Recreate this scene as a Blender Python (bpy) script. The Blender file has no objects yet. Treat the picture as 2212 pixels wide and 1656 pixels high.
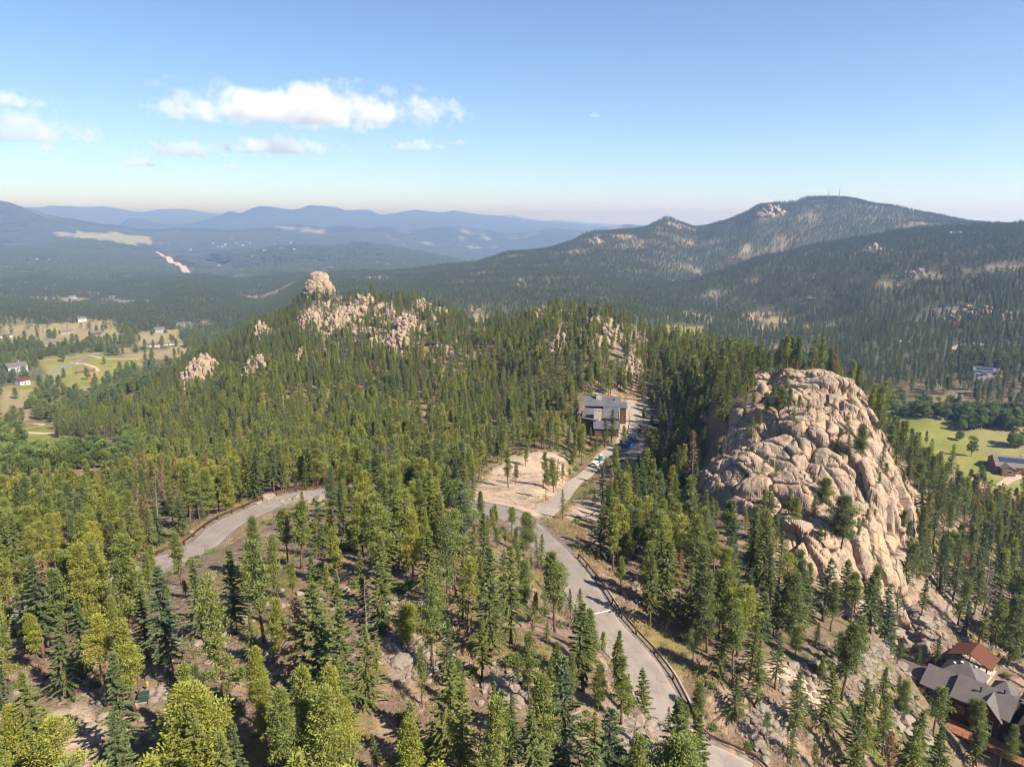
import bpy, bmesh, math, random
import numpy as np
from mathutils import Vector, Matrix, Euler

scene = bpy.context.scene
COL = scene.collection
RS = np.random.RandomState
rad = math.radians

# ------------------------------------------------------------------ helpers
def link(o, parent=None):
    COL.objects.link(o)
    if parent is not None:
        o.parent = parent
    return o

def tag(o, label=None, cat=None, group=None, kind=None):
    if label: o['label'] = label
    if cat: o['category'] = cat
    if group: o['group'] = group
    if kind: o['kind'] = kind
    return o

def empty(name, loc, rz=0.0, label=None, cat=None, group=None):
    o = bpy.data.objects.new(name, None)
    o.empty_display_size = 0.5
    o.location = loc
    o.rotation_euler = (0, 0, rz)
    link(o)
    return tag(o, label, cat, group)

def mesh_np(name, V, polys, mats=(), fmat=None, smooth=False, attrs=None):
    """V (n,3); polys: list of int arrays (m,k)."""
    me = bpy.data.meshes.new(name)
    V = np.asarray(V, dtype=np.float32)
    if not isinstance(polys, (list, tuple)):
        polys = [polys]
    polys = [np.asarray(p, dtype=np.int32) for p in polys if len(p)]
    loops = np.concatenate([p.ravel() for p in polys])
    tot = np.concatenate([np.full(len(p), p.shape[1], dtype=np.int32) for p in polys])
    start = np.concatenate([[0], np.cumsum(tot)[:-1]]).astype(np.int32)
    me.vertices.add(len(V)); me.vertices.foreach_set('co', V.ravel())
    me.loops.add(len(loops)); me.loops.foreach_set('vertex_index', loops)
    me.polygons.add(len(tot)); me.polygons.foreach_set('loop_start', start)
    me.polygons.foreach_set('loop_total', tot)
    for m in mats: me.materials.append(m)
    if fmat is not None:
        me.polygons.foreach_set('material_index', np.asarray(fmat, dtype=np.int32))
    me.polygons.foreach_set('use_smooth', np.full(len(tot), bool(smooth)))
    if attrs:
        for an, (dom, vals) in attrs.items():
            vals = np.asarray(vals, dtype=np.float32)
            if vals.ndim == 1:
                a = me.attributes.new(an, 'FLOAT', dom); a.data.foreach_set('value', vals)
            else:
                a = me.attributes.new(an, 'FLOAT_COLOR', dom)
                if vals.shape[1] == 3:
                    vals = np.concatenate([vals, np.ones((len(vals), 1), np.float32)], 1)
                a.data.foreach_set('color', vals.ravel())
    me.update(calc_edges=True)
    me.validate()
    return me

def obj(name, me, parent=None, loc=None, rz=None):
    o = bpy.data.objects.new(name, me)
    if loc is not None: o.location = loc
    if rz is not None: o.rotation_euler = (0, 0, rz)
    return link(o, parent)

class MB:
    """collects small shapes into one mesh"""
    def __init__(s): s.v = []; s.f3 = []; s.f4 = []; s.n = 0; s.fn = []
    def add(s, V, F):
        V = np.asarray(V, float).reshape(-1, 3)
        for f in F:
            f = [i + s.n for i in f]
            s.fn.append(f)
        s.v.append(V); s.n += len(V)
    def box(s, c, d, rz=0, taper=1.0, rx=0, ry=0):
        x, y, z = [k / 2 for k in d]; t = taper
        P = np.array([(-x,-y,-z),(x,-y,-z),(x,y,-z),(-x,y,-z),(-x*t,-y*t,z),(x*t,-y*t,z),(x*t,y*t,z),(-x*t,y*t,z)])
        M = np.array(Euler((rx, ry, rz)).to_matrix())
        s.add(P @ M.T + np.array(c), [(3,2,1,0),(4,5,6,7),(0,1,5,4),(1,2,6,5),(2,3,7,6),(3,0,4,7)])
    def tube(s, pts, radii, n=8, cap=True):
        pts = np.asarray(pts, float); k = len(pts)
        if np.isscalar(radii): radii = [radii] * k
        rings = []
        for i in range(k):
            d = pts[min(i+1, k-1)] - pts[max(i-1, 0)]
            d = d / (np.linalg.norm(d) + 1e-9)
            a = np.cross(d, (0, 0, 1.0)) if abs(d[2]) < 0.95 else np.cross(d, (1.0, 0, 0))
            a /= np.linalg.norm(a); b = np.cross(d, a)
            th = np.arange(n) * 2 * math.pi / n
            rings.append(pts[i] + radii[i] * (np.cos(th)[:, None] * a + np.sin(th)[:, None] * b))
        F = []
        for i in range(k - 1):
            for j in range(n):
                F.append((i*n+j, i*n+(j+1) % n, (i+1)*n+(j+1) % n, (i+1)*n+j))
        if cap:
            F.append(tuple(range(n))[::-1]); F.append(tuple((k-1)*n + j for j in range(n)))
        s.add(np.concatenate(rings), F)
    def prism(s, poly, z0, z1):
        n = len(poly)
        P = [(x, y, z0) for x, y in poly] + [(x, y, z1) for x, y in poly]
        s.add(P, [tuple(range(n))[::-1], tuple(range(n, 2*n))] + [(i, (i+1) % n, n+(i+1) % n, n+i) for i in range(n)])
    def slab(s, top, th):
        """closed slab below a polygon of 3-D points"""
        n = len(top); top = np.asarray(top, float)
        P = np.concatenate([top, top - np.array((0, 0, th))])
        s.add(P, [tuple(range(n)), tuple(range(n, 2*n))[::-1]] + [(i, n+i, n+(i+1) % n, (i+1) % n) for i in range(n)])
    def build(s, name, mat, parent=None, smooth=False, bevel=0.0):
        me = bpy.data.meshes.new(name)
        me.from_pydata(np.concatenate(s.v).tolist(), [], s.fn)
        bm = bmesh.new(); bm.from_mesh(me)
        bmesh.ops.recalc_face_normals(bm, faces=bm.faces)
        if bevel > 0:
            bmesh.ops.bevel(bm, geom=[e for e in bm.edges], offset=bevel, segments=2, affect='EDGES', profile=0.6, clamp_overlap=True)
        bm.to_mesh(me); bm.free()
        if mat is not None: me.materials.append(mat)
        if smooth: me.polygons.foreach_set('use_smooth', np.ones(len(me.polygons), bool))
        return obj(name, me, parent)

def smooth01(x, a, b):
    t = np.clip((x - a) / (b - a), 0, 1)
    return t * t * (3 - 2 * t)

# ---------------------------------------------------------------- noise
def _hash(ix, iy, iz, seed):
    h = (ix.astype(np.int64) * 374761393 + iy.astype(np.int64) * 668265263 + iz.astype(np.int64) * 2147483647 + seed * 144665) & 0xffffffff
    h = ((h ^ (h >> 13)) * 1274126177) & 0xffffffff
    h = ((h ^ (h >> 16)) * 2246822519) & 0xffffffff
    return (h ^ (h >> 15)) & 0xffffffff

def perlin2(x, y, seed=0):
    x = np.asarray(x, float); y = np.asarray(y, float)
    x0 = np.floor(x); y0 = np.floor(y); fx = x - x0; fy = y - y0
    u = fx*fx*fx*(fx*(fx*6-15)+10); v = fy*fy*fy*(fy*(fy*6-15)+10)
    z = np.zeros_like(x0)
    def g(dx, dy):
        a = _hash(x0+dx, y0+dy, z, seed) * (2*math.pi/4294967296.0)
        return np.cos(a)*(fx-dx) + np.sin(a)*(fy-dy)
    return 1.4 * ((g(0,0)*(1-u)+g(1,0)*u)*(1-v) + (g(0,1)*(1-u)+g(1,1)*u)*v)

def fbm2(x, y, oct=4, seed=0, gain=0.5):
    s = 0; a = 1.0; t = 0
    for i in range(oct):
        s = s + a * perlin2(x * 2**i + 17.3*i, y * 2**i - 9.1*i, seed + i); t += a; a *= gain
    return s / t

def vnoise3(p, seed=0):
    p = np.asarray(p, float)
    i0 = np.floor(p); f = p - i0; w = f*f*(3-2*f)
    r = 0
    for dx in (0, 1):
        for dy in (0, 1):
            for dz in (0, 1):
                h = _hash(i0[:,0]+dx, i0[:,1]+dy, i0[:,2]+dz, seed) / 2147483648.0 - 1.0
                r = r + h * (w[:,0] if dx else 1-w[:,0]) * (w[:,1] if dy else 1-w[:,1]) * (w[:,2] if dz else 1-w[:,2])
    return r

def voronoi2(x, y, seed=0, jit=0.9):
    """returns (edge distance approx, cell hash 0..1, second cell hash)"""
    x0 = np.floor(x); y0 = np.floor(y)
    F1 = np.full(x.shape, 1e9); F2 = np.full(x.shape, 1e9); cid = np.zeros(x.shape); z = np.zeros(x.shape)
    px = np.zeros(x.shape); py = np.zeros(x.shape); qx = np.zeros(x.shape); qy = np.zeros(x.shape)
    for dx in (-1, 0, 1):
        for dy in (-1, 0, 1):
            h1 = _hash(x0+dx, y0+dy, z, seed) / 4294967296.0
            h2 = _hash(x0+dx, y0+dy, z, seed + 77) / 4294967296.0
            cx = x0+dx+0.5+(h1-0.5)*jit; cy = y0+dy+0.5+(h2-0.5)*jit
            d = (cx-x)**2+(cy-y)**2
            near = d < F1
            F2 = np.where(near, F1, np.minimum(F2, d))
            qx = np.where(near, px, np.where(d <= F2, cx, qx)); qy = np.where(near, py, np.where(d <= F2, cy, qy))
            cid = np.where(near, (h1*7.13+h2*3.7) % 1.0, cid)
            px = np.where(near, cx, px); py = np.where(near, cy, py)
            F1 = np.where(near, d, F1)
    f1 = np.sqrt(F1); f2 = np.sqrt(F2)
    return (f2 - f1), cid, x - px, y - py

def voronoi3(q, seed=0, jit=0.9):
    i0 = np.floor(q); n = len(q)
    F1 = np.full(n, 1e9); F2 = np.full(n, 1e9); cid = np.zeros(n); off = np.zeros((n, 3))
    for dx in (-1, 0, 1):
        for dy in (-1, 0, 1):
            for dz in (-1, 0, 1):
                a, b, c = i0[:, 0]+dx, i0[:, 1]+dy, i0[:, 2]+dz
                h = [_hash(a, b, c, seed + k) / 4294967296.0 for k in (0, 77, 154)]
                p = np.column_stack([a+.5+(h[0]-.5)*jit, b+.5+(h[1]-.5)*jit, c+.5+(h[2]-.5)*jit])
                e = q - p; d = (e*e).sum(1); nr = d < F1
                F2 = np.where(nr, F1, np.minimum(F2, d)); F1 = np.where(nr, d, F1)
                cid = np.where(nr, (h[0]*7.13+h[1]*3.7+h[2]*5.3) % 1.0, cid); off = np.where(nr[:, None], e, off)
    return np.sqrt(F2)-np.sqrt(F1), cid, off

# ---------------------------------------------------------------- camera
CZ = 200.0
PITCH = rad(12.8)
FPX = 711.1                      # focal length in pixels of a 1024 wide frame
SC = 1024.0 / 2212.0             # the photograph was measured on a 2212 wide view
cam_d = bpy.data.cameras.new('camera'); cam = link(bpy.data.objects.new('camera', cam_d))
cam_d.sensor_width = 36.0; cam_d.lens = 36.0 * FPX / 1024.0
cam_d.clip_start = 1.0; cam_d.clip_end = 120000.0
cam.location = (0, 0, CZ); cam.rotation_euler = (math.pi/2 - PITCH, 0, 0)
scene.camera = cam
cP, sP = math.cos(PITCH), math.sin(PITCH)

def pix_dir(dx, dy):
    u = (np.asarray(dx, float) - 1106) * SC / FPX; v = (828 - np.asarray(dy, float)) * SC / FPX
    Y = cP + v * sP; Z = -sP + v * cP
    return np.arctan2(u, Y), Z / np.hypot(u, Y)       # azimuth, tan(elevation)

def project(x, y, z):
    """world -> measured pixel"""
    zz = z - CZ
    d = y * cP - zz * sP
    u = x / d; v = (y * sP + zz * cP) / d
    return 1106 + u * FPX / SC, 828 - v * FPX / SC

# ---------------------------------------------------------------- terrain knots
# each knot: list of (mode, dx, dy, value);  'z' = drop below camera, 'r' = distance, 'h' = hidden (dx, z, r)
def Zk(*a): return [('z',) + t for t in a]
def Rk(*a): return [('r',) + t for t in a]
def Hk(*a): return [('h',) + t for t in a]
KN = [
 Hk((-900,-50,22),(0,-50,22),(1106,-50,22),(1600,-56,22),(1900,-64,22),(2800,-80,22)),
 Zk((-500,1656,-49),(0,1656,-49),(400,1656,-49),(800,1656,-50),(1200,1656,-51),(1380,1656,-53.5),(1480,1656,-59),(1570,1656,-67.5),(1660,1656,-69.5),(1750,1656,-72),(1900,1656,-79),(2050,1656,-90),(2212,1656,-96),(2700,1656,-104)),
 Zk((-500,1450,-52),(0,1450,-51),(400,1450,-49),(800,1450,-49),(1100,1450,-50),(1270,1450,-52.5),(1350,1450,-58),(1405,1450,-62.3),(1480,1450,-63.5),(1650,1450,-66),(1800,1450,-70),(1950,1450,-80),(2080,1470,-89),(2212,1470,-92),(2700,1470,-100)),
 Zk((-500,1290,-61),(0,1290,-60),(150,1285,-60),(300,1280,-57),(500,1280,-52),(800,1280,-51),(1080,1280,-53.5),(1190,1280,-58.5),(1280,1280,-61.5),(1420,1280,-63.5),(1550,1280,-66.5),(1700,1280,-69.5),(1850,1290,-74),(2000,1310,-83),(2212,1330,-95),(2700,1340,-104)),
 Zk((-500,1130,-74),(0,1130,-72),(200,1130,-69),(400,1130,-64),(600,1110,-61),(800,1110,-59),(1000,1110,-60.5),(1150,1120,-63),(1300,1120,-67.5),(1450,1120,-73),(1495,1105,-71),(1545,1115,-67),(1600,1120,-65),(1750,1120,-62),(1880,1130,-64),(1970,1160,-74),(2080,1190,-88),(2212,1210,-100),(2700,1250,-112)),
 Zk((-500,1060,-92),(0,1060,-88),(200,1050,-84),(400,1050,-78),(600,1040,-72),(800,1030,-75),(1000,1020,-78),(1150,1030,-76),(1280,1010,-84),(1400,1010,-80),(1485,1030,-70),(1540,1000,-61.5),(1600,990,-57.5),(1680,995,-55.5),(1750,1000,-54.5),(1880,1030,-57),(1960,1090,-68),(2050,1120,-86),(2212,1150,-105),(2700,1200,-118)),
 Zk((-500,980,-130),(0,980,-128),(200,960,-122),(400,930,-112),(600,900,-98),(800,880,-95),(1000,870,-92),(1250,900,-80),(1400,870,-81),(1470,880,-74),(1518,890,-66),(1560,890,-53),(1610,868,-48.5),(1650,855,-46.5),(1750,860,-44.5),(1860,925,-49.5),(1920,1000,-58),(1980,1045,-74),(2050,1065,-90),(2150,1092,-104),(2212,1112,-110),(2700,1170,-122)),
 Zk((-500,945,-142),(0,940,-142),(150,905,-138),(300,850,-127),(430,790,-110)) + Rk((500,745,640),(560,712,650),(620,688,680),(655,655,690),(690,645,690),(730,655,670),(760,662,650),(850,662,600),(960,680,540),(1000,703,520),(1100,712,495),(1180,692,475),(1250,700,455),(1340,705,440),(1420,745,425),(1500,752,415),(1560,775,400),(1610,790,380),(1642,800,320),(1668,812,245),(1700,804,222),(1760,806,214),(1800,818,208),(1850,850,200),(1888,915,198),(1940,985,215),(2000,1035,245),(2080,1062,275),(2150,1082,300),(2212,1100,315),(2700,1150,340)),
 Hk((-900,-152,660),(0,-152,640),(150,-153,690),(300,-156,760),(430,-162,820),(560,-165,880),(690,-165,900),(850,-165,850),(1000,-160,780),(1200,-155,720),(1400,-150,650),(1600,-150,560),(1760,-150,470),(1900,-150,410),(2050,-150,400),(2212,-150,405),(2900,-150,430)),
 Hk((-900,-158,900),(0,-160,900),(200,-162,900),(430,-170,1000),(690,-175,1150),(1000,-165,1150),(1200,-160,1050),(1400,-158,950),(1600,-153,820),(1760,-151,700),(1900,-149,600),(2050,-147,560),(2212,-147,560),(2900,-147,560)),
 Rk((-500,690,1500),(0,690,1500),(200,690,1450),(430,690,1500),(560,680,1500),(690,650,1500),(850,645,1500),(1000,640,1400),(1200,650,1300),(1400,690,1150),(1600,740,1000),(1760,790,850),(1900,825,700),(2050,845,660),(2212,845,660),(2700,845,660)),
 Rk((-500,640,2600),(0,640,2600),(270,655,2300),(430,640,2100),(560,650,2300),(690,612,2000),(850,617,1900),(1000,605,1800),(1200,600,1700),(1400,645,1480),(1600,670,1350),(1760,700,1150),(1900,720,1000),(2050,720,950),(2212,700,950),(2700,700,950)),
 Rk((-500,600,3600),(0,600,3600),(200,600,3600),(400,600,3400),(560,612,3000),(690,606,2500),(850,604,2100),(1000,592,2000),(1200,580,1950),(1400,632,1620),(1475,621,1700),(1558,595,1750),(1625,568,1800),(1709,546,1850),(1782,533,1900),(1909,511,1950),(2042,499,2000),(2212,493,2050),(2700,486,2100)),
 Rk((-500,580,4200),(0,580,4200),(200,575,4600),(400,580,5000),(560,602,3500),(690,602,2800),(850,600,2350),(1000,585,2200),(1200,562,2200),(1400,602,2000),(1475,625,2050),(1558,603,2200),(1625,588,2300),(1709,573,2350),(1782,563,2400),(1909,548,2450),(2042,538,2450),(2212,533,2450),(2700,523,2450)),
 Rk((-500,560,5000),(0,555,5200),(200,550,5600),(400,560,5600),(560,592,4000),(690,597,3000),(738,595,2800),(838,594,2600),(955,581,2500),(1038,572,2500),(1105,553,2500),(1155,549,2500),(1221,533,2600),(1271,511,2800),(1340,505,2900),(1388,498,3000),(1420,484,3050),(1441,479,3100),(1470,486,3120),(1500,497,3150),(1560,485,3100),(1610,465,3100),(1640,450,3100),(1670,445,3100),(1700,444,3100),(1740,436,3150),(1810,428,3200),(1870,438,3200),(1990,466,3100),(2100,484,3000),(2212,496,2950),(2700,520,2900)),
 Rk((-500,535,6000),(0,540,6000),(200,535,6300),(400,570,6200),(560,578,4500)) + Hk((690,-292,3800),(1000,-270,3500),(1200,-260,3700),(1400,-230,4000),(1600,-150,4300),(1800,-120,4300),(2212,-120,4300),(2900,-150,4300)),
 Rk((-500,560,6900),(0,545,6900),(100,535,6800),(200,522,6900),(280,528,6700),(340,550,6600),(390,574,6500),(430,564,6000),(484,549,5700),(560,543,5500),(634,534,5300),(738,538,5300),(775,532,5300),(871,544,5100),(971,564,5000),(1050,582,5000)) + Hk((1200,-330,5200),(1400,-320,5200),(1800,-200,5200),(2900,-200,5200)),
 Rk((-500,530,7600),(0,536,7600),(100,533,7700),(200,528,8000),(300,534,7800),(390,560,7400),(484,555,7000),(634,542,7000),(775,542,7000),(871,552,7000),(971,567,6800),(1050,577,6600)) + Hk((1200,-400,6800),(1400,-350,6800),(1800,-250,6800),(2900,-250,6800)),
 Rk((-500,480,8600),(0,490,8600),(120,505,8600),(240,505,9000),(330,514,9000),(400,522,8700),(484,515,8700),(634,517,8700),(775,520,8700),(871,532,8700),(1000,547,8700),(1200,548,8700)) + Hk((1400,-380,8700),(1800,-300,8700),(2900,-300,8700)),
 Rk((-500,400,10000),(-100,420,10000),(0,440,10200),(60,458,10400),(130,477,10600),(200,488,10800),(260,494,11000),(320,502,11000),(400,500,11000),(484,501,11000),(560,497,11000),(650,492,11000),(700,496,11000),(738,493,11000),(790,499,11000),(831,494,11000),(880,501,11000),(964,494,11000),(1040,501,11000),(1110,510,11000),(1181,498,11200),(1254,504,11200),(1300,497,11200),(1353,489,11200),(1400,494,11200),(1500,500,11200),(2700,505,11000)),
 Rk((-500,500,13500),(0,500,13500),(400,507,13500),(738,503,13500),(1000,508,13500),(1200,512,13500),(1400,510,13500),(2700,515,13500)),
 Rk((-500,497,17000),(0,495,17000),(100,498,17000),(250,492,17000),(283,477,17000),(330,486,17000),(380,490,17000),(410,487,17000),(470,471,17000),(497,462,17000),(520,466,17000),(545,456,17000),(575,449,17000),(600,450,17000),(640,456,17000),(680,449,17000),(720,451,17000),(760,457,17000),(790,456,17000),(830,467,17000),(870,461,17000),(910,457,17000),(960,462,17000),(980,458,17000),(1000,462,17000),(1050,470,17000),(1100,474,17000),(1160,483,17000),(1250,489,17000),(1310,494,17000),(1400,497,17000),(2700,505,17000)),
 Rk((-500,500,20500),(700,490,20500),(1300,500,20500),(2700,508,20500)),
 Rk((-500,455,26000),(0,449,26000),(77,452,26000),(140,447,26000),(200,449,26000),(260,453,26000),(300,459,26000),(350,454,26000),(400,457,26000),(467,465,26000),(600,470,26000),(800,466,26000),(1000,464,26000),(1063,473,26000),(1090,469,26000),(1130,474,26000),(1180,480,26000),(1204,478,26000),(1240,483,26000),(1310,489,26000),(1500,495,26000),(2700,502,26000)),
 Hk((-900,-200,34000),(1106,-200,34000),(2900,-200,34000)),
]
NA, NR = 640, 900
AZ0, AZ1 = rad(-54), rad(54)
AZ = np.linspace(AZ0, AZ1, NA)
LR = np.linspace(math.log(18.0), math.log(33000.0), NR)
RR_ = np.exp(LR)

def pchip_slopes(x, y):
    h = np.diff(x, axis=-1); d = np.diff(y, axis=-1) / h
    m = np.zeros_like(y)
    a, b = d[..., :-1], d[..., 1:]
    w1 = 2*h[..., 1:] + h[..., :-1]; w2 = h[..., 1:] + 2*h[..., :-1]
    ok = a * b > 0
    with np.errstate(divide='ignore', invalid='ignore'):
        hm = (w1 + w2) / (w1 / np.where(ok, a, 1) + w2 / np.where(ok, b, 1))
    m[..., 1:-1] = np.where(ok, hm, 0)
    m[..., 0] = d[..., 0]; m[..., -1] = d[..., -1]
    return m

def hermite(x, y, m, xq):
    i = np.clip(np.searchsorted(x, xq) - 1, 0, len(x) - 2)
    h = x[i+1] - x[i]; t = np.clip((xq - x[i]) / h, 0, 1)
    return (y[i]*(1+2*t)*(1-t)**2 + m[i]*h*t*(1-t)**2 + y[i+1]*t*t*(3-2*t) + m[i+1]*h*t*t*(t-1))

KR = np.zeros((NA, len(KN))); KZ = np.zeros((NA, len(KN)))
for k, kn in enumerate(KN):
    P = []
    for e in kn:
        if e[0] == 'h':
            a, _ = pix_dir(e[1], 560); P.append((a, e[3], e[2]))
        else:
            a, te = pix_dir(e[1], e[2])
            if e[0] == 'z': P.append((a, e[3] / te, e[3]))
            else: P.append((a, e[3], e[3] * te))
    P.sort()
    P = np.array(P, float)
    lr = np.log(P[:, 1])
    te = P[:, 2] / P[:, 1]
    KR[:, k] = hermite(P[:, 0], lr, pchip_slopes(P[:, 0], lr), AZ)
    KZ[:, k] = hermite(P[:, 0], te, pchip_slopes(P[:, 0], te), AZ) * np.exp(KR[:, k])
for k in range(1, len(KN)):
    KR[:, k] = np.maximum(KR[:, k], KR[:, k-1] + 0.012)
TZ = np.zeros((NA, NR))
for i in range(NA):
    m = pchip_slopes(KR[i], KZ[i])
    TZ[i] = hermite(KR[i], KZ[i], m, LR)
TZ = TZ + CZ
GX = np.sin(AZ)[:, None] * RR_[None, :]; GY = np.cos(AZ)[:, None] * RR_[None, :]
for lam, sd, rg in ((12, 1, 0), (30, 2, 0), (80, 3, 1), (190, 4, 1), (450, 5, 1), (1100, 6, 1), (2600, 7, 1)):
    amp = np.minimum(0.045 * lam, (0.0030 if lam < 200 else 0.0042) * RR_) * smooth01(RR_, lam * 2.2, lam * 5.0)
    amp = amp * (1 - smooth01(RR_, lam * 60, lam * 120))
    n = perlin2(GX / lam, GY / lam, sd)
    if rg: n = 0.55 - 1.6 * np.abs(perlin2(GX / lam + 0.35 * n, GY / lam, sd + 40))
    TZ += amp[None, :] * n

def ground(x, y):
    x = np.asarray(x, float); y = np.asarray(y, float)
    a = (np.arctan2(x, y) - AZ0) / (AZ1 - AZ0) * (NA - 1)
    b = (np.log(np.maximum(np.hypot(x, y), 1e-3)) - LR[0]) / (LR[-1] - LR[0]) * (NR - 1)
    a = np.clip(a, 0, NA - 1.001); b = np.clip(b, 0, NR - 1.001)
    i = a.astype(int); j = b.astype(int); fa = a - i; fb = b - j
    return (TZ[i, j]*(1-fa)*(1-fb) + TZ[i+1, j]*fa*(1-fb) + TZ[i, j+1]*(1-fa)*fb + TZ[i+1, j+1]*fa*fb)

def at(dx, dy, rmin=20.0, rmax=30000.0):
    """measured pixel -> point on the terrain"""
    a, te = pix_dir(dx, dy)
    a = float(a); te = float(te)
    fa = min(max((a - AZ0) / (AZ1 - AZ0) * (NA - 1), 0), NA - 1.001); i = int(fa); f = fa - i
    prof = (TZ[i]*(1-f) + TZ[i+1]*f - CZ) / RR_
    ok = np.where((prof >= te) & (RR_ >= rmin) & (RR_ < rmax))[0]
    if len(ok) == 0: r = rmax
    else:
        j = ok[0]
        if j == 0 or RR_[j-1] < rmin: r = RR_[j]
        else:
            p0, p1 = prof[j-1], prof[j]
            t = (te - p0) / (p1 - p0 + 1e-12); t = min(max(t, 0), 1)
            r = math.exp(LR[j-1]*(1-t) + LR[j]*t)
    x, y = math.sin(a) * r, math.cos(a) * r
    return x, y, float(ground(x, y))

def in_poly(px, py, poly):
    px = np.asarray(px, float); py = np.asarray(py, float)
    r = np.zeros(px.shape, bool); n = len(poly)
    for i in range(n):
        x0, y0 = poly[i]; x1, y1 = poly[(i+1) % n]
        c = ((y0 > py) != (y1 > py)) & (px < (x1-x0) * (py-y0) / ((y1-y0) if y1 != y0 else 1e-9) + x0)
        r ^= c
    return r

def line_dist(x, y, pts):
    """distance to a polyline, index of the nearest point along it (float)"""
    x = np.asarray(x, float); y = np.asarray(y, float)
    D = np.full(x.shape, 1e9); S = np.zeros(x.shape)
    for i in range(len(pts) - 1):
        ax, ay = pts[i][:2]; bx, by = pts[i+1][:2]
        dx, dy = bx-ax, by-ay; L2 = dx*dx+dy*dy + 1e-9
        t = np.clip(((x-ax)*dx + (y-ay)*dy) / L2, 0, 1)
        d = np.hypot(x-ax-t*dx, y-ay-t*dy)
        S = np.where(d < D, i + t, S); D = np.minimum(D, d)
    return D, S

def catmull(P, step):
    P = [np.array(p, float) for p in P]
    P = [2*P[0]-P[1]] + P + [2*P[-1]-P[-2]]
    out = []
    for i in range(1, len(P) - 2):
        n = max(2, int(np.linalg.norm(P[i+1]-P[i]) / step))
        for k in range(n):
            t = k / n
            out.append(0.5*((2*P[i]) + (-P[i-1]+P[i+1])*t + (2*P[i-1]-5*P[i]+4*P[i+1]-P[i+2])*t*t + (-P[i-1]+3*P[i]-3*P[i+1]+P[i+2])*t**3))
    out.append(P[-2])
    return np.array(out)
# ---------------------------------------------------------------- roads (found on the terrain, then cut into it)
def path_on_ground(pix, step=2.0, sm=9, rmin=20, rmax=30000):
    P = catmull([at(px, py, rmin, rmax)[:2] for px, py in pix], step)
    z = ground(P[:, 0], P[:, 1])
    k = np.ones(2*sm+1) / (2*sm+1)
    z = np.convolve(np.pad(z, sm, mode='edge'), k, 'valid')
    return np.column_stack([P, z])

ROAD = path_on_ground([(1930,1980),(1755,1805),(1612,1656),(1475,1523),(1390,1424),(1300,1320),(1245,1255),(1202,1200),(1158,1152),(1120,1122),(1080,1103),(1026,1090),(950,1081),(860,1075),(760,1071),(670,1074),(600,1086),(545,1107),(490,1135),(425,1172),(345,1213),(250,1262),(150,1296),(20,1318),(-150,1330),(-400,1340)], 2.0, 14)
DRIVE = path_on_ground([(1165,1118),(1195,1090),(1232,1052),(1262,1030),(1285,1008),(1300,985),(1330,965),(1362,945),(1372,915),(1368,885),(1362,862)], 2.0, 6)
HOUSE = at(1301, 943); HX, HY = HOUSE[0], HOUSE[1]
HOUSE2 = at(2100, 1550); H2X, H2Y = HOUSE2[0], HOUSE2[1]
VROADS = [  # valley roads: pixels, width, kind (0 asphalt, 1 pale gravel)
 ([(108,820),(112,805),(135,795),(168,780),(198,767),(213,762)], 8.5, 0),
 ([(193,768),(215,773),(245,775),(300,776)], 4.5, 1),
 ([(152,783),(185,787),(205,795),(214,803)], 4.5, 1),
 ([(-40,728),(15,728),(45,722),(75,717)], 6, 0),
 ([(43,918),(85,916),(120,913)], 4.5, 1),
 ([(38,936),(75,936),(122,935)], 4.5, 1),
 ([(407,594),(398,582),(384,570),(366,560),(352,553),(340,547)], 40, 1),
 ([(378,618),(410,622),(445,623),(480,626)], 30, 1),
 ([(2060,755),(2075,745),(2100,742),(2130,745)], 7, 1),
 ([(2160,1050),(2190,1032),(2240,1026)], 5, 1),
]
VP = [path_on_ground(p, 6.0, 3) for p, w, k in VROADS]
near = RR_ < 420
jn = int(near.sum())
def carve(path, half, soft, sink=0.08):
    Dm, S = line_dist(GX[:, :jn], GY[:, :jn], path)
    i = np.clip(S.astype(int), 0, len(path)-2); f = S - i
    pz = path[i, 2]*(1-f) + path[i+1, 2]*f - sink
    w = 1 - smooth01(Dm, half, half + soft)
    TZ[:, :jn] = TZ[:, :jn]*(1-w) + pz*w
    return Dm
ROAD_W, DRIVE_W = 5.7, 4.6
_c = at(1125, 1045); _m = (np.hypot(GX - _c[0], GY - _c[1]) < 36)
_A = np.column_stack([GX[_m], GY[_m], np.ones(_m.sum())]); _k = np.linalg.lstsq(_A, TZ[_m], rcond=None)[0]
_w = 1 - smooth01(np.hypot(GX - _c[0], GY - _c[1]), 22, 38); TZ = TZ*(1-_w) + _w*(GX*_k[0] + GY*_k[1] + _k[2])
carve(DRIVE, DRIVE_W/2 + 0.8, 5.0)
carve(ROAD, ROAD_W/2 + 1.8, 5.0)
def pad(x, y, rx, ry, rz, z, soft=7.0):
    X = GX - x; Y = GY - y; c, s = math.cos(-rz), math.sin(-rz)
    u = X*c - Y*s; v = X*s + Y*c
    d = np.hypot(np.maximum(np.abs(u) - rx, 0), np.maximum(np.abs(v) - ry, 0))
    w = 1 - smooth01(d, 0, soft)
    TZ[:] = TZ*(1-w) + z*w
pad(HX, HY + 12, 10, 14, 0.0, HOUSE[2])
pad(H2X, H2Y + 3, 14, 7, -0.85, HOUSE2[2], 6)

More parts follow.
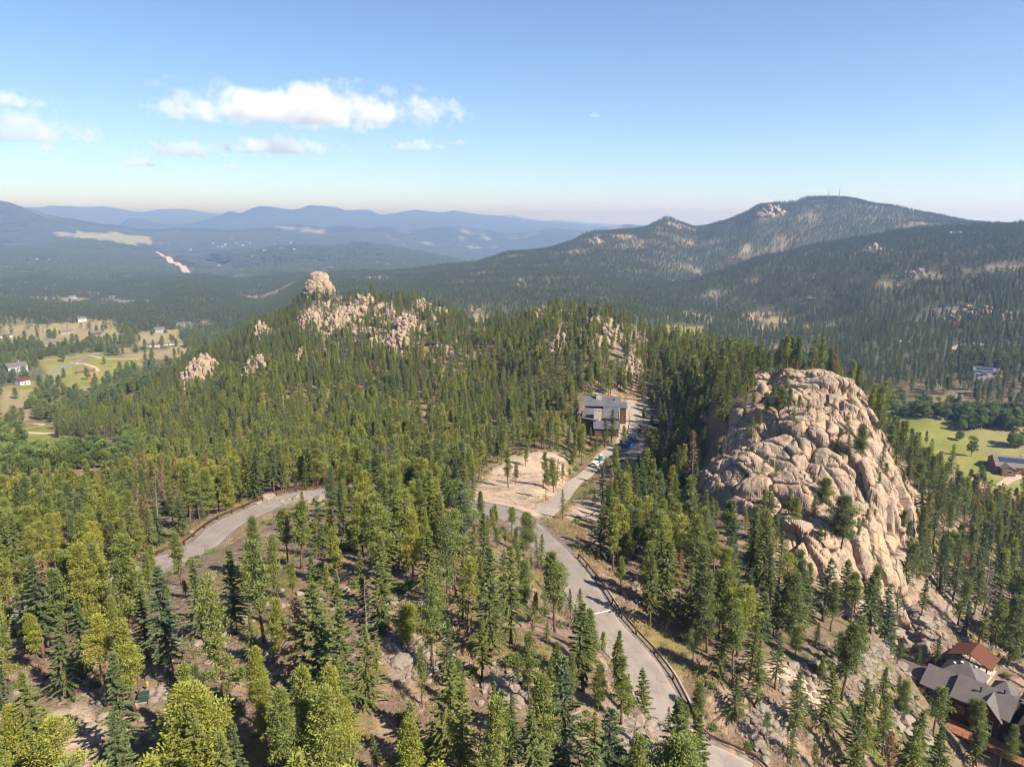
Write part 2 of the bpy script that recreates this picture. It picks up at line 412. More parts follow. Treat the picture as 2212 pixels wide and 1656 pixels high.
# ---------------------------------------------------------------- big outcrop: footprint
ROCK_PIX = [(1487,1055),(1500,1020),(1535,985),(1560,930),(1572,885),(1610,870),(1640,858),(1612,832),(1650,815),(1700,806),(1760,804),(1805,818),(1850,850),(1874,895),(1882,940),(1895,985),(1930,1015),(1965,1060),(1990,1100),(1992,1135),(1955,1165),(1975,1215),(1965,1260),(1985,1330),(2010,1390),(1965,1420),(1890,1350),(1840,1310),(1790,1275),(1700,1215),(1650,1165),(1600,1110),(1545,1098),(1500,1090)]
def _push(px, py):
    x, y, z = at(px, py, 60, 420)
    k = 1.07 if px >= 1800 and py < 1140 else 1.05 if py < 835 else 1.0
    return (x*k, y*k)
ROCK_XY = [_push(px, py) for px, py in ROCK_PIX]
def poly_dist(x, y, poly):
    d, _ = line_dist(x, y, list(poly) + [poly[0]])
    return np.where(in_poly(x, y, poly), d, -d)
GZ_ROCK = None
_rd = poly_dist(GX[:, :jn], GY[:, :jn], ROCK_XY)
TZ_BASE = TZ.copy()
TZ[:, :jn] -= 4.0 * smooth01(_rd, -0.5, 5.0)
def ground_base(x, y):
    global TZ
    t = TZ; TZ = TZ_BASE
    g = ground(x, y); TZ = t
    return g

# ---------------------------------------------------------------- land cover
PX, PY = project(GX, GY, TZ)
wob = 16 * fbm2(PX / 38, PY / 20, 4, 61); wob2 = 11 * fbm2(PX / 38 + 50, PY / 20, 4, 62)
QX, QY = PX + wob, PY + wob2
def cover(polys, rmin=0, rmax=1e9):
    m = np.zeros(PX.shape, bool)
    for p in polys: m |= in_poly(QX, QY, p)
    return m & (RR_ > rmin)[None, :] & (RR_ < rmax)[None, :]
MEADOW = [[(80,775),(150,770),(210,760),(250,770),(305,772),(315,785),(260,800),(225,825),(180,845),(135,845),(118,825),(60,850),(0,850),(0,835),(70,830),(95,800)],
          [(1895,880),(1960,885),(2020,905),(2090,915),(2260,920),(2260,1090),(2150,1085),(2060,1030),(1990,985),(1930,930)],
          [(20,925),(115,915),(118,955),(60,965),(0,990),(-60,990)], [(1700,870),(1900,850),(1960,890),(1900,905)],
          [(1440,705),(1520,705),(1520,745),(1440,745)], [(1900,790),(1985,870),(2100,880),(2000,890)]]
TANGRASS = [[(0,700),(110,700),(250,690),(265,735),(150,745),(60,745),(0,735)], [(0,840),(75,845),(60,905),(0,912)], [(300,715),(380,712),(405,740),(340,750),(300,745)],
            [(1005,682),(1066,676),(1062,708),(1012,712)], [(440,690),(455,700),(450,715),(435,712)], [(300,765),(380,745),(420,750),(360,780)],
            [(110,500),(240,502),(335,508),(330,525),(280,528),(110,510)], [(650,497),(700,497),(700,505),(640,503)]]
DIRT = [[(1020,1065),(1060,1015),(1110,980),(1190,975),(1222,990),(1232,1060),(1210,1105),(1160,1118),(1095,1100),(1035,1085)],
        [(1335,872),(1398,868),(1412,930),(1398,985),(1352,985),(1330,950)],
        [(90,1540),(190,1520),(235,1580),(190,1660),(100,1640)], [(1640,1440),(1700,1430),(1800,1510),(1760,1530)],
        [(1240,1080),(1300,1070),(1300,1120),(1220,1120)]]
SCREE = [[(1840,1280),(1960,1280),(2030,1400),(1960,1430),(1870,1360)], [(1320,985),(1400,985),(1340,1100),(1290,1090)],
         [(1300,1500),(1420,1560),(1480,1656),(1330,1656)], [(640,650),(760,640),(900,660),(920,760),(760,770),(620,760)],
         [(1180,680),(1420,690),(1420,760),(1200,760)], [(1520,750),(1640,745),(1640,790),(1530,790)], [(860,1400),(960,1340),(960,1460),(840,1460)],
         [(1960,1260),(2212,1180),(2212,1330),(2050,1330)]]
hmask = 0.55*perlin2(GX / 330, GY / 330, 71) + 0.6 * perlin2(GX / 120, GY / 120, 72) + 0.5*perlin2(GX / 48, GY / 48, 75)
rockn = fbm2(GX / 160, GY / 160, 4, 73)
C_mead = cover(MEADOW, 385).astype(float); C_tan = cover(TANGRASS, 385).astype(float)
C_dirt = cover(DIRT, 0, 420).astype(float); C_rock = cover(SCREE, 0, 900).astype(float)
mid = (RR_ > 900)[None, :] & (RR_ < 9500)[None, :]
OPEN = smooth01(hmask + 0.25 * perlin2(GX / 40, GY / 40, 74), 0.48, 0.66) * mid          # natural openings on the far slopes
OPENF = smooth01(0.6*perlin2(GX / 900, GY / 900, 81) + 0.55*perlin2(GX / 280, GY / 280, 82) + 0.3*perlin2(GX / 90, GY / 90, 83), 0.34, 0.52) * (RR_ > 2300)[None, :] * (RR_ < 12000)[None, :]
C_tan = np.maximum(np.maximum(C_tan, OPEN), OPENF*0.85)
C_rock = np.maximum(C_rock, smooth01(rockn, 0.27, 0.36) * mid * 0.9)
def blur(A):
    for ax in (0, 1):
        A = (np.roll(A, 1, ax) + 2*A + np.roll(A, -1, ax)) / 4
    return A
C_mead = blur(C_mead); C_tan = blur(C_tan); C_dirt = blur(C_dirt); C_rock = blur(C_rock)
C_hill = smooth01(np.broadcast_to(RR_[None, :], PX.shape), 480, 900)*(1-np.clip(C_mead+C_tan, 0, 1))
C_far = smooth01(np.broadcast_to(RR_[None, :], PX.shape), 3300, 5200)

# ---------------------------------------------------------------- materials
class NT:
    def __init__(s, name):
        s.m = bpy.data.materials.new(name); s.m.use_nodes = True
        s.t = s.m.node_tree; s.t.nodes.clear()
        s.out = s.t.nodes.new('ShaderNodeOutputMaterial')
    def n(s, ty, **kw):
        nd = s.t.nodes.new(ty)
        for k, v in kw.items():
            if k.startswith('i_'):
                nd.inputs[k[2:].replace('_', ' ')].default_value = v
            else: setattr(nd, k, v)
        return nd
    def l(s, a, b): s.t.links.new(a, b)
    def mix(s, fac, a, b, mode='MIX'):
        m = s.n('ShaderNodeMix', data_type='RGBA', blend_type=mode)
        for sock, v in ((m.inputs[0], fac), (m.inputs[6], a), (m.inputs[7], b)):
            if isinstance(v, bpy.types.NodeSocket): s.l(v, sock)
            elif isinstance(v, (int, float)): sock.default_value = v
            else: sock.default_value = (*v, 1.0) if len(v) == 3 else v
        return m.outputs[2]
    def noise(s, vec, scale, detail=4, rough=0.55, dist=0.0):
        nd = s.n('ShaderNodeTexNoise'); nd.inputs['Scale'].default_value = scale
        nd.inputs['Detail'].default_value = detail; nd.inputs['Roughness'].default_value = rough; nd.inputs['Distortion'].default_value = dist
        if vec is not None: s.l(vec, nd.inputs['Vector'])
        return nd.outputs[0]
    def ramp(s, fac, stops):
        r = s.n('ShaderNodeValToRGB'); e = r.color_ramp.elements
        while len(e) < len(stops): e.new(0.5)
        for i, (p, c) in enumerate(stops):
            e[i].position = p; e[i].color = (*c, 1) if len(c) == 3 else c
        s.l(fac, r.inputs[0]); return r.outputs[0]
    def sstep(s, val, a, b):
        r = s.n('ShaderNodeMapRange', interpolation_type='SMOOTHSTEP'); r.inputs[1].default_value = a; r.inputs[2].default_value = b
        s.l(val, r.inputs[0]); return r.outputs[0]
    def math(s, op, a, b=0.0):
        m = s.n('ShaderNodeMath', operation=op)
        for sock, v in ((m.inputs[0], a), (m.inputs[1], b)):
            if isinstance(v, bpy.types.NodeSocket): s.l(v, sock)
            else: sock.default_value = v
        return m.outputs[0]
    def attr(s, name, ty='GEOMETRY', out='Fac'):
        a = s.n('ShaderNodeAttribute', attribute_name=name, attribute_type=ty); return a.outputs[out]
    def pos(s, kind='Object'):
        return s.n('ShaderNodeTexCoord').outputs[kind]
    def surf(s, color, rough=0.85, spec=0.25, bump=None, strength=0.5, dist=0.1, metallic=0.0):
        b = s.n('ShaderNodeBsdfPrincipled'); b.inputs['Roughness'].default_value = rough
        b.inputs['Specular IOR Level'].default_value = spec; b.inputs['Metallic'].default_value = metallic
        if isinstance(color, bpy.types.NodeSocket): s.l(color, b.inputs['Base Color'])
        else: b.inputs['Base Color'].default_value = (*color, 1)
        if bump is not None:
            bp = s.n('ShaderNodeBump'); bp.inputs['Strength'].default_value = strength; bp.inputs['Distance'].default_value = dist
            s.l(bump, bp.inputs['Height']); s.l(bp.outputs[0], b.inputs['Normal'])
        s.l(b.outputs[0], s.out.inputs[0]); return b

ALB = 0.72
def simple_mat(name, col, rough=0.8, spec=0.3, var=0.25, scale=1.5, metallic=0.0, bump=0.0):
    col = tuple(x*ALB for x in col)
    t = NT(name); p = t.pos('Object')
    n = t.noise(p, scale, 5)
    lo = tuple(c * (1 - var) for c in col); hi = tuple(min(1, c * (1 + var)) for c in col)
    c = t.ramp(n, [(0.3, lo), (0.7, hi)])
    t.surf(c, rough, spec, n if bump else None, bump, 0.05, metallic)
    return t.m

# ground
def mat_ground():
    t = NT('ground'); p = t.pos('Object')
    n1 = t.noise(p, 0.045, 6); n2 = t.noise(p, 0.35, 6); n3 = t.noise(p, 2.6, 5, 0.7); n4 = t.noise(p, 0.012, 5); n5 = t.noise(p, 9.0, 3, 0.7)
    duff = t.ramp(n3, [(0.2, (0.10,0.060,0.042)), (0.5, (0.21,0.138,0.098)), (0.8, (0.37,0.265,0.195))])
    duff = t.mix(t.sstep(n2, 0.44, 0.62), duff, (0.40,0.265,0.185))
    duff = t.mix(t.math('MULTIPLY', t.sstep(n5, 0.55, 0.70), 0.55), duff, (0.50,0.41,0.33))
    duff = t.mix(t.math('MULTIPLY', t.sstep(n5, 0.44, 0.32), 0.5), duff, (0.07,0.042,0.03))                    # pinkish gravel
    drygrass = t.ramp(n3, [(0.2, (0.16,0.13,0.05)), (0.6, (0.30,0.235,0.095)), (0.85, (0.40,0.31,0.15))])
    c = t.mix(t.sstep(n1, 0.53, 0.62), duff, drygrass)
    green = t.ramp(n3, [(0.2, (0.05,0.07,0.018)), (0.8, (0.13,0.16,0.04))])
    c = t.mix(t.math('MULTIPLY', t.sstep(n4, 0.50, 0.62), t.sstep(n2, 0.45, 0.6)), c, green)
    hill = t.ramp(n2, [(0.3, (0.085,0.092,0.048)), (0.55, (0.14,0.14,0.072)), (0.8, (0.27,0.235,0.135))])
    c = t.mix(t.attr('hillside'), c, hill)
    mead = t.ramp(n1, [(0.25, (0.20,0.23,0.035)), (0.5, (0.27,0.29,0.05)), (0.62, (0.36,0.32,0.085)), (0.8, (0.42,0.34,0.14))])
    mead = t.mix(t.math('MULTIPLY', n3, 0.5), mead, (0.14,0.14,0.05))
    mead = t.mix(t.math('MULTIPLY', t.sstep(n2, 0.5, 0.68), 0.6), mead, (0.34,0.28,0.13))
    mead = t.mix(t.math('MULTIPLY', t.sstep(n4, 0.5, 0.62), 0.6), mead, (0.36,0.31,0.14))
    c = t.mix(t.attr('meadow'), c, mead)
    tan = t.ramp(n2, [(0.25, (0.26,0.215,0.095)), (0.55, (0.36,0.29,0.15)), (0.8, (0.40,0.31,0.19))])
    c = t.mix(t.attr('tangrass'), c, tan)
    far_tan = t.ramp(n4, [(0.3, (0.24,0.24,0.13)), (0.7, (0.40,0.36,0.22))])
    far_for = t.ramp(n4, [(0.3, (0.030,0.042,0.026)), (0.7, (0.052,0.066,0.036))])
    farc = t.mix(t.attr('tangrass'), far_for, far_tan)
    c = t.mix(t.attr('farwood'), c, farc)
    dirt = t.ramp(n2, [(0.25, (0.46,0.33,0.225)), (0.55, (0.60,0.44,0.32)), (0.8, (0.70,0.54,0.41))])
    dirt = t.mix(t.sstep(n5, 0.55, 0.75), dirt, (0.30,0.21,0.15))
    c = t.mix(t.attr('dirt'), c, dirt)
    rock = t.ramp(n3, [(0.2, (0.16,0.12,0.09)), (0.5, (0.33,0.26,0.20)), (0.8, (0.46,0.37,0.29))])
    c = t.mix(t.math('MULTIPLY', t.attr('rock'), t.sstep(n2, 0.36, 0.52)), c, rock)
    sc_ = t.n('ShaderNodeVectorMath', operation='SCALE'); sc_.inputs[3].default_value = 0.66; t.l(c, sc_.inputs[0])
    h = t.math('ADD', t.math('MULTIPLY', n3, 0.5), t.math('MULTIPLY', n2, 1.2))
    t.surf(sc_.outputs[0], 0.95, 0.1, h, 0.7, 0.5)
    return t.m

def mat_asphalt(name, lo, hi, sc=0.3):
    t = NT(name); p = t.pos('Object')
    n = t.noise(p, sc, 5); g = t.noise(p, 14, 3, 0.7)
    c = t.ramp(n, [(0.3, lo), (0.7, hi)])
    # darker along-the-road wear comes with the ribbon's own cross coordinate
    w = t.n('ShaderNodeUVMap'); sp = t.n('ShaderNodeSeparateXYZ'); t.l(w.outputs[0], sp.inputs[0])
    tr = t.math('ABSOLUTE', t.math('SINE', t.math('MULTIPLY', sp.outputs[0], 12.566)))
    c = t.mix(t.math('MULTIPLY', tr, 0.18), c, tuple(x*1.25 for x in hi))
    c = t.mix(t.sstep(g, 0.5, 0.75), c, tuple(x*0.8 for x in lo))
    v = t.n('ShaderNodeTexVoronoi', feature='DISTANCE_TO_EDGE'); v.inputs['Scale'].default_value = 0.16
    wp = t.n('ShaderNodeTexNoise'); wp.inputs['Scale'].default_value = 0.5; t.l(p, wp.inputs['Vector'])
    va = t.n('ShaderNodeVectorMath', operation='MULTIPLY_ADD'); va.inputs[1].default_value = (3.5, 3.5, 0); t.l(wp.outputs[1], va.inputs[0]); t.l(p, va.inputs[2]); t.l(va.outputs[0], v.inputs['Vector'])
    c = t.mix(t.math('MULTIPLY', t.sstep(v.outputs[0], 0.016, 0.006), 0.28), c, tuple(x*0.45 for x in lo))      # sealed cracks
    pt_ = t.noise(p, 0.09, 2)
    c = t.mix(t.math('MULTIPLY', t.sstep(pt_, 0.56, 0.60), 0.18), c, tuple(x*0.75 for x in lo))                    # older patches
    e = t.math('ABSOLUTE', t.math('SUBTRACT', sp.outputs[0], 0.5))
    c = t.mix(t.math('MULTIPLY', t.sstep(t.math('ADD', e, t.math('MULTIPLY', t.math('SUBTRACT', n, 0.5), 0.25)), 0.40, 0.5), 0.6), c, (0.30, 0.235, 0.18))  # grit washed in from the verge
    t.surf(c, 0.95, 0.05, g, 0.3, 0.03)
    return t.m

def mat_rock(name, base=(0.40,0.30,0.22), scale=1.0):
    base = tuple(x*0.74 for x in base)
    t = NT(name); p = t.pos('Object')
    n1 = t.noise(p, 0.10*scale, 5); n2 = t.noise(p, 0.6*scale, 6, 0.65); n3 = t.noise(p, 4.0*scale, 5, 0.7)
    b = base
    c = t.ramp(n1, [(0.3, (b[0]*0.85,b[1]*0.86,b[2]*0.9)), (0.5, b), (0.7, (b[0]*1.22,b[1]*1.13,b[2]*1.02))])
    c = t.mix(t.sstep(n2, 0.52, 0.68), c, (b[0]*0.66,b[1]*0.69,b[2]*0.74))           # grey lichen
    n4 = t.noise(p, 11.0*scale, 4, 0.75)
    c = t.mix(t.math('MULTIPLY', t.sstep(n3, 0.50, 0.68), 0.6), c, (b[0]*0.52,b[1]*0.5,b[2]*0.48))
    c = t.mix(t.math('MULTIPLY', t.sstep(n4, 0.50, 0.66), 0.55), c, (b[0]*0.45,b[1]*0.43,b[2]*0.42))
    c = t.mix(t.math('MULTIPLY', t.sstep(n4, 0.44, 0.30), 0.4), c, (min(1,b[0]*1.5),b[1]*1.45,b[2]*1.4))
    mp = t.n('ShaderNodeMapping'); mp.inputs['Scale'].default_value = (1.1*scale, 1.1*scale, 0.10*scale); t.l(p, mp.inputs[0])
    st = t.noise(mp.outputs[0], 1.0, 4, 0.6)
    c = t.mix(t.math('MULTIPLY', t.sstep(st, 0.56, 0.72), 0.5), c, (0.13,0.105,0.085))   # water streaks
    c = t.mix(t.math('MULTIPLY', t.sstep(st, 0.40, 0.28), 0.5), c, (b[0]*1.28,b[1]*1.05,b[2]*0.86))
    h = t.math('ADD', t.math('MULTIPLY', n2, 0.9), t.math('MULTIPLY', n3, 0.35))
    t.surf(c, 0.92, 0.15, h, 0.9, 0.35/scale)
    return t.m

def mat_leaf(name, stops, trans=0.28, bright=1.0):
    t = NT(name)
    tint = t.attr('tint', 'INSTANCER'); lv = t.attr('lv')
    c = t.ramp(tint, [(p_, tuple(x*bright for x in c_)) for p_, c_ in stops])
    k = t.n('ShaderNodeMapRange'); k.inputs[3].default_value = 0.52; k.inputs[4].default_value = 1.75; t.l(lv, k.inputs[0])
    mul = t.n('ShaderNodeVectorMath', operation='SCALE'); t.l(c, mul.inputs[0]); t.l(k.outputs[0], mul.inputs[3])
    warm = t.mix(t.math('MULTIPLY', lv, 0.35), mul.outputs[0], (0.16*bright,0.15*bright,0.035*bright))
    d = t.n('ShaderNodeBsdfPrincipled'); d.inputs['Roughness'].default_value = 0.6; d.inputs['Specular IOR Level'].default_value = 0.2
    t.l(warm, d.inputs['Base Color'])
    tr = t.n('ShaderNodeBsdfTranslucent'); t.l(warm, tr.inputs[0])
    mx = t.n('ShaderNodeMixShader'); mx.inputs[0].default_value = trans
    t.l(d.outputs[0], mx.inputs[1]); t.l(tr.outputs[0], mx.inputs[2]); t.l(mx.outputs[0], t.out.inputs[0])
    return t.m

M = {}
M['ground'] = mat_ground()
M['road'] = mat_asphalt('asphalt', (0.175,0.146,0.128), (0.235,0.198,0.174))
M['shoulder'] = simple_mat('road_shoulder', (0.20,0.165,0.14), 0.95, 0.1, 0.35, 1.2)
M['gravel'] = mat_asphalt('gravel', (0.25,0.205,0.165), (0.34,0.285,0.235), 0.6)
M['dirtroad'] = simple_mat('dirt_road', (0.52,0.40,0.29), 0.95, 0.1, 0.2, 0.3)
M['concrete'] = simple_mat('concrete', (0.36,0.32,0.28), 0.9, 0.2, 0.2, 1.0)
M['rock'] = mat_rock('granite', (0.44,0.325,0.235))
M['crag'] = mat_rock('ridge_granite', (0.40,0.305,0.215), 0.7)
M['boulder'] = mat_rock('boulder_granite', (0.32,0.26,0.21), 1.6)
CON = [(0.0, (0.070,0.112,0.074)), (0.3, (0.102,0.134,0.050)), (0.6, (0.162,0.182,0.046)), (0.85, (0.225,0.228,0.040)), (1.0, (0.265,0.25,0.044))]
M['needle'] = mat_leaf('needles', CON)
M['leaf'] = mat_leaf('leaves', [(0.0, (0.065,0.10,0.035)), (0.5, (0.105,0.155,0.045)), (1.0, (0.155,0.205,0.055))], 0.3)
M['rust'] = mat_leaf('dead_needles', [(0.0, (0.17,0.085,0.05)), (0.5, (0.20,0.09,0.045)), (1.0, (0.22,0.15,0.10))], 0.15)
M['farneedle'] = mat_leaf('far_needles', [(0.0, (0.036,0.060,0.044)), (1.0, (0.080,0.104,0.050))], 0.15)
M['bark'] = simple_mat('bark', (0.20,0.125,0.085), 0.95, 0.1, 0.4, 3.0)
M['greybark'] = simple_mat('grey_bark', (0.27,0.22,0.18), 0.95, 0.1, 0.35, 3.0)

# ---------------------------------------------------------------- terrain sheet
ii, jj = np.meshgrid(np.arange(NA-1), np.arange(NR-1), indexing='ij')
q = (ii*NR + jj).ravel()
quads = np.column_stack([q, q+NR, q+NR+1, q+1])
gme = mesh_np('ground', np.column_stack([GX.ravel(), GY.ravel(), TZ.ravel()]), quads, [M['ground']], smooth=True,
              attrs={'meadow': ('POINT', C_mead.ravel()), 'tangrass': ('POINT', C_tan.ravel()), 'dirt': ('POINT', C_dirt.ravel()),
                     'rock': ('POINT', C_rock.ravel()), 'farwood': ('POINT', C_far.ravel()), 'hillside': ('POINT', C_hill.ravel())})
tag(obj('ground', gme), 'forested mountain terrain with ridges, valleys and far blue ranges', 'ground', kind='structure')

def ribbon(name, path, w, mat, dz, label, cat, nx=5, crown=0.05, off=0.0, drape=False):
    T = np.gradient(path[:, :2], axis=0); T /= np.linalg.norm(T, axis=1)[:, None]
    N = np.column_stack([T[:, 1], -T[:, 0]])
    s = np.linspace(-1, 1, nx)
    V = []
    for k in s:
        jit = (0.16*perlin2(path[:, 0]/2.3 + 9*k, path[:, 1]/2.3, 91) + 0.12*perlin2(path[:, 0]/0.9, path[:, 1]/0.9 + 5*k, 92)) if (abs(k) > 0.99 and w > 3) else 0.0
        xy = path[:, :2] + N * ((k * w / 2 + off + jit)[:, None] if isinstance(jit, np.ndarray) else (k * w / 2 + off))
        z = (ground(xy[:, 0], xy[:, 1]) if drape else path[:, 2]) + dz + crown * (1 - k*k)
        V.append(np.column_stack([xy, z]))
    V = np.stack(V, 1); n = len(path)
    a, b = np.meshgrid(np.arange(n-1), np.arange(nx-1), indexing='ij'); q = (a*nx+b).ravel()
    F = np.column_stack([q, q+1, q+nx+1, q+nx])
    me = mesh_np(name, V.reshape(-1, 3), F, [mat], smooth=True)
    uv = me.uv_layers.new(name='UVMap')
    L = np.cumsum(np.r_[0, np.linalg.norm(np.diff(path[:, :2], axis=0), axis=1)])
    UV = np.stack([np.broadcast_to((s+1)/2, (n, nx)), np.broadcast_to((L/10)[:, None], (n, nx))], -1).reshape(-1, 2)
    li = np.zeros(len(me.loops), np.int32); me.loops.foreach_get('vertex_index', li)
    uv.data.foreach_set('uv', UV[li].astype(np.float32).ravel())
    return tag(obj(name, me), label, cat, kind='structure')
ribbon('road_shoulder', ROAD, ROAD_W + 2.0, M['shoulder'], -0.05, 'dark gravel shoulder along both edges of the paved road', 'road shoulder', 5, 0.0)
ribbon('road', ROAD, ROAD_W, M['road'], 0.0, 'grey paved mountain road curving around the wooded knoll', 'road', 7, 0.06)
ribbon('driveway', DRIVE, DRIVE_W, M['gravel'], 0.02, 'pale gravel driveway climbing from the road to the dark roofed house', 'driveway', 5, 0.06)
for k, ((pp, w_, kd), P) in enumerate(zip(VROADS, VP)):
    ribbon('valley_road', P, w_, M['road'] if kd == 0 else M['dirtroad'], 0.25 + 0.0007*max(0, float(np.hypot(P[0, 0], P[0, 1])) - 1500), ('narrow paved road' if kd == 0 else 'pale dirt track') + ' crossing the valley floor', 'road', 5, 0.1, 0.0, True)
# ---------------------------------------------------------------- tree prototypes
def sprays(P, D, L, W, rng):
    """one small pointed leaf quad per row: base P, direction D, length L, width W"""
    n = len(P)
    D = D / np.linalg.norm(D, axis=1)[:, None]
    R = rng.normal(size=(n, 3)); R[:, 2] *= 0.6
    S = np.cross(D, R); S /= np.linalg.norm(S, axis=1)[:, None] + 1e-9
    m = P + D * (L * 0.45)[:, None]
    V = np.stack([P, m + S * (W/2)[:, None], P + D * L[:, None], m - S * (W/2)[:, None]], 1)
    return V.reshape(-1, 3), np.arange(4*n).reshape(n, 4)

def trunk_geo(h, r, rng, n=7, k=7, lean=0.02):
    z = np.linspace(-0.6, h, k)
    off = np.cumsum(rng.normal(0, lean, (k, 2)), 0) * h / k; off -= off[0]
    rr = r * (1 - 0.93 * np.clip(z / h, 0, 1) ** 0.9)
    rr[0] *= 1.25
    return np.column_stack([off, z]), rr

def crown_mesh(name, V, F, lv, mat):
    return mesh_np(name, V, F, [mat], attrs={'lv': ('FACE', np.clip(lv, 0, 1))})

def limb_dir(az, el):
    return np.array([math.cos(az)*math.cos(el), math.sin(az)*math.cos(el), math.sin(el)])

def make_fir(seed, H, R, nb, ns, size, cb=0.1, droop=0.25, gap=0.0):
    rng = RS(seed); tp, tr = trunk_geo(H, 0.011*H + 0.05, rng)
    P = []; D = []; L = []; W = []; LV = []
    limbs = []
    for i in range(nb):
        t = (i + rng.rand()) / nb
        if rng.rand() < gap: continue
        z = H * (cb + (0.985 - cb) * t ** 0.9)
        az_ = i * 2.39996
        prof = (1 - t) ** 0.8 * (0.62 + 0.38 * min(1, t / 0.18 + 0.3))
        lump = 1 + 0.30 * math.sin(t * 31 + seed + 1.5*math.sin(az_)) * (1 - t)
        bl = max(0.25, R * prof * rng.uniform(0.65, 1.18) * lump)
        az = i * 2.39996 + rng.uniform(-0.5, 0.5)
        el = 0.55 * t - 0.15 + rng.uniform(-0.12, 0.12)
        b0 = np.array([np.interp(z, tp[:, 2], tp[:, 0]), np.interp(z, tp[:, 2], tp[:, 1]), z])
        d0 = limb_dir(az, el)
        m = max(3, int(ns * (0.35 + bl / R)))
        s = rng.rand(m) ** 0.65
        s[0] = 1
        pos = b0 + d0 * (s * bl)[:, None]; pos[:, 2] -= droop * (s * bl) ** 2 / max(bl, 0.6) * (1 - t)
        side = rng.uniform(-1.25, 1.25, m)
        dirs = np.column_stack([np.cos(az + side), np.sin(az + side), rng.uniform(-0.45, 0.25, m)])
        P.append(pos + rng.normal(0, 0.05 * size, (m, 3))); D.append(dirs)
        L.append(size * rng.uniform(0.6, 1.25, m) * (1.05 - 0.45 * s)); W.append(size * rng.uniform(0.26, 0.46, m))
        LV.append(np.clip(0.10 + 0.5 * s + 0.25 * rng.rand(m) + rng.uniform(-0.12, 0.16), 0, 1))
        limbs.append((b0, b0 + d0 * bl * 0.8))
    m = max(4, ns)                                            # leader
    P.append(np.tile([tp[-1, 0], tp[-1, 1], H*0.955], (m, 1)) + rng.normal(0, 0.04, (m, 3)) * [1, 1, 3]); D.append(np.column_stack([rng.normal(0, .5, (m, 2)), np.ones(m)]))
    L.append(np.full(m, size)); W.append(np.full(m, size*0.3)); LV.append(np.full(m, 0.7))
    V, F = sprays(np.concatenate(P), np.concatenate(D), np.concatenate(L), np.concatenate(W), rng)
    return V, F, np.concatenate(LV), tp, tr, limbs

def make_pine(seed, H, R, nb, ns, size, cb=0.4, tuft=0.55, stubs=10, flat=1.0, point=1.25, gaps=0.1):
    rng = RS(seed); tp, tr = trunk_geo(H*0.97, 0.010*H + 0.045, rng, lean=0.05)
    P = []; D = []; L = []; W = []; LV = []; limbs = []
    for i in range(nb):
        t = (i + rng.rand()) / nb
        z = H * (cb + (0.97 - cb) * t)
        prof = max(0.14, 1 - (max(0, t - 0.22) / 0.80) ** point) if t > 0.22 else 0.5 + 0.5 * (t / 0.22)
        if rng.rand() < gaps: continue
        bl = R * prof * rng.uniform(0.45, 1.2)
        az = i * 2.39996 + rng.uniform(-0.8, 0.8); el = rng.uniform(-0.1, 0.45) + 0.6 * t * flat
        b0 = np.array([np.interp(z, tp[:, 2], tp[:, 0]), np.interp(z, tp[:, 2], tp[:, 1]), z]); d0 = limb_dir(az, el)
        nt = 3 if bl > 0.6 * R else 2
        cl = rng.uniform(-0.18, 0.18)
        for k in range(nt):
            s = 1 - 0.33 * k + rng.uniform(-0.08, 0.08)
            c = b0 + d0 * bl * s + rng.normal(0, 0.12, 3)
            m = max(3, int(ns * rng.uniform(0.7, 1.3)))
            dd = rng.normal(size=(m, 3)); dd[:, 2] = dd[:, 2] * 0.8 + 0.35; dd /= np.linalg.norm(dd, axis=1)[:, None]
            q = rng.rand(m) ** 0.5
            P.append(c + dd * (q * tuft * rng.uniform(0.7, 1.2))[:, None] * [1, 1, 0.7]); D.append(dd + rng.normal(0, 0.4, (m, 3)))
            L.append(size * rng.uniform(0.6, 1.2, m)); W.append(size * rng.uniform(0.3, 0.5, m))
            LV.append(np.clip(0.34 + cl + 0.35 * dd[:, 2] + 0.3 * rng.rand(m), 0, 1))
        limbs.append((b0, b0 + d0 * bl * 0.95))
    for i in range(stubs):
        z = H * rng.uniform(0.12, cb + 0.1); az = rng.rand() * 6.28
        b0 = np.array([np.interp(z, tp[:, 2], tp[:, 0]), np.interp(z, tp[:, 2], tp[:, 1]), z])
        limbs.append((b0, b0 + limb_dir(az, rng.uniform(-0.35, 0.1)) * rng.uniform(0.3, 0.9)))
    V, F = sprays(np.concatenate(P), np.concatenate(D), np.concatenate(L), np.concatenate(W), rng)
    return V, F, np.concatenate(LV), tp, tr, limbs

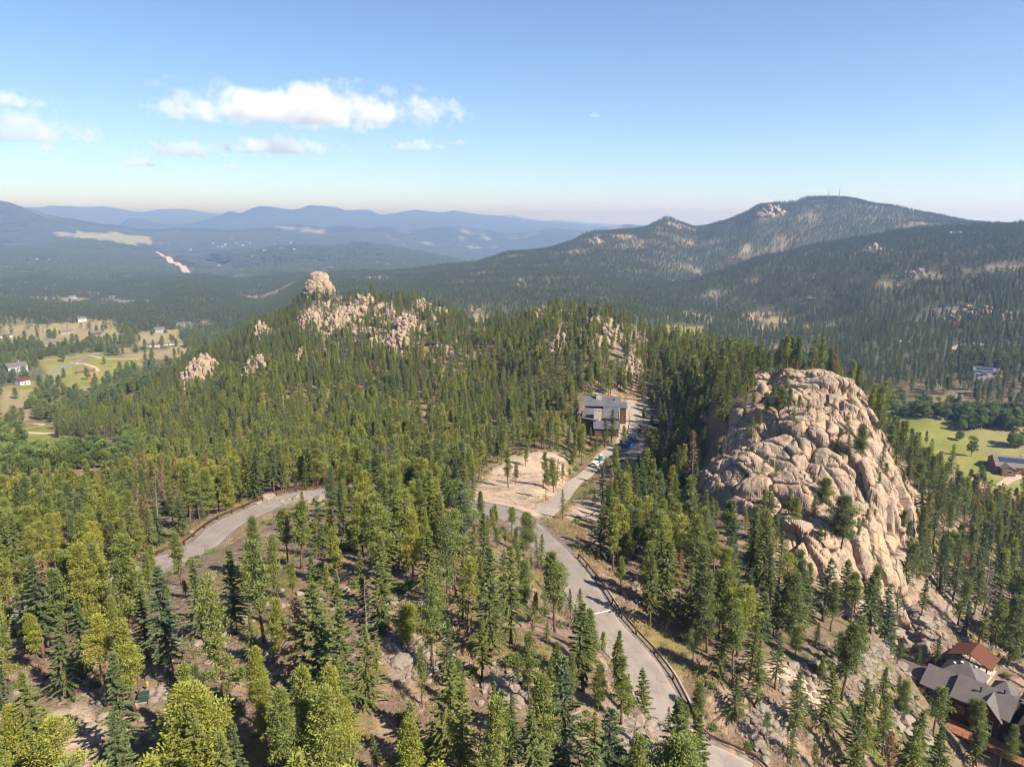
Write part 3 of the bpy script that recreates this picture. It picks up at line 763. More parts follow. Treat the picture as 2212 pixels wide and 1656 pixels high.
def make_broad(seed, H, R, nb, ns, size, cb=0.25):
    rng = RS(seed); tp, tr = trunk_geo(H*0.8, 0.02*H + 0.05, rng, lean=0.06)
    P = []; D = []; L = []; W = []; LV = []; limbs = []
    for i in range(nb):
        t = (i + 0.5) / nb; ph = i * 2.39996
        zc = 1 - 1.75 * t; rr = math.sqrt(max(0, 1 - min(1, zc*zc)))
        c = np.array([math.cos(ph)*rr*R*0.68, math.sin(ph)*rr*R*0.68, H*(cb + (1-cb)*0.5) + zc*H*(1-cb)*0.40]) * rng.uniform(0.68, 1.28, 3)
        br = R * rng.uniform(0.20, 0.50); cl = rng.uniform(-0.18, 0.18)
        dd = rng.normal(size=(ns, 3)); dd[:, 2] += 0.25; dd /= np.linalg.norm(dd, axis=1)[:, None]
        P.append(c + dd * br * (rng.rand(ns, 1) ** 0.35) * [1, 1, 0.8]); D.append(dd + rng.normal(0, 0.7, (ns, 3)))
        L.append(size * rng.uniform(0.7, 1.3, ns)); W.append(size * rng.uniform(0.55, 0.9, ns))
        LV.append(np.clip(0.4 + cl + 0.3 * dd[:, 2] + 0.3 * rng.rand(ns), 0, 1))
        limbs.append((np.array([0, 0, H*cb*rng.uniform(0.7, 1.3)]), c))
    V, F = sprays(np.concatenate(P), np.concatenate(D), np.concatenate(L), np.concatenate(W), rng)
    return V, F, np.concatenate(LV), tp, tr, limbs

def make_dead(seed, H, nb, needles):
    rng = RS(seed); tp, tr = trunk_geo(H, 0.010*H + 0.04, rng, lean=0.05); limbs = []
    P = []; D = []; L = []; W = []
    for i in range(nb):
        t = (i + rng.rand()) / nb; z = H * (0.22 + 0.75 * t); az = i * 2.4 + rng.rand(); bl = (1.7 - 1.25 * t) * rng.uniform(0.4, 1.1)
        b0 = np.array([np.interp(z, tp[:, 2], tp[:, 0]), np.interp(z, tp[:, 2], tp[:, 1]), z]); d0 = limb_dir(az, rng.uniform(-0.3, 0.25))
        limbs.append((b0, b0 + d0 * bl))
        for k in range(3):
            s = rng.uniform(0.3, 0.95); q = b0 + d0 * bl * s
            limbs.append((q, q + limb_dir(az + rng.uniform(-1, 1), rng.uniform(-0.5, 0.3)) * bl * 0.4))
        m = needles
        if m:
            s = rng.rand(m) ** 0.6
            P.append(b0 + d0 * (s * bl)[:, None] + rng.normal(0, 0.1, (m, 3))); D.append(np.column_stack([rng.normal(0, 1, (m, 2)), rng.uniform(-1, 0.1, m)]))
            L.append(rng.uniform(0.2, 0.45, m)); W.append(rng.uniform(0.06, 0.14, m))
    if P:
        V, F = sprays(np.concatenate(P), np.concatenate(D), np.concatenate(L), np.concatenate(W), rng)
        return V, F, rng.rand(len(F)), tp, tr, limbs
    return None, None, None, tp, tr, limbs

def wood_geo(tp, tr, limbs, nside=7, limb_r=0.045):
    mb = MB(); mb.tube(tp, tr, nside)
    for a, b in limbs:
        r = limb_r * (0.6 + 0.25 * np.linalg.norm(b - a))
        mid_ = (a + b) / 2 + np.array((0, 0, -0.05 * np.linalg.norm(b - a)))
        mb.tube([a, mid_, b], [r, r*0.7, r*0.25], 3, False)
    return np.concatenate(mb.v), mb.fn

def split_fn(fn):
    d = {}
    for f in fn: d.setdefault(len(f), []).append(f)
    return [np.array(v) for v in d.values()]

class Proto: pass
def proto(kind, seed, gen, leafmat, bark, limb_step=1, limb_r=0.045):
    V, F, lv, tp, tr, limbs = gen
    p = Proto(); p.kind = kind
    tv, tf = wood_geo(tp, tr, limbs[::limb_step], 7, limb_r)
    p.trunk = mesh_np(kind + '_trunk', tv, split_fn(tf), [bark], smooth=True)
    p.crown = crown_mesh(kind + '_crown', V, F, lv, leafmat) if V is not None else None
    p.H = float(tp[-1, 2]); p.R = float(np.percentile(np.hypot(V[:, 0], V[:, 1]), 97)) if V is not None else 1.2
    return p

FIRS = [proto('fir', 10+i, make_fir(10+i, H, R*1.25, int(nb*1.1), 150, 0.30, cb, dr, gp), M['needle'], M['bark'], 4)
        for i, (H, R, nb, cb, dr, gp) in enumerate([(14, 2.0, 105, .10, .28, .0), (13, 1.7, 98, .14, .22, .04), (15, 2.3, 112, .06, .34, .0), (12, 1.5, 90, .2, .2, .08), (14.5, 1.9, 100, .16, .3, .10), (11, 2.0, 86, .05, .25, .0), (13.5, 1.55, 95, .24, .25, .06)])]
PINES = [proto('pine', 40+i, make_pine(40+i, H, R*0.98, int(nb*1.45), 58, 0.25, cb-.10, tf*0.84, st), M['needle'], M['bark'], 1)
         for i, (H, R, nb, cb, tf, st) in enumerate([(13, 1.5, 58, .42, .55, 10), (12, 1.25, 48, .5, .5, 14), (14, 1.8, 66, .32, .62, 10), (11, 1.7, 60, .22, .6, 6), (13.5, 1.3, 50, .38, .5, 12), (12.5, 2.1, 66, .3, .7, 8), (10, 1.0, 36, .45, .42, 12)])]
PINES += [proto('pine', 50+i, make_pine(50+i, H, R, nb, 52, 0.26, cb, tf, st, 1.0, pt, gp), M['needle'], M['bark'], 1) for i, (H, R, nb, cb, tf, st, pt, gp) in enumerate([(13, 1.5, 56, .34, .5, 16, 1.8, .42), (12, 1.9, 52, .4, .6, 10, 2.4, .3), (11.5, 1.3, 48, .2, .48, 4, 1.1, .3), (14, 1.4, 70, .5, .5, 20, 1.5, .35)])]
FIRS += [proto('fir', 30+i, make_fir(30+i, H, R, 96, 120, 0.31, cb, .32, gp), M['needle'], M['bark'], 3) for i, (H, R, cb, gp) in enumerate([(13, 2.1, .18, .3), (12, 2.5, .06, .16), (14, 1.7, .3, .24)])]
LUSH = [proto('pine', 60+i, make_pine(60+i, H, R, nb, 90, 0.28, cb, .75, 4, 1.0, 2.2), M['needle'], M['bark'], 1) for i, (H, R, nb, cb) in enumerate([(10, 2.3, 70, .16), (12, 2.6, 80, .25)])]
DEAD_RED = [proto('dead', 70+i, make_dead(70+i, H, 46, nn), M['rust'], M['greybark'], 1, 0.03) for i, (H, nn) in enumerate([(11, 36), (12, 22), (10, 48)])]
DEAD_GREY = [proto('dead', 80+i, make_dead(80+i, H, 52, 0), None, M['greybark'], 1, 0.032) for i, H in enumerate((11, 9))]
BROAD = [proto('broadleaf', 90+i, make_broad(90+i, H, R, 26, 130, 0.5, cb), M['leaf'], M['greybark'], 2, 0.07) for i, (H, R, cb) in enumerate([(11, 4.0, .18), (9, 3.6, .12), (12, 3.3, .28)])]
BUSH = [proto('shrub', 95+i, make_broad(95+i, 1.3, 0.95, 9, 70, 0.22, 0.0), M['leaf'], M['bark'], 3, 0.02) for i in range(2)]

# instanced woods: lighter versions of the same trees, crown and trunk in one mesh
def lod_proto(gen, leafmat, bark, trunk_h=0.5):
    V, F, lv, tp, tr, limbs = gen
    mb = MB(); mb.tube(tp[[0, 3, 6]], np.array(tr)[[0, 3, 6]]*1.15, 4, False)
    tv = np.concatenate(mb.v); tf = np.array(mb.fn) + len(V)
    return mesh_np('tree', np.concatenate([V, tv]), [F, tf], [leafmat, bark], fmat=np.r_[np.zeros(len(F), int), np.ones(len(tf), int)],
                   attrs={'lv': ('FACE', np.r_[np.clip(lv, 0, 1), np.full(len(tf), .5)])})
MID = [lod_proto(make_fir(110+i, H, R*1.15, 64, 30, 0.62, cb, .28, .05), M['needle'], M['bark']) for i, (H, R, cb) in enumerate([(13, 1.8, .1), (12, 1.5, .18), (14, 2.1, .08)])] + \
      [lod_proto(make_pine(120+i, H, R*0.95, 46, 17, 0.55, cb-.06, .55, 0), M['needle'], M['bark']) for i, (H, R, cb) in enumerate([(12, 1.45, .36), (11, 1.2, .42), (13, 1.7, .3), (12.5, 1.35, .34)])]
PON = [lod_proto(make_pine(130+i, H, R, 40, 13, 0.85, cb, 1.0, 0, 1.0, 2.0), M['needle'], M['bark']) for i, (H, R, cb) in enumerate([(12, 2.7, .16), (11, 2.4, .12), (13, 3.0, .2)])]
FARP = [lod_proto(make_fir(140+i, H, R, 24, 5, 1.6, .06, .25), M['farneedle'], M['bark']) for i, (H, R) in enumerate([(12, 2.1), (11, 2.5)])] + \
       [lod_proto(make_pine(150+i, H, R, 16, 5, 1.7, .14, 1.1, 0), M['farneedle'], M['bark']) for i, (H, R) in enumerate([(11, 2.5), (12, 2.9)])]
BRM = [lod_proto(make_broad(160+i, H, R, 22, 40, 0.95, .15), M['leaf'], M['greybark']) for i, (H, R) in enumerate([(11, 4.2), (9, 3.6), (12, 3.4)])]
def grove_proto(seed):
    rng = RS(seed); V = []; F = []; n = 0; LV = []
    for k in range(26):
        x, y = rng.uniform(-24, 24, 2); h = rng.uniform(8, 13); r = rng.uniform(2.2, 3.6); m = 5
        th = np.arange(m) * 2*math.pi/m + rng.rand()*6
        ring = np.column_stack([x + r*np.cos(th)*rng.uniform(.7, 1.2, m), y + r*np.sin(th)*rng.uniform(.7, 1.2, m), np.full(m, h*0.18)])
        ring2 = np.column_stack([x + .62*r*np.cos(th+.6), y + .62*r*np.sin(th+.6), h*rng.uniform(.5, .68, m)])
        V += [ring, ring2, [[x, y, h]]]
        for j in range(m):
            j2 = (j+1) % m
            F += [(n+j, n+j2, n+m+j), (n+j2, n+m+j2, n+m+j), (n+m+j, n+m+j2, n+2*m)]
            LV += list(rng.uniform(.1, .6, 3))
        n += 2*m+1
    return mesh_np('grove', np.concatenate([np.array(v) for v in V]), [np.array(F)], [M['farneedle']], attrs={'lv': ('FACE', LV)})
GROVES = [grove_proto(s) for s in (171, 172, 173)]

def collection_of(name, meshes):
    c = bpy.data.collections.new(name)
    for i, me in enumerate(meshes):
        c.objects.link(bpy.data.objects.new('%s_%02d' % (name, i), me))
    return c

def scatter_object(name, pts, idx, scl, rot, tint, coll, label, cat):
    """one object that instances the meshes of a collection on its points"""
    me = bpy.data.meshes.new(name)
    me.vertices.add(len(pts)); me.vertices.foreach_set('co', np.asarray(pts, np.float32).ravel())
    a = me.attributes.new('idx', 'INT', 'POINT'); a.data.foreach_set('value', np.asarray(idx, np.int32))
    a = me.attributes.new('scl', 'FLOAT_VECTOR', 'POINT'); a.data.foreach_set('vector', np.asarray(scl, np.float32).ravel())
    a = me.attributes.new('rot', 'FLOAT_VECTOR', 'POINT'); a.data.foreach_set('vector', np.asarray(rot, np.float32).ravel())
    a = me.attributes.new('tint', 'FLOAT', 'POINT'); a.data.foreach_set('value', np.asarray(tint, np.float32))
    o = obj(name, me)
    g = bpy.data.node_groups.new(name + '_scatter', 'GeometryNodeTree')
    g.interface.new_socket('Geometry', in_out='INPUT', socket_type='NodeSocketGeometry')
    g.interface.new_socket('Geometry', in_out='OUTPUT', socket_type='NodeSocketGeometry')
    N = g.nodes.new; L = g.links.new
    gi = N('NodeGroupInput'); go = N('NodeGroupOutput'); ci = N('GeometryNodeCollectionInfo'); ip = N('GeometryNodeInstanceOnPoints')
    ci.inputs['Collection'].default_value = coll; ci.inputs['Separate Children'].default_value = True; ci.inputs['Reset Children'].default_value = True
    def na(nm, ty):
        n = N('GeometryNodeInputNamedAttribute'); n.data_type = ty; n.inputs[0].default_value = nm; return n.outputs[0]
    ip.inputs['Pick Instance'].default_value = True
    L(gi.outputs[0], ip.inputs['Points']); L(ci.outputs[0], ip.inputs['Instance']); L(na('idx', 'INT'), ip.inputs['Instance Index'])
    er = N('FunctionNodeEulerToRotation'); L(na('rot', 'FLOAT_VECTOR'), er.inputs[0]); L(er.outputs[0], ip.inputs['Rotation'])
    L(na('scl', 'FLOAT_VECTOR'), ip.inputs['Scale']); L(ip.outputs[0], go.inputs[0])
    md = o.modifiers.new('scatter', 'NODES'); md.node_group = g
    return tag(o, label, cat, kind='stuff')

# ---------------------------------------------------------------- where trees stand
E_ = (TZ - CZ) / RR_[None, :]
EMAX = np.maximum.accumulate(E_, axis=1)
def seen(x, y, z, h):
    """is the top of something of height h on the ground above every nearer ground?"""
    a = np.clip(np.rint((np.arctan2(x, y) - AZ0) / (AZ1 - AZ0) * (NA - 1)).astype(int), 0, NA-1)
    r = np.hypot(x, y)
    b = np.clip(((np.log(r) - LR[0]) / (LR[-1] - LR[0]) * (NR - 1)).astype(int) - 2, 0, NR-1)
    return (z + h - CZ) / r >= EMAX[a, b]
def samp(A, x, y):
    a = np.clip(np.rint((np.arctan2(x, y) - AZ0) / (AZ1 - AZ0) * (NA - 1)).astype(int), 0, NA-1)
    b = np.clip(np.rint((np.log(np.hypot(x, y)) - LR[0]) / (LR[-1] - LR[0]) * (NR - 1)).astype(int), 0, NR-1)
    return A[a, b]
KEEP_OUT = []      # (x, y, radius) round houses and objects
def jgrid(x0, x1, y0, y1, s, seed, j=0.85):
    rng = RS(seed)
    gx, gy = np.meshgrid(np.arange(x0, x1, s), np.arange(y0, y1, s), indexing='ij')
    gx = gx + ((np.arange(gx.shape[1]) % 2) * s * 0.5)[None, :]
    return (gx + rng.uniform(-.5, .5, gx.shape)*s*j).ravel(), (gy + rng.uniform(-.5, .5, gy.shape)*s*j).ravel()
SIGHT = [[(335,1240),(345,1195),(480,1120),(560,1085),(640,1064),(770,1060),(770,1076),(640,1088),(570,1108),(520,1145),(420,1200)],
 [(1165,1150),(1090,1105),(1160,1095),(1200,1150),(1260,1215),(1400,1370),(1570,1530),(1690,1660),(1600,1660),(1480,1505),(1370,1382),(1285,1290)],
 [(1030,1086),(1055,1040),(1105,1000),(1150,985),(1170,995),(1168,1050),(1195,1110),(1120,1105)], [(1200,1090),(1260,1035),(1280,1000),(1312,975),(1312,1010),(1300,1035),(1240,1080)],
 [(1252,857),(1335,857),(1350,880),(1400,895),(1400,980),(1345,980),(1330,945),(1275,945)], [(1970,1470),(2070,1390),(2140,1400),(2212,1440),(2212,1650),(2080,1640),(2060,1600)],
 [(80,755),(300,762),(290,785),(215,830),(130,845),(60,860),(110,880),(115,945),(0,960),(0,740)], [(0,930),(120,945),(300,952),(250,978),(120,994),(0,1000)], [(1990,900),(2212,925),(2212,1035),(2110,1015)],
 [(1520,1010),(1590,895),(1660,840),(1780,840),(1840,920),(1920,1070),(1900,1190),(1830,1190),(1750,1150),(1620,1080),(1550,1060)],
 [(2110,850),(2030,860),(1920,840),(1920,890),(2000,905)], [(1930,1340),(2040,1340),(2040,1400),(1960,1400)]]
def blocks_view(x, y, z, h, w=1.6):
    """does a tree here hide one of the open views of the photograph"""
    bad = np.zeros(np.shape(x), bool)
    sx = w/np.hypot(x, y)*FPX/SC
    for k in (0.0, 0.25, 0.5, 0.75, 1.0):
        px, py = project(x, y, z + h*k)
        for j in ((-1, 0, 1) if k < 0.9 else (0,)):
            for P in SIGHT: bad |= in_poly(px + sx*j*(1-0.6*k), py, P)
    return bad
def clear_factor(x, y):
    f = np.ones(len(x))
    d, _ = line_dist(x, y, ROAD[::3]); f[d < ROAD_W/2 + 2.4] = 0
    d, _ = line_dist(x, y, DRIVE[::2]); f[d < DRIVE_W/2 + 1.6] = 0
    for P in VP:
        d, _ = line_dist(x, y, P[::2]); f[d < 6] = 0
    for kx, ky, kr in KEEP_OUT: f[np.hypot(x-kx, y-ky) < kr] = 0
    return f
# ---------------------------------------------------------------- big granite outcrop
def rock_coarse(u, v, seed):
    wu = u + 2.0 * fbm2(u/8, v/11, 3, seed+5); wv = v + 2.0 * fbm2(u/8+40, v/11, 3, seed+6)
    d, c, lx, ly = voronoi2(wu/9.0, wv/16.0, seed)
    h = 0.8*np.minimum(1, d*2.6)**0.6 + 1.4*(1-np.exp(-d/.05)) + (c-0.5)*3.6 + 0.6*(lx*9*((c*5) % 1 - .5) + ly*16*((c*11) % 1 - .5)*0.6)
    return h + 1.0*fbm2(u/6, v/6, 3, seed+10) - 1.6
def rock_detail(P, B, seed, su):
    """crack and block relief measured in space, so that steep faces break up like flat ones"""
    q = P @ B.T
    q = q + 0.55*su*np.column_stack([vnoise3(P/(3.2*su)+k*9.7, seed+40+k) for k in range(3)])
    d, c, o = voronoi3(q/np.array((11.5, 5.0, 6.5))/su, seed+1)
    k2 = 0.55 + 0.6*((c*17) % 1)
    h = k2*(0.35*np.minimum(1, d*3)**0.6 + 1.35*(1-np.exp(-d/.035)) + (c-.5)*1.2 + 2.4*(o[:, 0]*((c*5) % 1-.5) + o[:, 1]*((c*11) % 1-.5)))
    d, c, o = voronoi3(q/np.array((4.0, 2.0, 2.5))/su, seed+2)
    k3 = 0.25 + 0.75*smooth01(vnoise3(P/(5*su), seed+60), -0.3, 0.35)
    h = h + k3*(0.12*np.minimum(1, d*3)**0.6 + 0.45*(1-np.exp(-d/.07)) + (c-.5)*0.35 + 0.6*(o[:, 0]*((c*5) % 1-.5) + o[:, 1]*((c*11) % 1-.5)))
    return su*(h - 1.3 + 0.13*vnoise3(P/(0.9*su), seed+9) + 0.07*vnoise3(P/(0.45*su), seed+12))
def grid_normals(X, Y, Z, st):
    gx = np.gradient(Z, st, axis=0); gy = np.gradient(Z, st, axis=1)
    N = np.stack([-gx, -gy, np.ones_like(Z)], -1); return N/np.linalg.norm(N, axis=-1, keepdims=True)
def soften(A, n):
    for _ in range(n):
        for ax in (0, 1): A = (np.roll(A, 1, ax) + 2*A + np.roll(A, -1, ax))/4
    return A
SURF = []
def rock_field(name, poly, step, top_pix, foot_pix, seed, label, amp=1.0, edge=2.2, lift=-0.6, su=1.0, mat='rock', wob_=1.3):
    poly = np.array(poly)
    x0, y0 = poly.min(0) - 3; x1, y1 = poly.max(0) + 3
    xs = np.arange(x0, x1, step); ys = np.arange(y0, y1, step)
    X, Y = np.meshgrid(xs, ys, indexing='ij')
    d = poly_dist(X, Y, [tuple(p) for p in poly]) + wob_*fbm2(X/5/su, Y/5/su, 3, seed+30)
    t = np.array(at(*top_pix, 60)[:2]); f = np.array(at(*foot_pix, 60)[:2]); dn = (f-t)/np.linalg.norm(f-t)
    v = X*dn[0] + Y*dn[1]; u = X*dn[1] - Y*dn[0]
    gb = ground_base(X, Y); v = v - 0.9*gb
    zc = soften(gb + amp*su*rock_coarse(u/su, v/su, seed) + lift, 2)
    Nn = grid_normals(X, Y, soften(zc, 5), step)
    e1 = np.array((dn[0], dn[1], -0.55)); e1 /= np.linalg.norm(e1); e2 = np.array((dn[1], -dn[0], 0.0)); e3 = np.cross(e1, e2); Bs = np.stack([e1, e2, e3])
    P3 = np.column_stack([X.ravel(), Y.ravel(), zc.ravel()])
    rel = amp*rock_detail(P3, Bs, seed, su).reshape(X.shape)
    z = zc + rel*Nn[..., 2]; Xd = X + rel*Nn[..., 0]; Yd = Y + rel*Nn[..., 1]
    z = z - 5.0 * (1 - smooth01(d, -1.2, edge))
    SURF.append((x0, y0, step, z, d))
    n0, n1 = X.shape
    a, b = np.meshgrid(np.arange(n0-1), np.arange(n1-1), indexing='ij'); q = (a*n1+b).ravel()
    F = np.column_stack([q, q+n1, q+n1+1, q+1])
    keep = (d.ravel()[F] > -1.6).any(1); F = F[keep]
    used = np.unique(F); mp = np.full(n0*n1, -1); mp[used] = np.arange(len(used))
    V = np.column_stack([Xd.ravel(), Yd.ravel(), z.ravel()])[used]
    me = mesh_np(name, V, mp[F], [M[mat]], smooth=False)
    c = V.mean(0); c[2] = V[:, 2].min()
    for_v = V - c; me.vertices.foreach_set('co', for_v.astype(np.float32).ravel()); me.update()
    o = obj(name, me, loc=c)
    return tag(o, label, 'rock outcrop')
rock_field('granite_outcrop', ROCK_XY, 0.24, (1690,890), (1950,1150), 900, 'huge domed pinkish granite outcrop split by deep cracks, right of the road')
def rock_height(x, y):
    """top of the rock surface where there is one, else the ground"""
    g = float(ground(x, y))
    for x0, y0, st, z, d in SURF:
        i, j = int(round((x-x0)/st)), int(round((y-y0)/st))
        if 0 <= i < z.shape[0] and 0 <= j < z.shape[1] and d[i, j] > -0.5: g = max(g, float(z[i, j]))
    return g
for pl, tp, ft, sd_, lb in (([(640,715),(650,672),(700,660),(750,648),(820,645),(900,655),(965,672),(935,695),(908,728),(885,762),(830,765),(790,742),(740,750),(690,742)], (800,650), (850,755), 930, 'broken band of tan rock running along the ridge crest beside the granite tower'),
                            ([(1160,672),(1230,665),(1300,702),(1385,705),(1402,735),(1340,752),(1240,765),(1190,745)], (1240,680), (1300,750), 940, 'broken tan ledges along the right part of the ridge crest')):
    rock_field('rock_outcrop', [at(a_, b_, 300, 900)[:2] for a_, b_ in pl], 0.8, tp, ft, sd_, lb, 1.2, 4.0, 0.8, 1.5, 'crag', 9.0)

# ---------------------------------------------------------------- boulders and crags
def ico(sub):
    bm = bmesh.new(); bmesh.ops.create_icosphere(bm, subdivisions=sub, radius=1.0)
    V = np.array([v.co[:] for v in bm.verts]); F = np.array([[v.index for v in f.verts] for f in bm.faces]); bm.free()
    return V, F
ICO = {s: ico(s) for s in (1, 2, 3, 4)}
def boulder(seed, sub=3, size=(1, 1, 1), cuts=9, rough=0.12):
    rng = RS(seed); V, F = ICO[sub]; V = V.copy()
    V *= (1 + rough * vnoise3(V*1.6 + seed % 97, seed) + rough*0.4 * vnoise3(V*4 + 3, seed+1))[:, None]
    for k in range(cuts):                                   # flatten against random planes: the faceted look of split granite
        n = rng.normal(size=3); n /= np.linalg.norm(n); dd = rng.uniform(0.56, 0.88)
        e = np.maximum(V @ n - dd, 0); V -= (e*0.97)[:, None] * n
    V = V * np.array(size)
    R = np.array(Euler(tuple(rng.uniform(-0.25, 0.25, 2)) + (rng.uniform(0, 6.28),)).to_matrix())
    return V @ R.T, F
def crag(name, dx, dyb, wpx, hpx, label, seed, kind='pile', depth=0.7, n=60, rmin=300, rmax=30000, mat='crag', sub=2):
    x, y, z = at(dx, dyb, rmin, rmax); r = math.hypot(x, y); k_ = 0
    while r > rmax*0.985 and k_ < 30:
        k_ += 1; x, y, z = at(dx, dyb + 2*k_, rmin, rmax); r = math.hypot(x, y)
    hpx += 2*k_; s = SC*r/FPX
    W = wpx*s; H = hpx*s; D = W*depth
    rng = RS(seed); a = math.atan2(x, y); ex = np.array((math.cos(a), -math.sin(a))); ey = np.array((math.sin(a), math.cos(a)))
    VV = []; FF = []; nn = 0
    for i in range(n):
        u = rng.uniform(-1, 1); w_ = rng.uniform(-1, 1)
        if u*u + w_*w_ > 1.05: continue
        p = np.array((x, y)) + ex*u*W/2 + ey*(w_*D/2)
        g = float(ground(p[0], p[1]))
        if kind == 'dome': env = H*max(0.05, (1-u*u*0.8))**0.6*max(0.05, 1-w_*w_*0.8)**0.5
        elif kind == 'col': env = H*rng.uniform(0.25, 1.0)*(1-abs(u)**3)*(0.45 + 0.55*(w_+1)/2)
        else: env = H*rng.uniform(0.2, 1)*(1-0.7*u*u)*(0.35 + 0.65*(w_+1)/2)
        if kind == 'dome': bs = W*rng.uniform(0.06, 0.13); zs = bs*rng.uniform(0.8, 1.7); levels = max(1, int(env/(zs*1.15)))
        else: bs = W*rng.uniform(0.045, 0.11); zs = bs*rng.uniform(0.9, 2.3); levels = max(1, int(env/(zs*1.3)))
        for L in range(min(levels, 6)):
            if kind == 'dome':
                zc = g + env - zs*0.7 - L*zs*1.15
            else: zc = g + env - zs*0.8 - L*zs*1.2
            if zc + zs < g: break
            sz = np.array((bs*rng.uniform(0.8, 1.25), bs*rng.uniform(0.8, 1.25), zs)) * (1 + 0.12*L)
            V, F = boulder(seed*131 + i*7 + L, sub, sz, 13, 0.10)
            q = np.array((p[0], p[1], zc)) + np.r_[rng.normal(0, bs*0.25, 2), 0]
            VV.append(V + q); FF.append(F + nn); nn += len(V)
    V = np.concatenate(VV); F = np.concatenate(FF); o0 = np.array((x, y, z))
    o = obj(name, mesh_np(name, V - o0, F, [M[mat]], smooth=False), loc=o0)
    tag(o, label, 'rock outcrop')
    return o
CRAGS = [  # dx, base dy, width px, height px, form, boulders, label
 (691,641,54,54,'dome',520,'tall round-topped granite tower crowning the wooded ridge'),
 (703,668,44,26,'pile',70,'jumble of boulders just below the granite tower'),
 (562,727,44,42,'pile',90,'blocky crag alone on the ridge flank left of the granite tower'),
 (668,702,38,40,'pile',80,'broken buttress below and left of the granite tower'),
 (718,722,38,50,'col',80,'steep ribbed slab of rock below the granite tower'),
 (763,695,72,42,'pile',150,'wide heap of upright blocks in the middle of the ridge crest rocks'),
 (786,665,54,42,'pile',120,'rounded boulder heap on the crest right of the granite tower'),
 (842,696,28,46,'col',60,'tall cluster of pale columns below the crest pines'),
 (882,715,42,50,'col',80,'orange tinted columnar crag with a knob on top'),
 (858,750,50,52,'col',110,'lowest fluted crag of the ridge, columns reaching into the trees'),
 (912,668,36,34,'pile',80,'small stepped crag at the right end of the ridge crest rocks'),
 (952,672,34,20,'pile',50,'low broken ledge trailing off the crest to the right'),
 (762,744,20,24,'col',34,'small twin pillar standing among firs below the crest'),
 (650,771,22,30,'pile',40,'narrow rock stack among firs below the granite tower'),
 (950,766,50,28,'pile',70,'low tilted slabs between trees below the ridge clearing'),
 (808,750,40,24,'pile',60,'pale rubble slope between the twin pillar and the fluted crag'),
 (432,820,64,66,'col',150,'isolated pale cliff low on the left flank of the ridge'),
 (552,806,46,52,'pile',90,'broken boulder slope between the isolated cliff and the ridge'),
 (506,788,20,20,'pile',26,'small orange crag right of the isolated pale cliff'),
 (1168,682,34,34,'pile',60,'grey crag on the crest right of the grassy clearing'),
 (1225,674,20,22,'pile',30,'stacked round boulders on the crest among pines'),
 (1204,698,54,28,'pile',70,'row of pale blocks stepping down below the crest pines'),
 (1320,737,52,44,'pile',110,'large angular crag on the right part of the wooded ridge'),
 (1210,757,50,48,'col',70,'leaning narrow slabs in forest below the crest'),
 (1260,749,24,32,'pile',34,'small dark block left of the large angular crag'),
 (1370,801,50,46,'pile',80,'pale shattered crag deep in the forest behind the house'),
 (1557,784,70,30,'pile',80,'dark flat-topped ledges among pines above the domed outcrop'),
 (1608,776,16,22,'pile',20,'small pale boulder group right of the flat-topped ledges'),
]
for i, (dx, dyb, wp, hp, kd, n, lb) in enumerate(CRAGS):
    crag('rock_outcrop', dx, dyb+3, wp*(1 if i == 0 else 1.25), hp*(1 if i == 0 else 0.85), lb, 300+i, kd, 0.75, n if i == 0 else n*2, 300 if dx < 1500 else 240, 900)
FAR_CRAGS = [
 (2095,684,84,20,70,700,1800,'long pale cliff band on the right hillside above the houses'), (2165,688,50,18,40,700,1800,'smaller cliff band at the right edge of the hillside'),
 (1975,594,40,20,40,1200,1990,'domed slab high on the near right hillside'), (1702,583,22,14,24,1200,1990,'small pale slab near the left end of the near right ridge'),
 (1880,545,52,18,40,1200,1990,'bare broken slabs just under the near right ridge line'), (1663,464,58,26,70,2400,3300,'cliff on the shoulder left of the highest summit'),
 (1811,499,18,12,20,2400,3300,'small bare crag below the highest summit'), (1288,528,38,20,50,2400,3300,'ribbed cliff on the low spur left of the knob'),
 (1130,625,40,14,30,1500,2600,'scattered pale ledges on the spur behind the ridge')]
for i, (dx, dyb, wp, hp, n, r0, r1, lb) in enumerate(FAR_CRAGS):
    crag('rock_outcrop', dx, dyb, wp, hp, lb, 400+i, 'pile', 0.5, n, r0, r1, 'crag', 2)

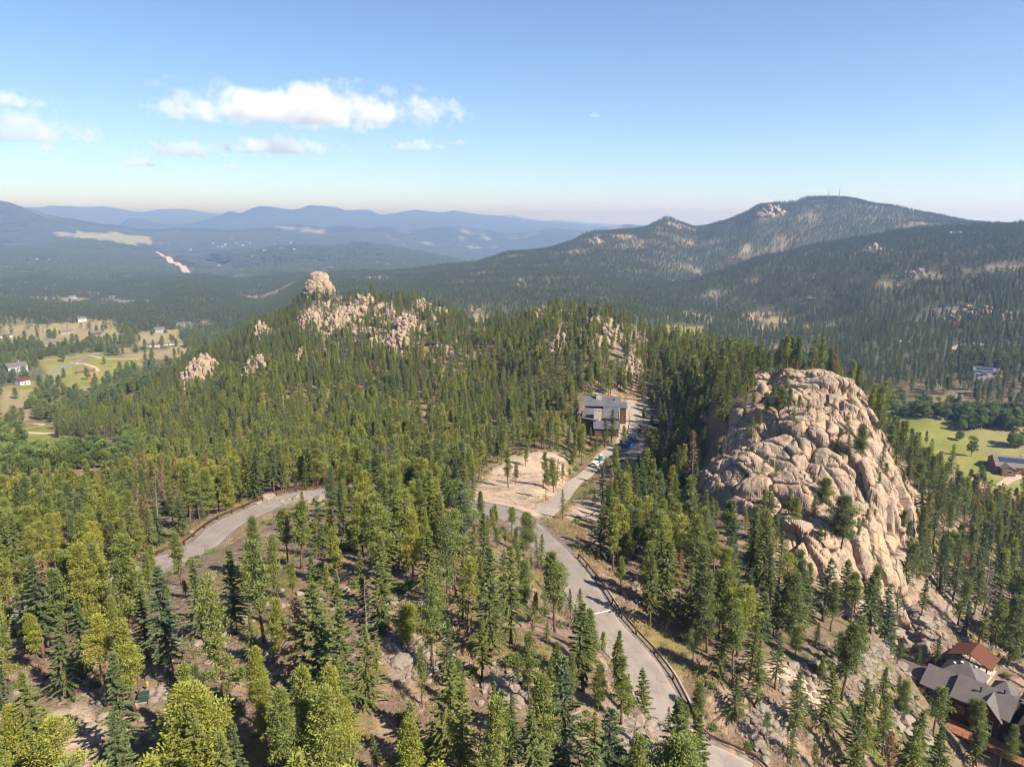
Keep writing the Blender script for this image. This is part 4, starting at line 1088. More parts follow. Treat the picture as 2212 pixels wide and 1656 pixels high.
# loose boulders in the foreground and on the scree
BOULD = [(594,1383,26,'pale boulder at the foot of a dead tree on the knoll'),(625,1392,34,'large grey boulder on the knoll'),(650,1405,16,'small boulder beside the large grey one'),
 (895,1345,34,'tilted grey boulder under the bushy pine'),(870,1432,50,'dark cracked ledge in the middle of the knoll'),(925,1400,30,'leaning slab beside the dark ledge'),(1060,1475,34,'pale split rock on the knoll slope'),(1090,1500,40,'broad pale slab under firs near the road'),
 (1300,1440,26,'pale rock on the bank left of the road'),(1315,1555,30,'upright block on the bank below the road'),(1340,1600,44,'stacked slab on the bank left of the road'),(1375,1628,50,'largest pale slab on the bank at the bottom edge'),(1400,1650,36,'cracked block at the bottom edge beside the road'),
 (1960,1385,34,'long rounded boulder below the domed outcrop'),(1990,1340,26,'upright boulder on the boulder field'),(2022,1352,26,'squat boulder on the boulder field'),(1935,1365,44,'great tilted slab at the lower tip of the domed outcrop'),(2000,1372,24,'flat boulder in the boulder field'),(2052,1350,18,'round boulder near the stone steps'),
 (2108,1342,48,'big dark boulder beside the stone steps'),(1968,1400,36,'pale boulder with a flat face above the roofs'),(1995,1398,30,'smooth boulder near the small firs'),(1945,1440,26,'lone round boulder on bare soil'),(1978,1415,20,'small rounded boulder on the boulder field'),
 (1835,1430,28,'boulder in brush below the outcrop'),(1820,1455,40,'pale ledge on the slope above the guardrail'),(1780,1440,24,'boulder on the slope above the guardrail'),(1720,1440,22,'half buried rock above the guardrail'),
 (1930,1530,40,'grey split ledge left of the house deck'),(1950,1560,44,'wide pale ledge below the house'),(1995,1600,36,'pale boulder slope under the pines by the house'),(2020,1640,28,'pale block at the bottom edge below the house'),
 (580,1075,30,'pale rock bank inside the road bend'),(690,1082,34,'rock pile on the inner edge of the road bend'),(640,1078,24,'low rocks beside the road bend'),(470,1078,30,'pale boulder outside the guardrail on the bend'),(350,1090,30,'rock shelf among dead trees left of the bend'),
 (1325,1030,30,'pale block beside the driveway'),(1335,1052,34,'stacked block in the rock bank right of the driveway'),(1345,1010,30,'upper block of the rock bank right of the driveway'),(1320,1075,28,'lower block of the rock bank right of the driveway'),(1355,1035,28,'shaded block of the rock bank by the driveway'),
 (1290,1150,26,'rock at the roadside below the driveway bank'),(1275,1185,24,'rock behind the start of the guardrail'),(1310,1200,30,'ledge in brush right of the guardrail'),(1195,995,22,'dark rocks beside the sign boards'),(1215,1003,18,'dark rock in the driveway island'),
 (1765,1310,40,'slab at the foot of the domed outcrop'),(1700,1290,34,'pale slab in trees under the domed outcrop'),(1725,1345,30,'block below the domed outcrop'),(1850,1345,40,'broken slab on the lower rib of the domed outcrop'),(1815,1325,34,'cracked block on the lower rib of the domed outcrop')]
for i, (dx, dy, wp, lb) in enumerate(BOULD):
    x, y, z = at(dx, dy, 40, 400); s = SC*math.hypot(x, y, CZ - z)/FPX*wp/2
    rng = RS(500+i)
    V, F = boulder(500+i, 4, (s*rng.uniform(0.9, 1.15), s*rng.uniform(0.7, 1.0), s*rng.uniform(0.5, 0.8)), 12, 0.16)
    V = V + 0.03*s*np.column_stack([vnoise3(V/s*9, 5), vnoise3(V/s*9, 6), vnoise3(V/s*9, 7)])
    tag(obj('boulder', mesh_np('boulder', V, F, [M['boulder']], smooth=True), loc=(x, y, z + s*0.15)), lb, 'boulder')
# small rubble nobody could count
rub = []; rng = RS(77)
RUB_POLY = [(ROAD, 5.2, 9.0, 420)]
RX, RY = [], []
for (px, py, wx, wy, n) in [(1990,1370,60,60,420),(1360,1610,60,60,260),(1335,1045,30,60,160),(1890,1420,110,60,240),(1950,1540,60,70,200),(900,1420,70,60,150),(640,1085,90,10,120),(2080,1240,110,60,260),(1700,1250,90,60,220),(1800,1480,140,90,300),(1420,1250,90,60,160),(330,1100,90,50,160),(1100,1480,60,50,120),(1660,1560,60,70,220),(2130,1400,60,60,240),(700,1350,300,120,200),(300,1500,260,120,160)]:
    for k in range(n):
        a, te = pix_dir(px + rng.normal(0, wx*0.5), py + rng.normal(0, wy*0.5))
        RX.append((px + rng.normal(0, wx*0.5), py + rng.normal(0, wy*0.5)))
VV = []; FF = []; nn = 0
RUBPTS = []
for k, (px, py) in enumerate(RX):
    if not (-50 < px < 2290 and py < 1720): continue
    x, y, z = at(px, py, 40, 400); s = abs(rng.normal(0, 0.35)) + 0.15
    V, F = boulder(2000 + k % 40, 1 if s < 0.45 else 2, (s, s*0.8, s*0.6), 5, 0.2)
    VV.append(V + np.array((x, y, z + s*0.1))); FF.append(F + nn); nn += len(V)
tag(obj('rock_rubble', mesh_np('rock_rubble', np.concatenate(VV), np.concatenate(FF), [M['boulder']])), 'small broken stones strewn over slopes and banks', 'rubble', kind='stuff')
# ---------------------------------------------------------------- building materials
def mat_siding(name, col, step=0.22, horiz=True, var=0.3):
    col = tuple(x*ALB for x in col)
    t = NT(name); p = t.pos('Object')
    sp = t.n('ShaderNodeSeparateXYZ'); t.l(p, sp.inputs[0])
    wv = t.math('FRACT', t.math('DIVIDE', sp.outputs[2] if horiz else sp.outputs[0], step))
    n = t.noise(p, 2.0, 4)
    c = t.ramp(n, [(0.3, tuple(x*(1-var) for x in col)), (0.7, tuple(min(1, x*(1+var)) for x in col))])
    c = t.mix(t.sstep(wv, 0.16, 0.04), c, tuple(x*0.35 for x in col))
    t.surf(c, 0.8, 0.2, wv, 0.4, 0.03)
    return t.m
def mat_shingle(name, col):
    col = tuple(x*ALB for x in col)
    t = NT(name); p = t.pos('Object'); n = t.noise(p, 5.0, 4, 0.8); n2 = t.noise(p, 0.4, 3)
    c = t.ramp(n, [(0.25, tuple(x*0.62 for x in col)), (0.5, col), (0.75, tuple(x*1.4 for x in col))])
    c = t.mix(t.math('MULTIPLY', t.sstep(n2, 0.45, 0.7), 0.3), c, tuple(x*0.7 for x in col))
    t.surf(c, 0.9, 0.2, n, 0.5, 0.04); return t.m
def mat_stone(name):
    t = NT(name); p = t.pos('Object')
    v = t.n('ShaderNodeTexVoronoi'); v.inputs['Scale'].default_value = 3.0
    mp = t.n('ShaderNodeMapping'); mp.inputs['Scale'].default_value = (1, 1, 2.2); t.l(p, mp.inputs[0]); t.l(mp.outputs[0], v.inputs['Vector'])
    sp = t.n('ShaderNodeSeparateXYZ'); t.l(v.outputs['Color'], sp.inputs[0])
    c = t.ramp(sp.outputs[0], [(0.0, (0.24,0.19,0.15)), (0.5, (0.40,0.33,0.27)), (1.0, (0.52,0.45,0.38))])
    t.surf(c, 0.9, 0.2, v.outputs[0], 0.4, 0.05); return t.m
def mat_glass(name='window_glass', col=(0.02,0.025,0.03)):
    t = NT(name); t.surf(col, 0.08, 0.7); return t.m
def paint(name, col, rough=0.35, metallic=0.0):
    col = tuple(x*ALB for x in col)
    t = NT(name); b = t.surf(col, rough, 0.5, None, metallic=metallic); b.inputs['Coat Weight'].default_value = 0.4
    n = t.noise(t.pos('Object'), 3.0, 4); t.l(t.ramp(n, [(0.3, tuple(x*0.85 for x in col)), (0.7, tuple(min(1, x*1.08) for x in col))]), b.inputs['Base Color'])
    return t.m
M['metalroof'] = simple_mat('standing_seam_metal', (0.150,0.145,0.165), 0.45, 0.5, 0.12, 0.5)
M['shingle'] = mat_shingle('grey_shingle', (0.155,0.135,0.13))
M['shingle_brown'] = mat_shingle('brown_shingle', (0.20,0.155,0.125))
M['shingle_red'] = mat_shingle('rust_shingle', (0.13,0.05,0.03))
M['wood_dark'] = mat_siding('dark_brown_siding', (0.085,0.045,0.028))
M['wood_mid'] = mat_siding('brown_siding', (0.16,0.085,0.05))
M['wood_light'] = mat_siding('log_siding', (0.28,0.14,0.07))
M['wood_white'] = mat_siding('white_siding', (0.70,0.68,0.64), var=0.08)
M['wood_grey'] = mat_siding('grey_blue_siding', (0.42,0.47,0.52), var=0.1)
M['wood_tan'] = mat_siding('tan_siding', (0.45,0.37,0.28), var=0.15)
M['deck'] = mat_siding('orange_deck_boards', (0.33,0.125,0.06), 0.16, False, 0.2)
M['post'] = simple_mat('timber', (0.36,0.29,0.22), 0.9, 0.1)
M['stone'] = mat_stone('chimney_stone')
M['glass'] = mat_glass()
M['white'] = simple_mat('white_paint', (0.80,0.79,0.76), 0.5, 0.4, 0.06)
M['black'] = simple_mat('black_rubber', (0.025,0.025,0.027), 0.7, 0.3, 0.2)
M['steel'] = simple_mat('galvanised_steel', (0.50,0.50,0.50), 0.4, 0.5, 0.1, 2, 0.6)
M['rusty'] = simple_mat('weathering_steel', (0.085,0.040,0.026), 0.8, 0.3, 0.4, 2.5)
M['carwhite'] = paint('white_car_paint', (0.82,0.82,0.80)); M['carblack'] = paint('dark_car_paint', (0.035,0.045,0.065))
M['blue'] = paint('blue_paint', (0.015,0.10,0.33), 0.5); M['red'] = paint('red_paint', (0.55,0.02,0.02))
M['teal'] = paint('green_plastic', (0.01,0.20,0.17), 0.5); M['greenbox'] = paint('green_cabinet_paint', (0.03,0.06,0.045), 0.6)
M['yellow'] = paint('yellow_paint', (0.70,0.42,0.03), 0.6); M['orange'] = simple_mat('orange_boards', (0.52,0.24,0.07), 0.8)
M['solar'] = simple_mat('solar_glass', (0.03,0.045,0.085), 0.25, 0.6, 0.1)
M['chrome'] = simple_mat('chrome', (0.6,0.6,0.6), 0.25, 0.5, 0.05, 1, 0.9)
M['lampred'] = simple_mat('red_lens', (0.35,0.02,0.02), 0.3, 0.5, 0.1); M['lampclear'] = simple_mat('clear_lens', (0.7,0.7,0.68), 0.2, 0.6, 0.05)

def seam_roof(root, name, quad, mat, seams=0, th=0.22):
    """roof plane: quad = 4 points (eave left, eave right, ridge right, ridge left)"""
    mb = MB(); mb.slab(quad, th); q = np.array(quad, float)
    for k in range(seams + 1 if seams else 0):
        t = k / seams; a = q[0]*(1-t) + q[1]*t; b = q[3]*(1-t) + q[2]*t
        up = np.cross(q[1]-q[0], q[3]-q[0]); up /= np.linalg.norm(up); up *= np.sign(up[2])
        e = (q[1]-q[0])/np.linalg.norm(q[1]-q[0])*0.035
        P = [a-e, a+e, b+e, b-e]; P = P + [p + up*0.09 for p in P]
        mb.add(np.array(P) + up*0.002, [(3,2,1,0),(4,5,6,7),(0,1,5,4),(1,2,6,5),(2,3,7,6),(3,0,4,7)])
    return mb.build(name, mat, root)
def window(root, c, w, h, ny=(0, -1), frame='white', divs=0):
    """window facing ny; frame with its pane as sub-part"""
    nx, nyy = ny; ax = np.array((-nyy, nx, 0)); n = np.array((nx, nyy, 0)); c = np.array(c, float)
    mb = MB(); t = 0.09
    rz = math.atan2(ax[1], ax[0])
    for s in (-1, 1):
        mb.box(c + ax*(s*(w/2+t/2)) + n*0.03, (t, 0.12, h+2*t), rz); mb.box(c + np.array((0, 0, s*(h/2+t/2))) + n*0.03, (w, 0.12, t), rz)
    f = mb.build('window', M[frame], root)
    p = MB(); p.box(c + n*0.01, (w, 0.06, h), rz); p.build('pane', M['glass'], f)
    return f
def door(root, c, w=0.95, h=2.05, ny=(0, -1), mat='wood_dark'):
    nx, nyy = ny; ax = np.array((-nyy, nx, 0)); n = np.array((nx, nyy, 0)); c = np.array(c, float); rz = math.atan2(ax[1], ax[0])
    mb = MB(); mb.box(c + n*0.03 + (0, 0, h/2), (w, 0.1, h), rz); d = mb.build('door', M[mat], root)
    k = MB(); k.box(c + n*0.12 + ax*w*0.38 + (0, 0, 1.0), (0.06, 0.08, 0.12), rz); k.build('handle', M['chrome'], d)
def shed_block(root, x0, x1, y0, y1, zf, zb, mat, roofmat, ov=0.5, base=0.0, seams=0, th=0.22):
    """box with a single sloping roof: height zf at y0 (front), zb at y1"""
    mb = MB()
    P = [(x0,y0,base),(x1,y0,base),(x1,y1,base),(x0,y1,base),(x0,y0,zf),(x1,y0,zf),(x1,y1,zb),(x0,y1,zb)]
    mb.add(P, [(3,2,1,0),(4,5,6,7),(0,1,5,4),(1,2,6,5),(2,3,7,6),(3,0,4,7)]); mb.build('wall', mat, root)
    s = (zb-zf)/(y1-y0); t = th + 0.03
    return seam_roof(root, 'roof', [(x0-ov,y0-ov,zf-s*ov+t),(x1+ov,y0-ov,zf-s*ov+t),(x1+ov,y1+ov,zb+s*ov+t),(x0-ov,y1+ov,zb+s*ov+t)], roofmat, seams, th)
def gable_block(root, x0, x1, y0, y1, eave, rise, mat, roofmat, axis='x', ov=0.4, base=-2.0, hip0=0.0, hip1=0.0, th=0.18):
    """walls + gable (or hipped, by hip0/hip1 metres) roof along an axis"""
    if axis == 'x': T = lambda a, b, z: (a, b, z); a0, a1, b0, b1 = x0, x1, y0, y1
    else: T = lambda a, b, z: (-b, a, z); a0, a1, b0, b1 = y0, y1, -x1, -x0
    bm_ = (b0+b1)/2
    mb = MB()
    P = [T(a0,b0,base),T(a1,b0,base),T(a1,b1,base),T(a0,b1,base),T(a0,b0,eave),T(a1,b0,eave),T(a1,b1,eave),T(a0,b1,eave),T(a0+hip0,bm_,eave+rise-0.02),T(a1-hip1,bm_,eave+rise-0.02)]
    mb.add(P, [(3,2,1,0),(0,1,5,4),(1,2,6,9,5),(2,3,7,6),(3,0,4,8,7),(4,5,9,8),(6,7,8,9)]); mb.build('wall', mat, root)
    sl = rise/((b1-b0)/2); h0 = ov if hip0 == 0 else 0; z_e = eave - sl*ov + th
    r = MB(); k0 = hip0 if hip0 else -ov; k1 = hip1 if hip1 else -ov
    A0, A1 = a0-ov, a1+ov; zr = eave + rise + th
    R0, R1 = T(a0+k0, bm_, zr), T(a1-k1, bm_, zr)
    E = [T(A0,b0-ov,z_e), T(A1,b0-ov,z_e), T(A1,b1+ov,z_e), T(A0,b1+ov,z_e)]
    top = [(0,1,5,4),(2,3,4,5)]
    pts = E + [R0, R1]; n = 6
    F = [list(f) for f in top] + [[f_+n for f_ in f][::-1] for f in top]
    if hip0: F += [[3,0,4], [4+n,0+n,3+n]]
    if hip1: F += [[1,2,5], [5+n,2+n,1+n]]
    edge = [(0,1),(2,3)] + ([(3,0)] if hip0 else [(4,0),(3,4)]) + ([(1,2)] if hip1 else [(1,5),(5,2)])
    F += [[a, b, b+n, a+n] for a, b in edge]
    r.add(np.array(pts + [(p[0], p[1], p[2]-th) for p in pts]), F)
    return r.build('roof', roofmat, root)
def chimney(roof, c, w, d, h, mat='stone', cap=True):
    mb = MB(); mb.box((c[0], c[1], c[2]+h/2), (w, d, h)); ch = mb.build('chimney', M[mat], roof)
    return ch

# ---------------------------------------------------------------- the dark roofed house in the wood
x, y, z = HOUSE[0], HOUSE[1], float(ground(HOUSE[0], HOUSE[1])); z = float(HOUSE[2])
h1 = empty('modern_house', (x, y, z), -0.10, 'long modern brown house with charcoal metal roofs and stone chimneys in the forest clearing', 'house')
KEEP_OUT += [(x-1, y+2, 7.5), (x-1, y+11, 10), (x+1, y+21, 9), (x+8, y+6, 6), (x+8, y+16, 6), (x+10, y+22, 5), (x+6,y-3,3)]
shed_block(h1, -3.0, 6.3, 0, 5.6, 3.3, 4.5, M['wood_mid'], M['metalroof'], 0.5, -1.5, 22)
shed_block(h1, -0.9, 6.0, 6.6, 10.6, 5.7, 6.9, M['wood_dark'], M['metalroof'], 0.35, -1.5, 16)
rf = seam_roof(h1, 'roof', [(-8.2,8.0,5.2),(-2.6,4.8,5.2),(3.4,11.6,7.9),(-7.2,14.4,7.9)], M['metalroof'], 18)
mb = MB(); mb.prism([(-7.2,8.0),(-2.8,5.63),(-0.98,6.2),(-0.98,12.2),(-6.6,13.2)], -1.5, 4.85); mb.build('wall', M['wood_mid'], h1)
shed_block(h1, 0.9, 6.6, 12.3, 16.2, 7.0, 7.6, M['wood_dark'], M['metalroof'], 0.3, -1.5, 14)
back = shed_block(h1, -6.8, 7.2, 17.3, 23.3, 8.0, 10.2, M['wood_dark'], M['metalroof'], 0.5, -1.5, 34)
shed_block(h1, 7.75, 10.2, 18.9, 22.9, 6.9, 8.0, M['wood_mid'], M['metalroof'], 0.3, -1.5, 8)
c0 = MB(); c0.box((-1.9, 6.9, 4.6), (3.0, 1.5, 9.0)); cs = c0.build('chimney', M['stone'], h1)
c1 = MB(); c1.box((-1.9, 6.9, 9.2), (3.3, 1.8, 0.22)); c1.build('chimney_cap', M['concrete'], cs)
for cx_, cy_, ww in ((-2.5, 23.2, 1.9), (-1.2, 21.7, 2.2)):
    a_ = MB(); a_.box((cx_, cy_, 10.5), (ww, 1.1, 2.6)); q_ = a_.build('chimney', M['stone'], h1); a_ = MB(); a_.box((cx_, cy_, 11.9), (ww+.2, 1.3, 0.2)); a_.build('chimney_cap', M['concrete'], q_)
sk = MB(); sk.box((5.0, 21.4, 9.78), (1.1, 1.0, 0.16), 0, 1, 0.35); sk.build('skylight', M['glass'], h1)
window(h1, (0.6, -0.02, 2.0), 1.6, 1.7, frame='black'); window(h1, (4.4, -0.02, 2.0), 1.8, 1.7, frame='black')
for wx_, wy_, zz in ((-5.6, 7.1, 2.6), (-4.3, 6.4, 2.6)): window(h1, (wx_, wy_-0.02, zz), 0.9, 2.4, (-0.47, -0.88), frame='black')
window(h1, (-4.5, 17.27, 6.6), 2.0, 1.6, frame='black'); door(h1, (2.6, -0.01, 0.0))

# shed with a grey roof right of the yard
x, y, z = at(1418, 922, 150, 400)
sh = empty('shed', (x, y, z), 0.2, 'low shed with a plain grey roof half hidden behind pines right of the building yard', 'shed'); KEEP_OUT.append((x, y, 4))
gable_block(sh, -2.5, 2.5, -1.8, 1.8, 2.1, 0.8, M['wood_dark'], M['metalroof'], base=-1); door(sh, (0, -2.02, 0))

# ---------------------------------------------------------------- the shingled house below right
x, y = H2X, H2Y; z = float(HOUSE2[2])
h2 = empty('lodge_house', (x, y, z), -0.85, 'large dark brown house with many grey shingled roofs and an orange deck, lower right corner', 'house')
ca, sa = math.cos(-0.85), math.sin(-0.85)
for lx, ly, kr in ((-10, 1.5, 5.5), (-5, 2, 6.5), (0, 1, 7), (5, 1, 7), (9, 2, 7), (-4, 7, 5), (9, 8, 6), (12, -3, 6), (2, -5, 5), (14, 4, 6), (-12, 0, 3)):
    KEEP_OUT.append((x + lx*ca - ly*sa, y + lx*sa + ly*ca, kr*0.92))
SHG = M['shingle']; WD = M['wood_dark']
gable_block(h2, -13.4, -8.25, -0.8, 3.6, 3.7, 1.2, WD, SHG)
gable_block(h2, -8.2, -2.85, -2.8, 4.6, 4.4, 2.3, WD, SHG)
gable_block(h2, -2.8, 6.0, -3.6, 4.4, 5.0, 2.5, WD, SHG)
gable_block(h2, 0.4, 5.0, -4.3, 0.9, 4.7, 2.45, WD, SHG, 'y', ov=0.45)
gable_block(h2, -7.4, -0.8, 4.65, 10.0, 4.2, 2.4, WD, SHG, hip0=2.8, hip1=2.8)
gable_block(h2, 1.2, 4.6, 4.5, 8.4, 4.6, 1.6, WD, SHG, hip0=1.6, hip1=1.6)
gable_block(h2, 6.05, 11.5, 4.2, 10.5, 5.0, 2.6, WD, SHG, hip0=2.6, hip1=2.6)
gable_block(h2, 8.0, 14.8, -4.6, 5.6, 5.7, 2.7, WD, SHG, 'y')
for lx, ly, hh in ((0.9, -1.2, 7.0), (4.2, 0.1, 7.6)):
    v_ = MB(); v_.tube([(lx, ly, 6.0), (lx, ly, hh+0.4)], 0.12, 8); v_.tube([(lx, ly, hh+0.4), (lx, ly, hh+0.65)], 0.2, 8); v_.build('vent_pipe', M['black'], h2)
for lx, ly, zz in ((-5.7, 6.3, 6.05), (-4.6, 6.8, 6.5), (-2.4, 7.6, 6.2)):
    V, F = ICO[2]; vv = V*np.array((0.3, 0.3, 0.16)) + (lx, ly, zz); obj('skylight_dome', mesh_np('skylight_dome', vv, F, [M['white']], smooth=True), h2)
window(h2, (9.6, -4.62, 4.2), 0.9, 1.7, frame='white'); window(h2, (12.4, -4.62, 4.2), 1.6, 1.5, frame='black'); window(h2, (12.0, -4.62, 1.6), 2.0, 1.5, frame='black')
window(h2, (3.6, -4.32, 2.6), 0.8, 2.2, frame='wood_grey'); window(h2, (1.6, -4.32, 2.6), 0.8, 2.2, frame='wood_grey'); window(h2, (-1.3, -3.62, 3.0), 1.6, 1.6, frame='black'); window(h2, (-5.4, -2.82, 2.6), 1.6, 1.4, frame='black')
dk = MB(); dk.prism([(-2.4,-8.2),(16,-8.2),(16,-4.65),(7.9,-4.65),(7.9,-4.35),(5.1,-4.35),(-2.4,-4.35)], 0.55, 0.8); dkk = dk.build('deck', M['deck'], h2)
for k in range(7):
    p_ = MB(); p_.box((-2.2 + k*3.0, -8.0, -1.6), (0.22, 0.22, 4.28)); p_.build('post', M['post'], dkk)
rl = MB(); rl.box((6.8, -8.15, 1.75), (18.4, 0.08, 0.08)); rl.box((6.8, -8.15, 1.25), (18.4, 0.04, 0.04)); rl.build('railing', M['post'], dkk)
for k in range(7): rp = MB(); rp.box((-2.2 + k*3.0, -8.15, 1.25), (0.09, 0.09, 0.9)); rp.build('railing_post', M['post'], dkk)
awn = MB(); awn.slab([(-17.6,-1.6,2.4),(-13.95,-1.9,2.3),(-13.95,1.2,2.9),(-17.4,1.0,3.0)], 0.12)
lt = empty('lean_to', (x, y, z), -0.85, 'small grey lean-to roof on posts at the left end of the shingled house', 'shelter')
awn.build('roof', M['metalroof'], lt)
for px_, py_ in ((-17.2,-1.3),(-14.3,-1.5),(-17.1,0.7),(-14.3,0.9)):
    p_ = MB(); p_.box((px_, py_, 0.4), (0.14, 0.14, 4.0)); p_.build('post', M['post'], lt)

# gazebo
x, y, z = at(2098, 1446, 60, 400); z += 0.1
gz = empty('gazebo', (x, y, z), -0.85, 'open timber pavilion with a rust orange gabled roof behind the shingled house', 'pavilion'); KEEP_OUT.append((x, y, 5.5))
KEEP_OUT.append((x+2.2, y-3, 4))
r_ = MB()
for s in (-1, 1):
    r_.slab([(s*3.9,-3.0,3.0),(s*3.9,3.0,3.0),(0,3.0,4.9),(0,-3.0,4.9)] if s > 0 else [(0,-3.0,4.9),(0,3.0,4.9),(-3.9,3.0,3.0),(-3.9,-3.0,3.0)], 0.16)
r_.build('roof', M['shingle_red'], gz)
for px_ in (-3.1, 3.1):
    for py_ in (-2.4, 2.4): p_ = MB(); p_.box((px_, py_, 1.1), (0.26, 0.26, 4.0)); p_.build('post', M['post'], gz)
b_ = MB(); b_.box((0,-2.4,2.95), (6.6,0.22,0.28)); b_.box((0,2.4,2.95), (6.6,0.22,0.28)); b_.box((0,-2.4,3.8), (0.2,0.2,1.5)); b_.build('beam', M['post'], gz)
fl = MB(); fl.box((0,0,0.0), (7.2,6.0,0.3)); fl.build('floor', M['stone'], gz)
# stone steps
P0 = np.array(at(2072, 1345, 60, 400)); P1 = np.array(at(2090, 1400, 60, 400))
st = MB()
for k in range(12):
    c = P0 + (P1-P0)*k/11; c[2] = float(ground(c[0], c[1])) + 0.12; st.box(c, (1.7, 0.5, 0.3), -0.7)
tag(st.build('stone_steps', M['concrete']), 'narrow flight of grey stone steps climbing behind the rust roofed pavilion', 'steps')

# ---------------------------------------------------------------- small houses
def house(dx, dy, wpx, label, wall='wood_tan', roof='shingle_brown', rz=0.0, depth=0.55, hgt=3.0, rise=None, wing=None, rmin=420, rmax=30000, chim=False, solar=False, porch=False, name='house', nwin=3):
    x, y, z = at(dx, dy, rmin, rmax); r = math.hypot(x, y); L = wpx*SC*r/FPX; D = L*depth
    o = empty(name, (x, y, z), -math.atan2(x, y) + rz, label, 'house')
    KEEP_OUT.append((x, y, L*0.62)); fr = math.hypot(x, y); KEEP_OUT.append((x*(1-L*0.6/fr), y*(1-L*0.6/fr), L*0.5)); KEEP_OUT.append((x*(1-L*1.1/fr), y*(1-L*1.1/fr), L*0.4))
    rise = rise or D*0.27
    rf = gable_block(o, -L/2, L/2, -D/2, D/2, hgt, rise, M[wall], M[roof], base=-3)
    if wing:
        s, wl, wd, hh = wing
        gable_block(o, s*L*0.25-wl/2, s*L*0.25+wl/2, -D/2-wd, 0, hh, wl*0.28, M[wall], M[roof], 'y', base=-3)
        window(o, (s*L*0.25, -D/2-wd-0.02, hh*0.6), wl*0.4, min(1.6, hh*0.4))
    for k in range(nwin):
        wx_ = -L/2 + L*(k+0.7)/(nwin+0.4)
        if wing and abs(wx_ - wing[0]*L*0.25) < wing[1]*0.6: continue
        window(o, (wx_, -D/2-0.02, hgt*0.58), min(1.8, L*0.1), min(1.5, hgt*0.45))
    door(o, (-L*0.04, -D/2-0.02, 0.0))
    if chim:
        c = MB(); c.box((L*0.2, D*0.12, hgt+rise), (1.0, 1.0, 2.0)); c.build('chimney', M['stone'], rf)
    if solar:
        q = MB(); q.slab([(-L*0.4,-D*0.46,hgt+0.35),(L*0.25,-D*0.46,hgt+0.35),(L*0.25,-D*0.1,hgt+rise*0.82+0.32),(-L*0.4,-D*0.1,hgt+rise*0.82+0.32)], 0.06); q.build('solar_panel', M['solar'], rf)
    return o
VR = 430
house(35, 800, 31, 'pale blue-grey two storey house on the left edge of the valley meadow', 'wood_grey', 'shingle', 0.3, 0.7, 5.4, None, (1, 5, 3, 4.0), VR, 1500, True)
house(50, 830, 18, 'small house with a rust red roof among trees at the left edge', 'wood_white', 'shingle_red', 0.5, 0.8, 4.4, None, None, VR, 1500)
house(186, 804, 30, 'long low barn with a grey roof and brown walls in the green meadow', 'wood_light', 'shingle_brown', 0.05, 0.4, 2.8, 1.6, None, VR, 1500, name='barn', nwin=1)
house(203, 811, 12, 'small orange shed beside the long barn in the meadow', 'orange', 'orange', 0.1, 0.8, 2.4, 0.8, None, VR, 1500, name='shed', nwin=1)
house(115, 745, 30, 'brown house with a raised white terrace among valley pines', 'wood_tan', 'shingle_brown', -0.1, 0.6, 5.0, None, (1, 6, 3, 3.2), VR, 2000)
house(78, 741, 20, 'low brown outbuilding left of the house with a terrace', 'wood_mid', 'shingle', -0.1, 0.5, 2.6, 1.0, None, VR, 2000, name='garage')
house(143, 719, 20, 'house with a plain tan roof half hidden by pines in the valley', 'wood_tan', 'shingle_brown', 0.2, 0.7, 2.8, None, None, VR, 2000)
house(176, 694, 14, 'white house among pines at the upper edge of the valley clearing', 'wood_white', 'shingle', 0.3, 0.8, 5.0, None, None, VR, 2500)
house(9, 728, 24, 'low pale house beside the upper valley road at the left edge', 'wood_white', 'shingle', 0.0, 0.5, 2.6, 1.0, None, VR, 2000)
house(205, 722, 18, 'dark roofed house in pine shade at the middle of the valley', 'wood_dark', 'shingle', 0.4, 0.6, 2.8, None, None, VR, 2000)
house(344, 717, 18, 'grey house with a dark gable above a dry clearing', 'wood_grey', 'shingle', 0.3, 0.8, 4.6, None, None, VR, 2000)
house(330, 748, 26, 'white walled house with cluttered yard near the ridge foot', 'wood_white', 'shingle', 0.0, 0.5, 3.0, None, None, VR, 2000)
house(365, 745, 22, 'long white trailer house right of the cluttered yard', 'wood_white', 'metalroof', 0.0, 0.35, 2.6, 0.8, None, VR, 2000)
house(397, 702, 26, 'long grey roofed house deep in the valley pines', 'wood_tan', 'metalroof', 0.0, 0.4, 2.8, None, None, VR, 2500)
house(275, 657, 30, 'large dark lodge in the far valley village', 'wood_dark', 'shingle', 0.0, 0.5, 5.0, None, (1, 8, 4, 4.5), 1500, 4000)
house(325, 656, 18, 'white hall right of the dark lodge in the far valley village', 'wood_white', 'shingle_brown', 0.2, 0.7, 6.0, None, None, 1500, 4000)
house(245, 645, 16, 'pale house behind the dark lodge in the far valley village', 'wood_white', 'shingle', 0.2, 0.7, 4.0, None, None, 1500, 4000)
house(252, 652, 14, 'tan house left of the dark lodge in the far valley village', 'wood_tan', 'shingle_brown', 0.0, 0.7, 3.6, None, None, 1500, 4000)
house(228, 648, 12, 'rust roofed house at the left end of the far valley village', 'wood_tan', 'shingle_red', 0.0, 0.7, 3.6, None, None, 1500, 4000)
house(157, 643, 12, 'grey house standing apart left of the far valley village', 'wood_grey', 'shingle', 0.0, 0.7, 3.6, None, None, 1500, 4000)
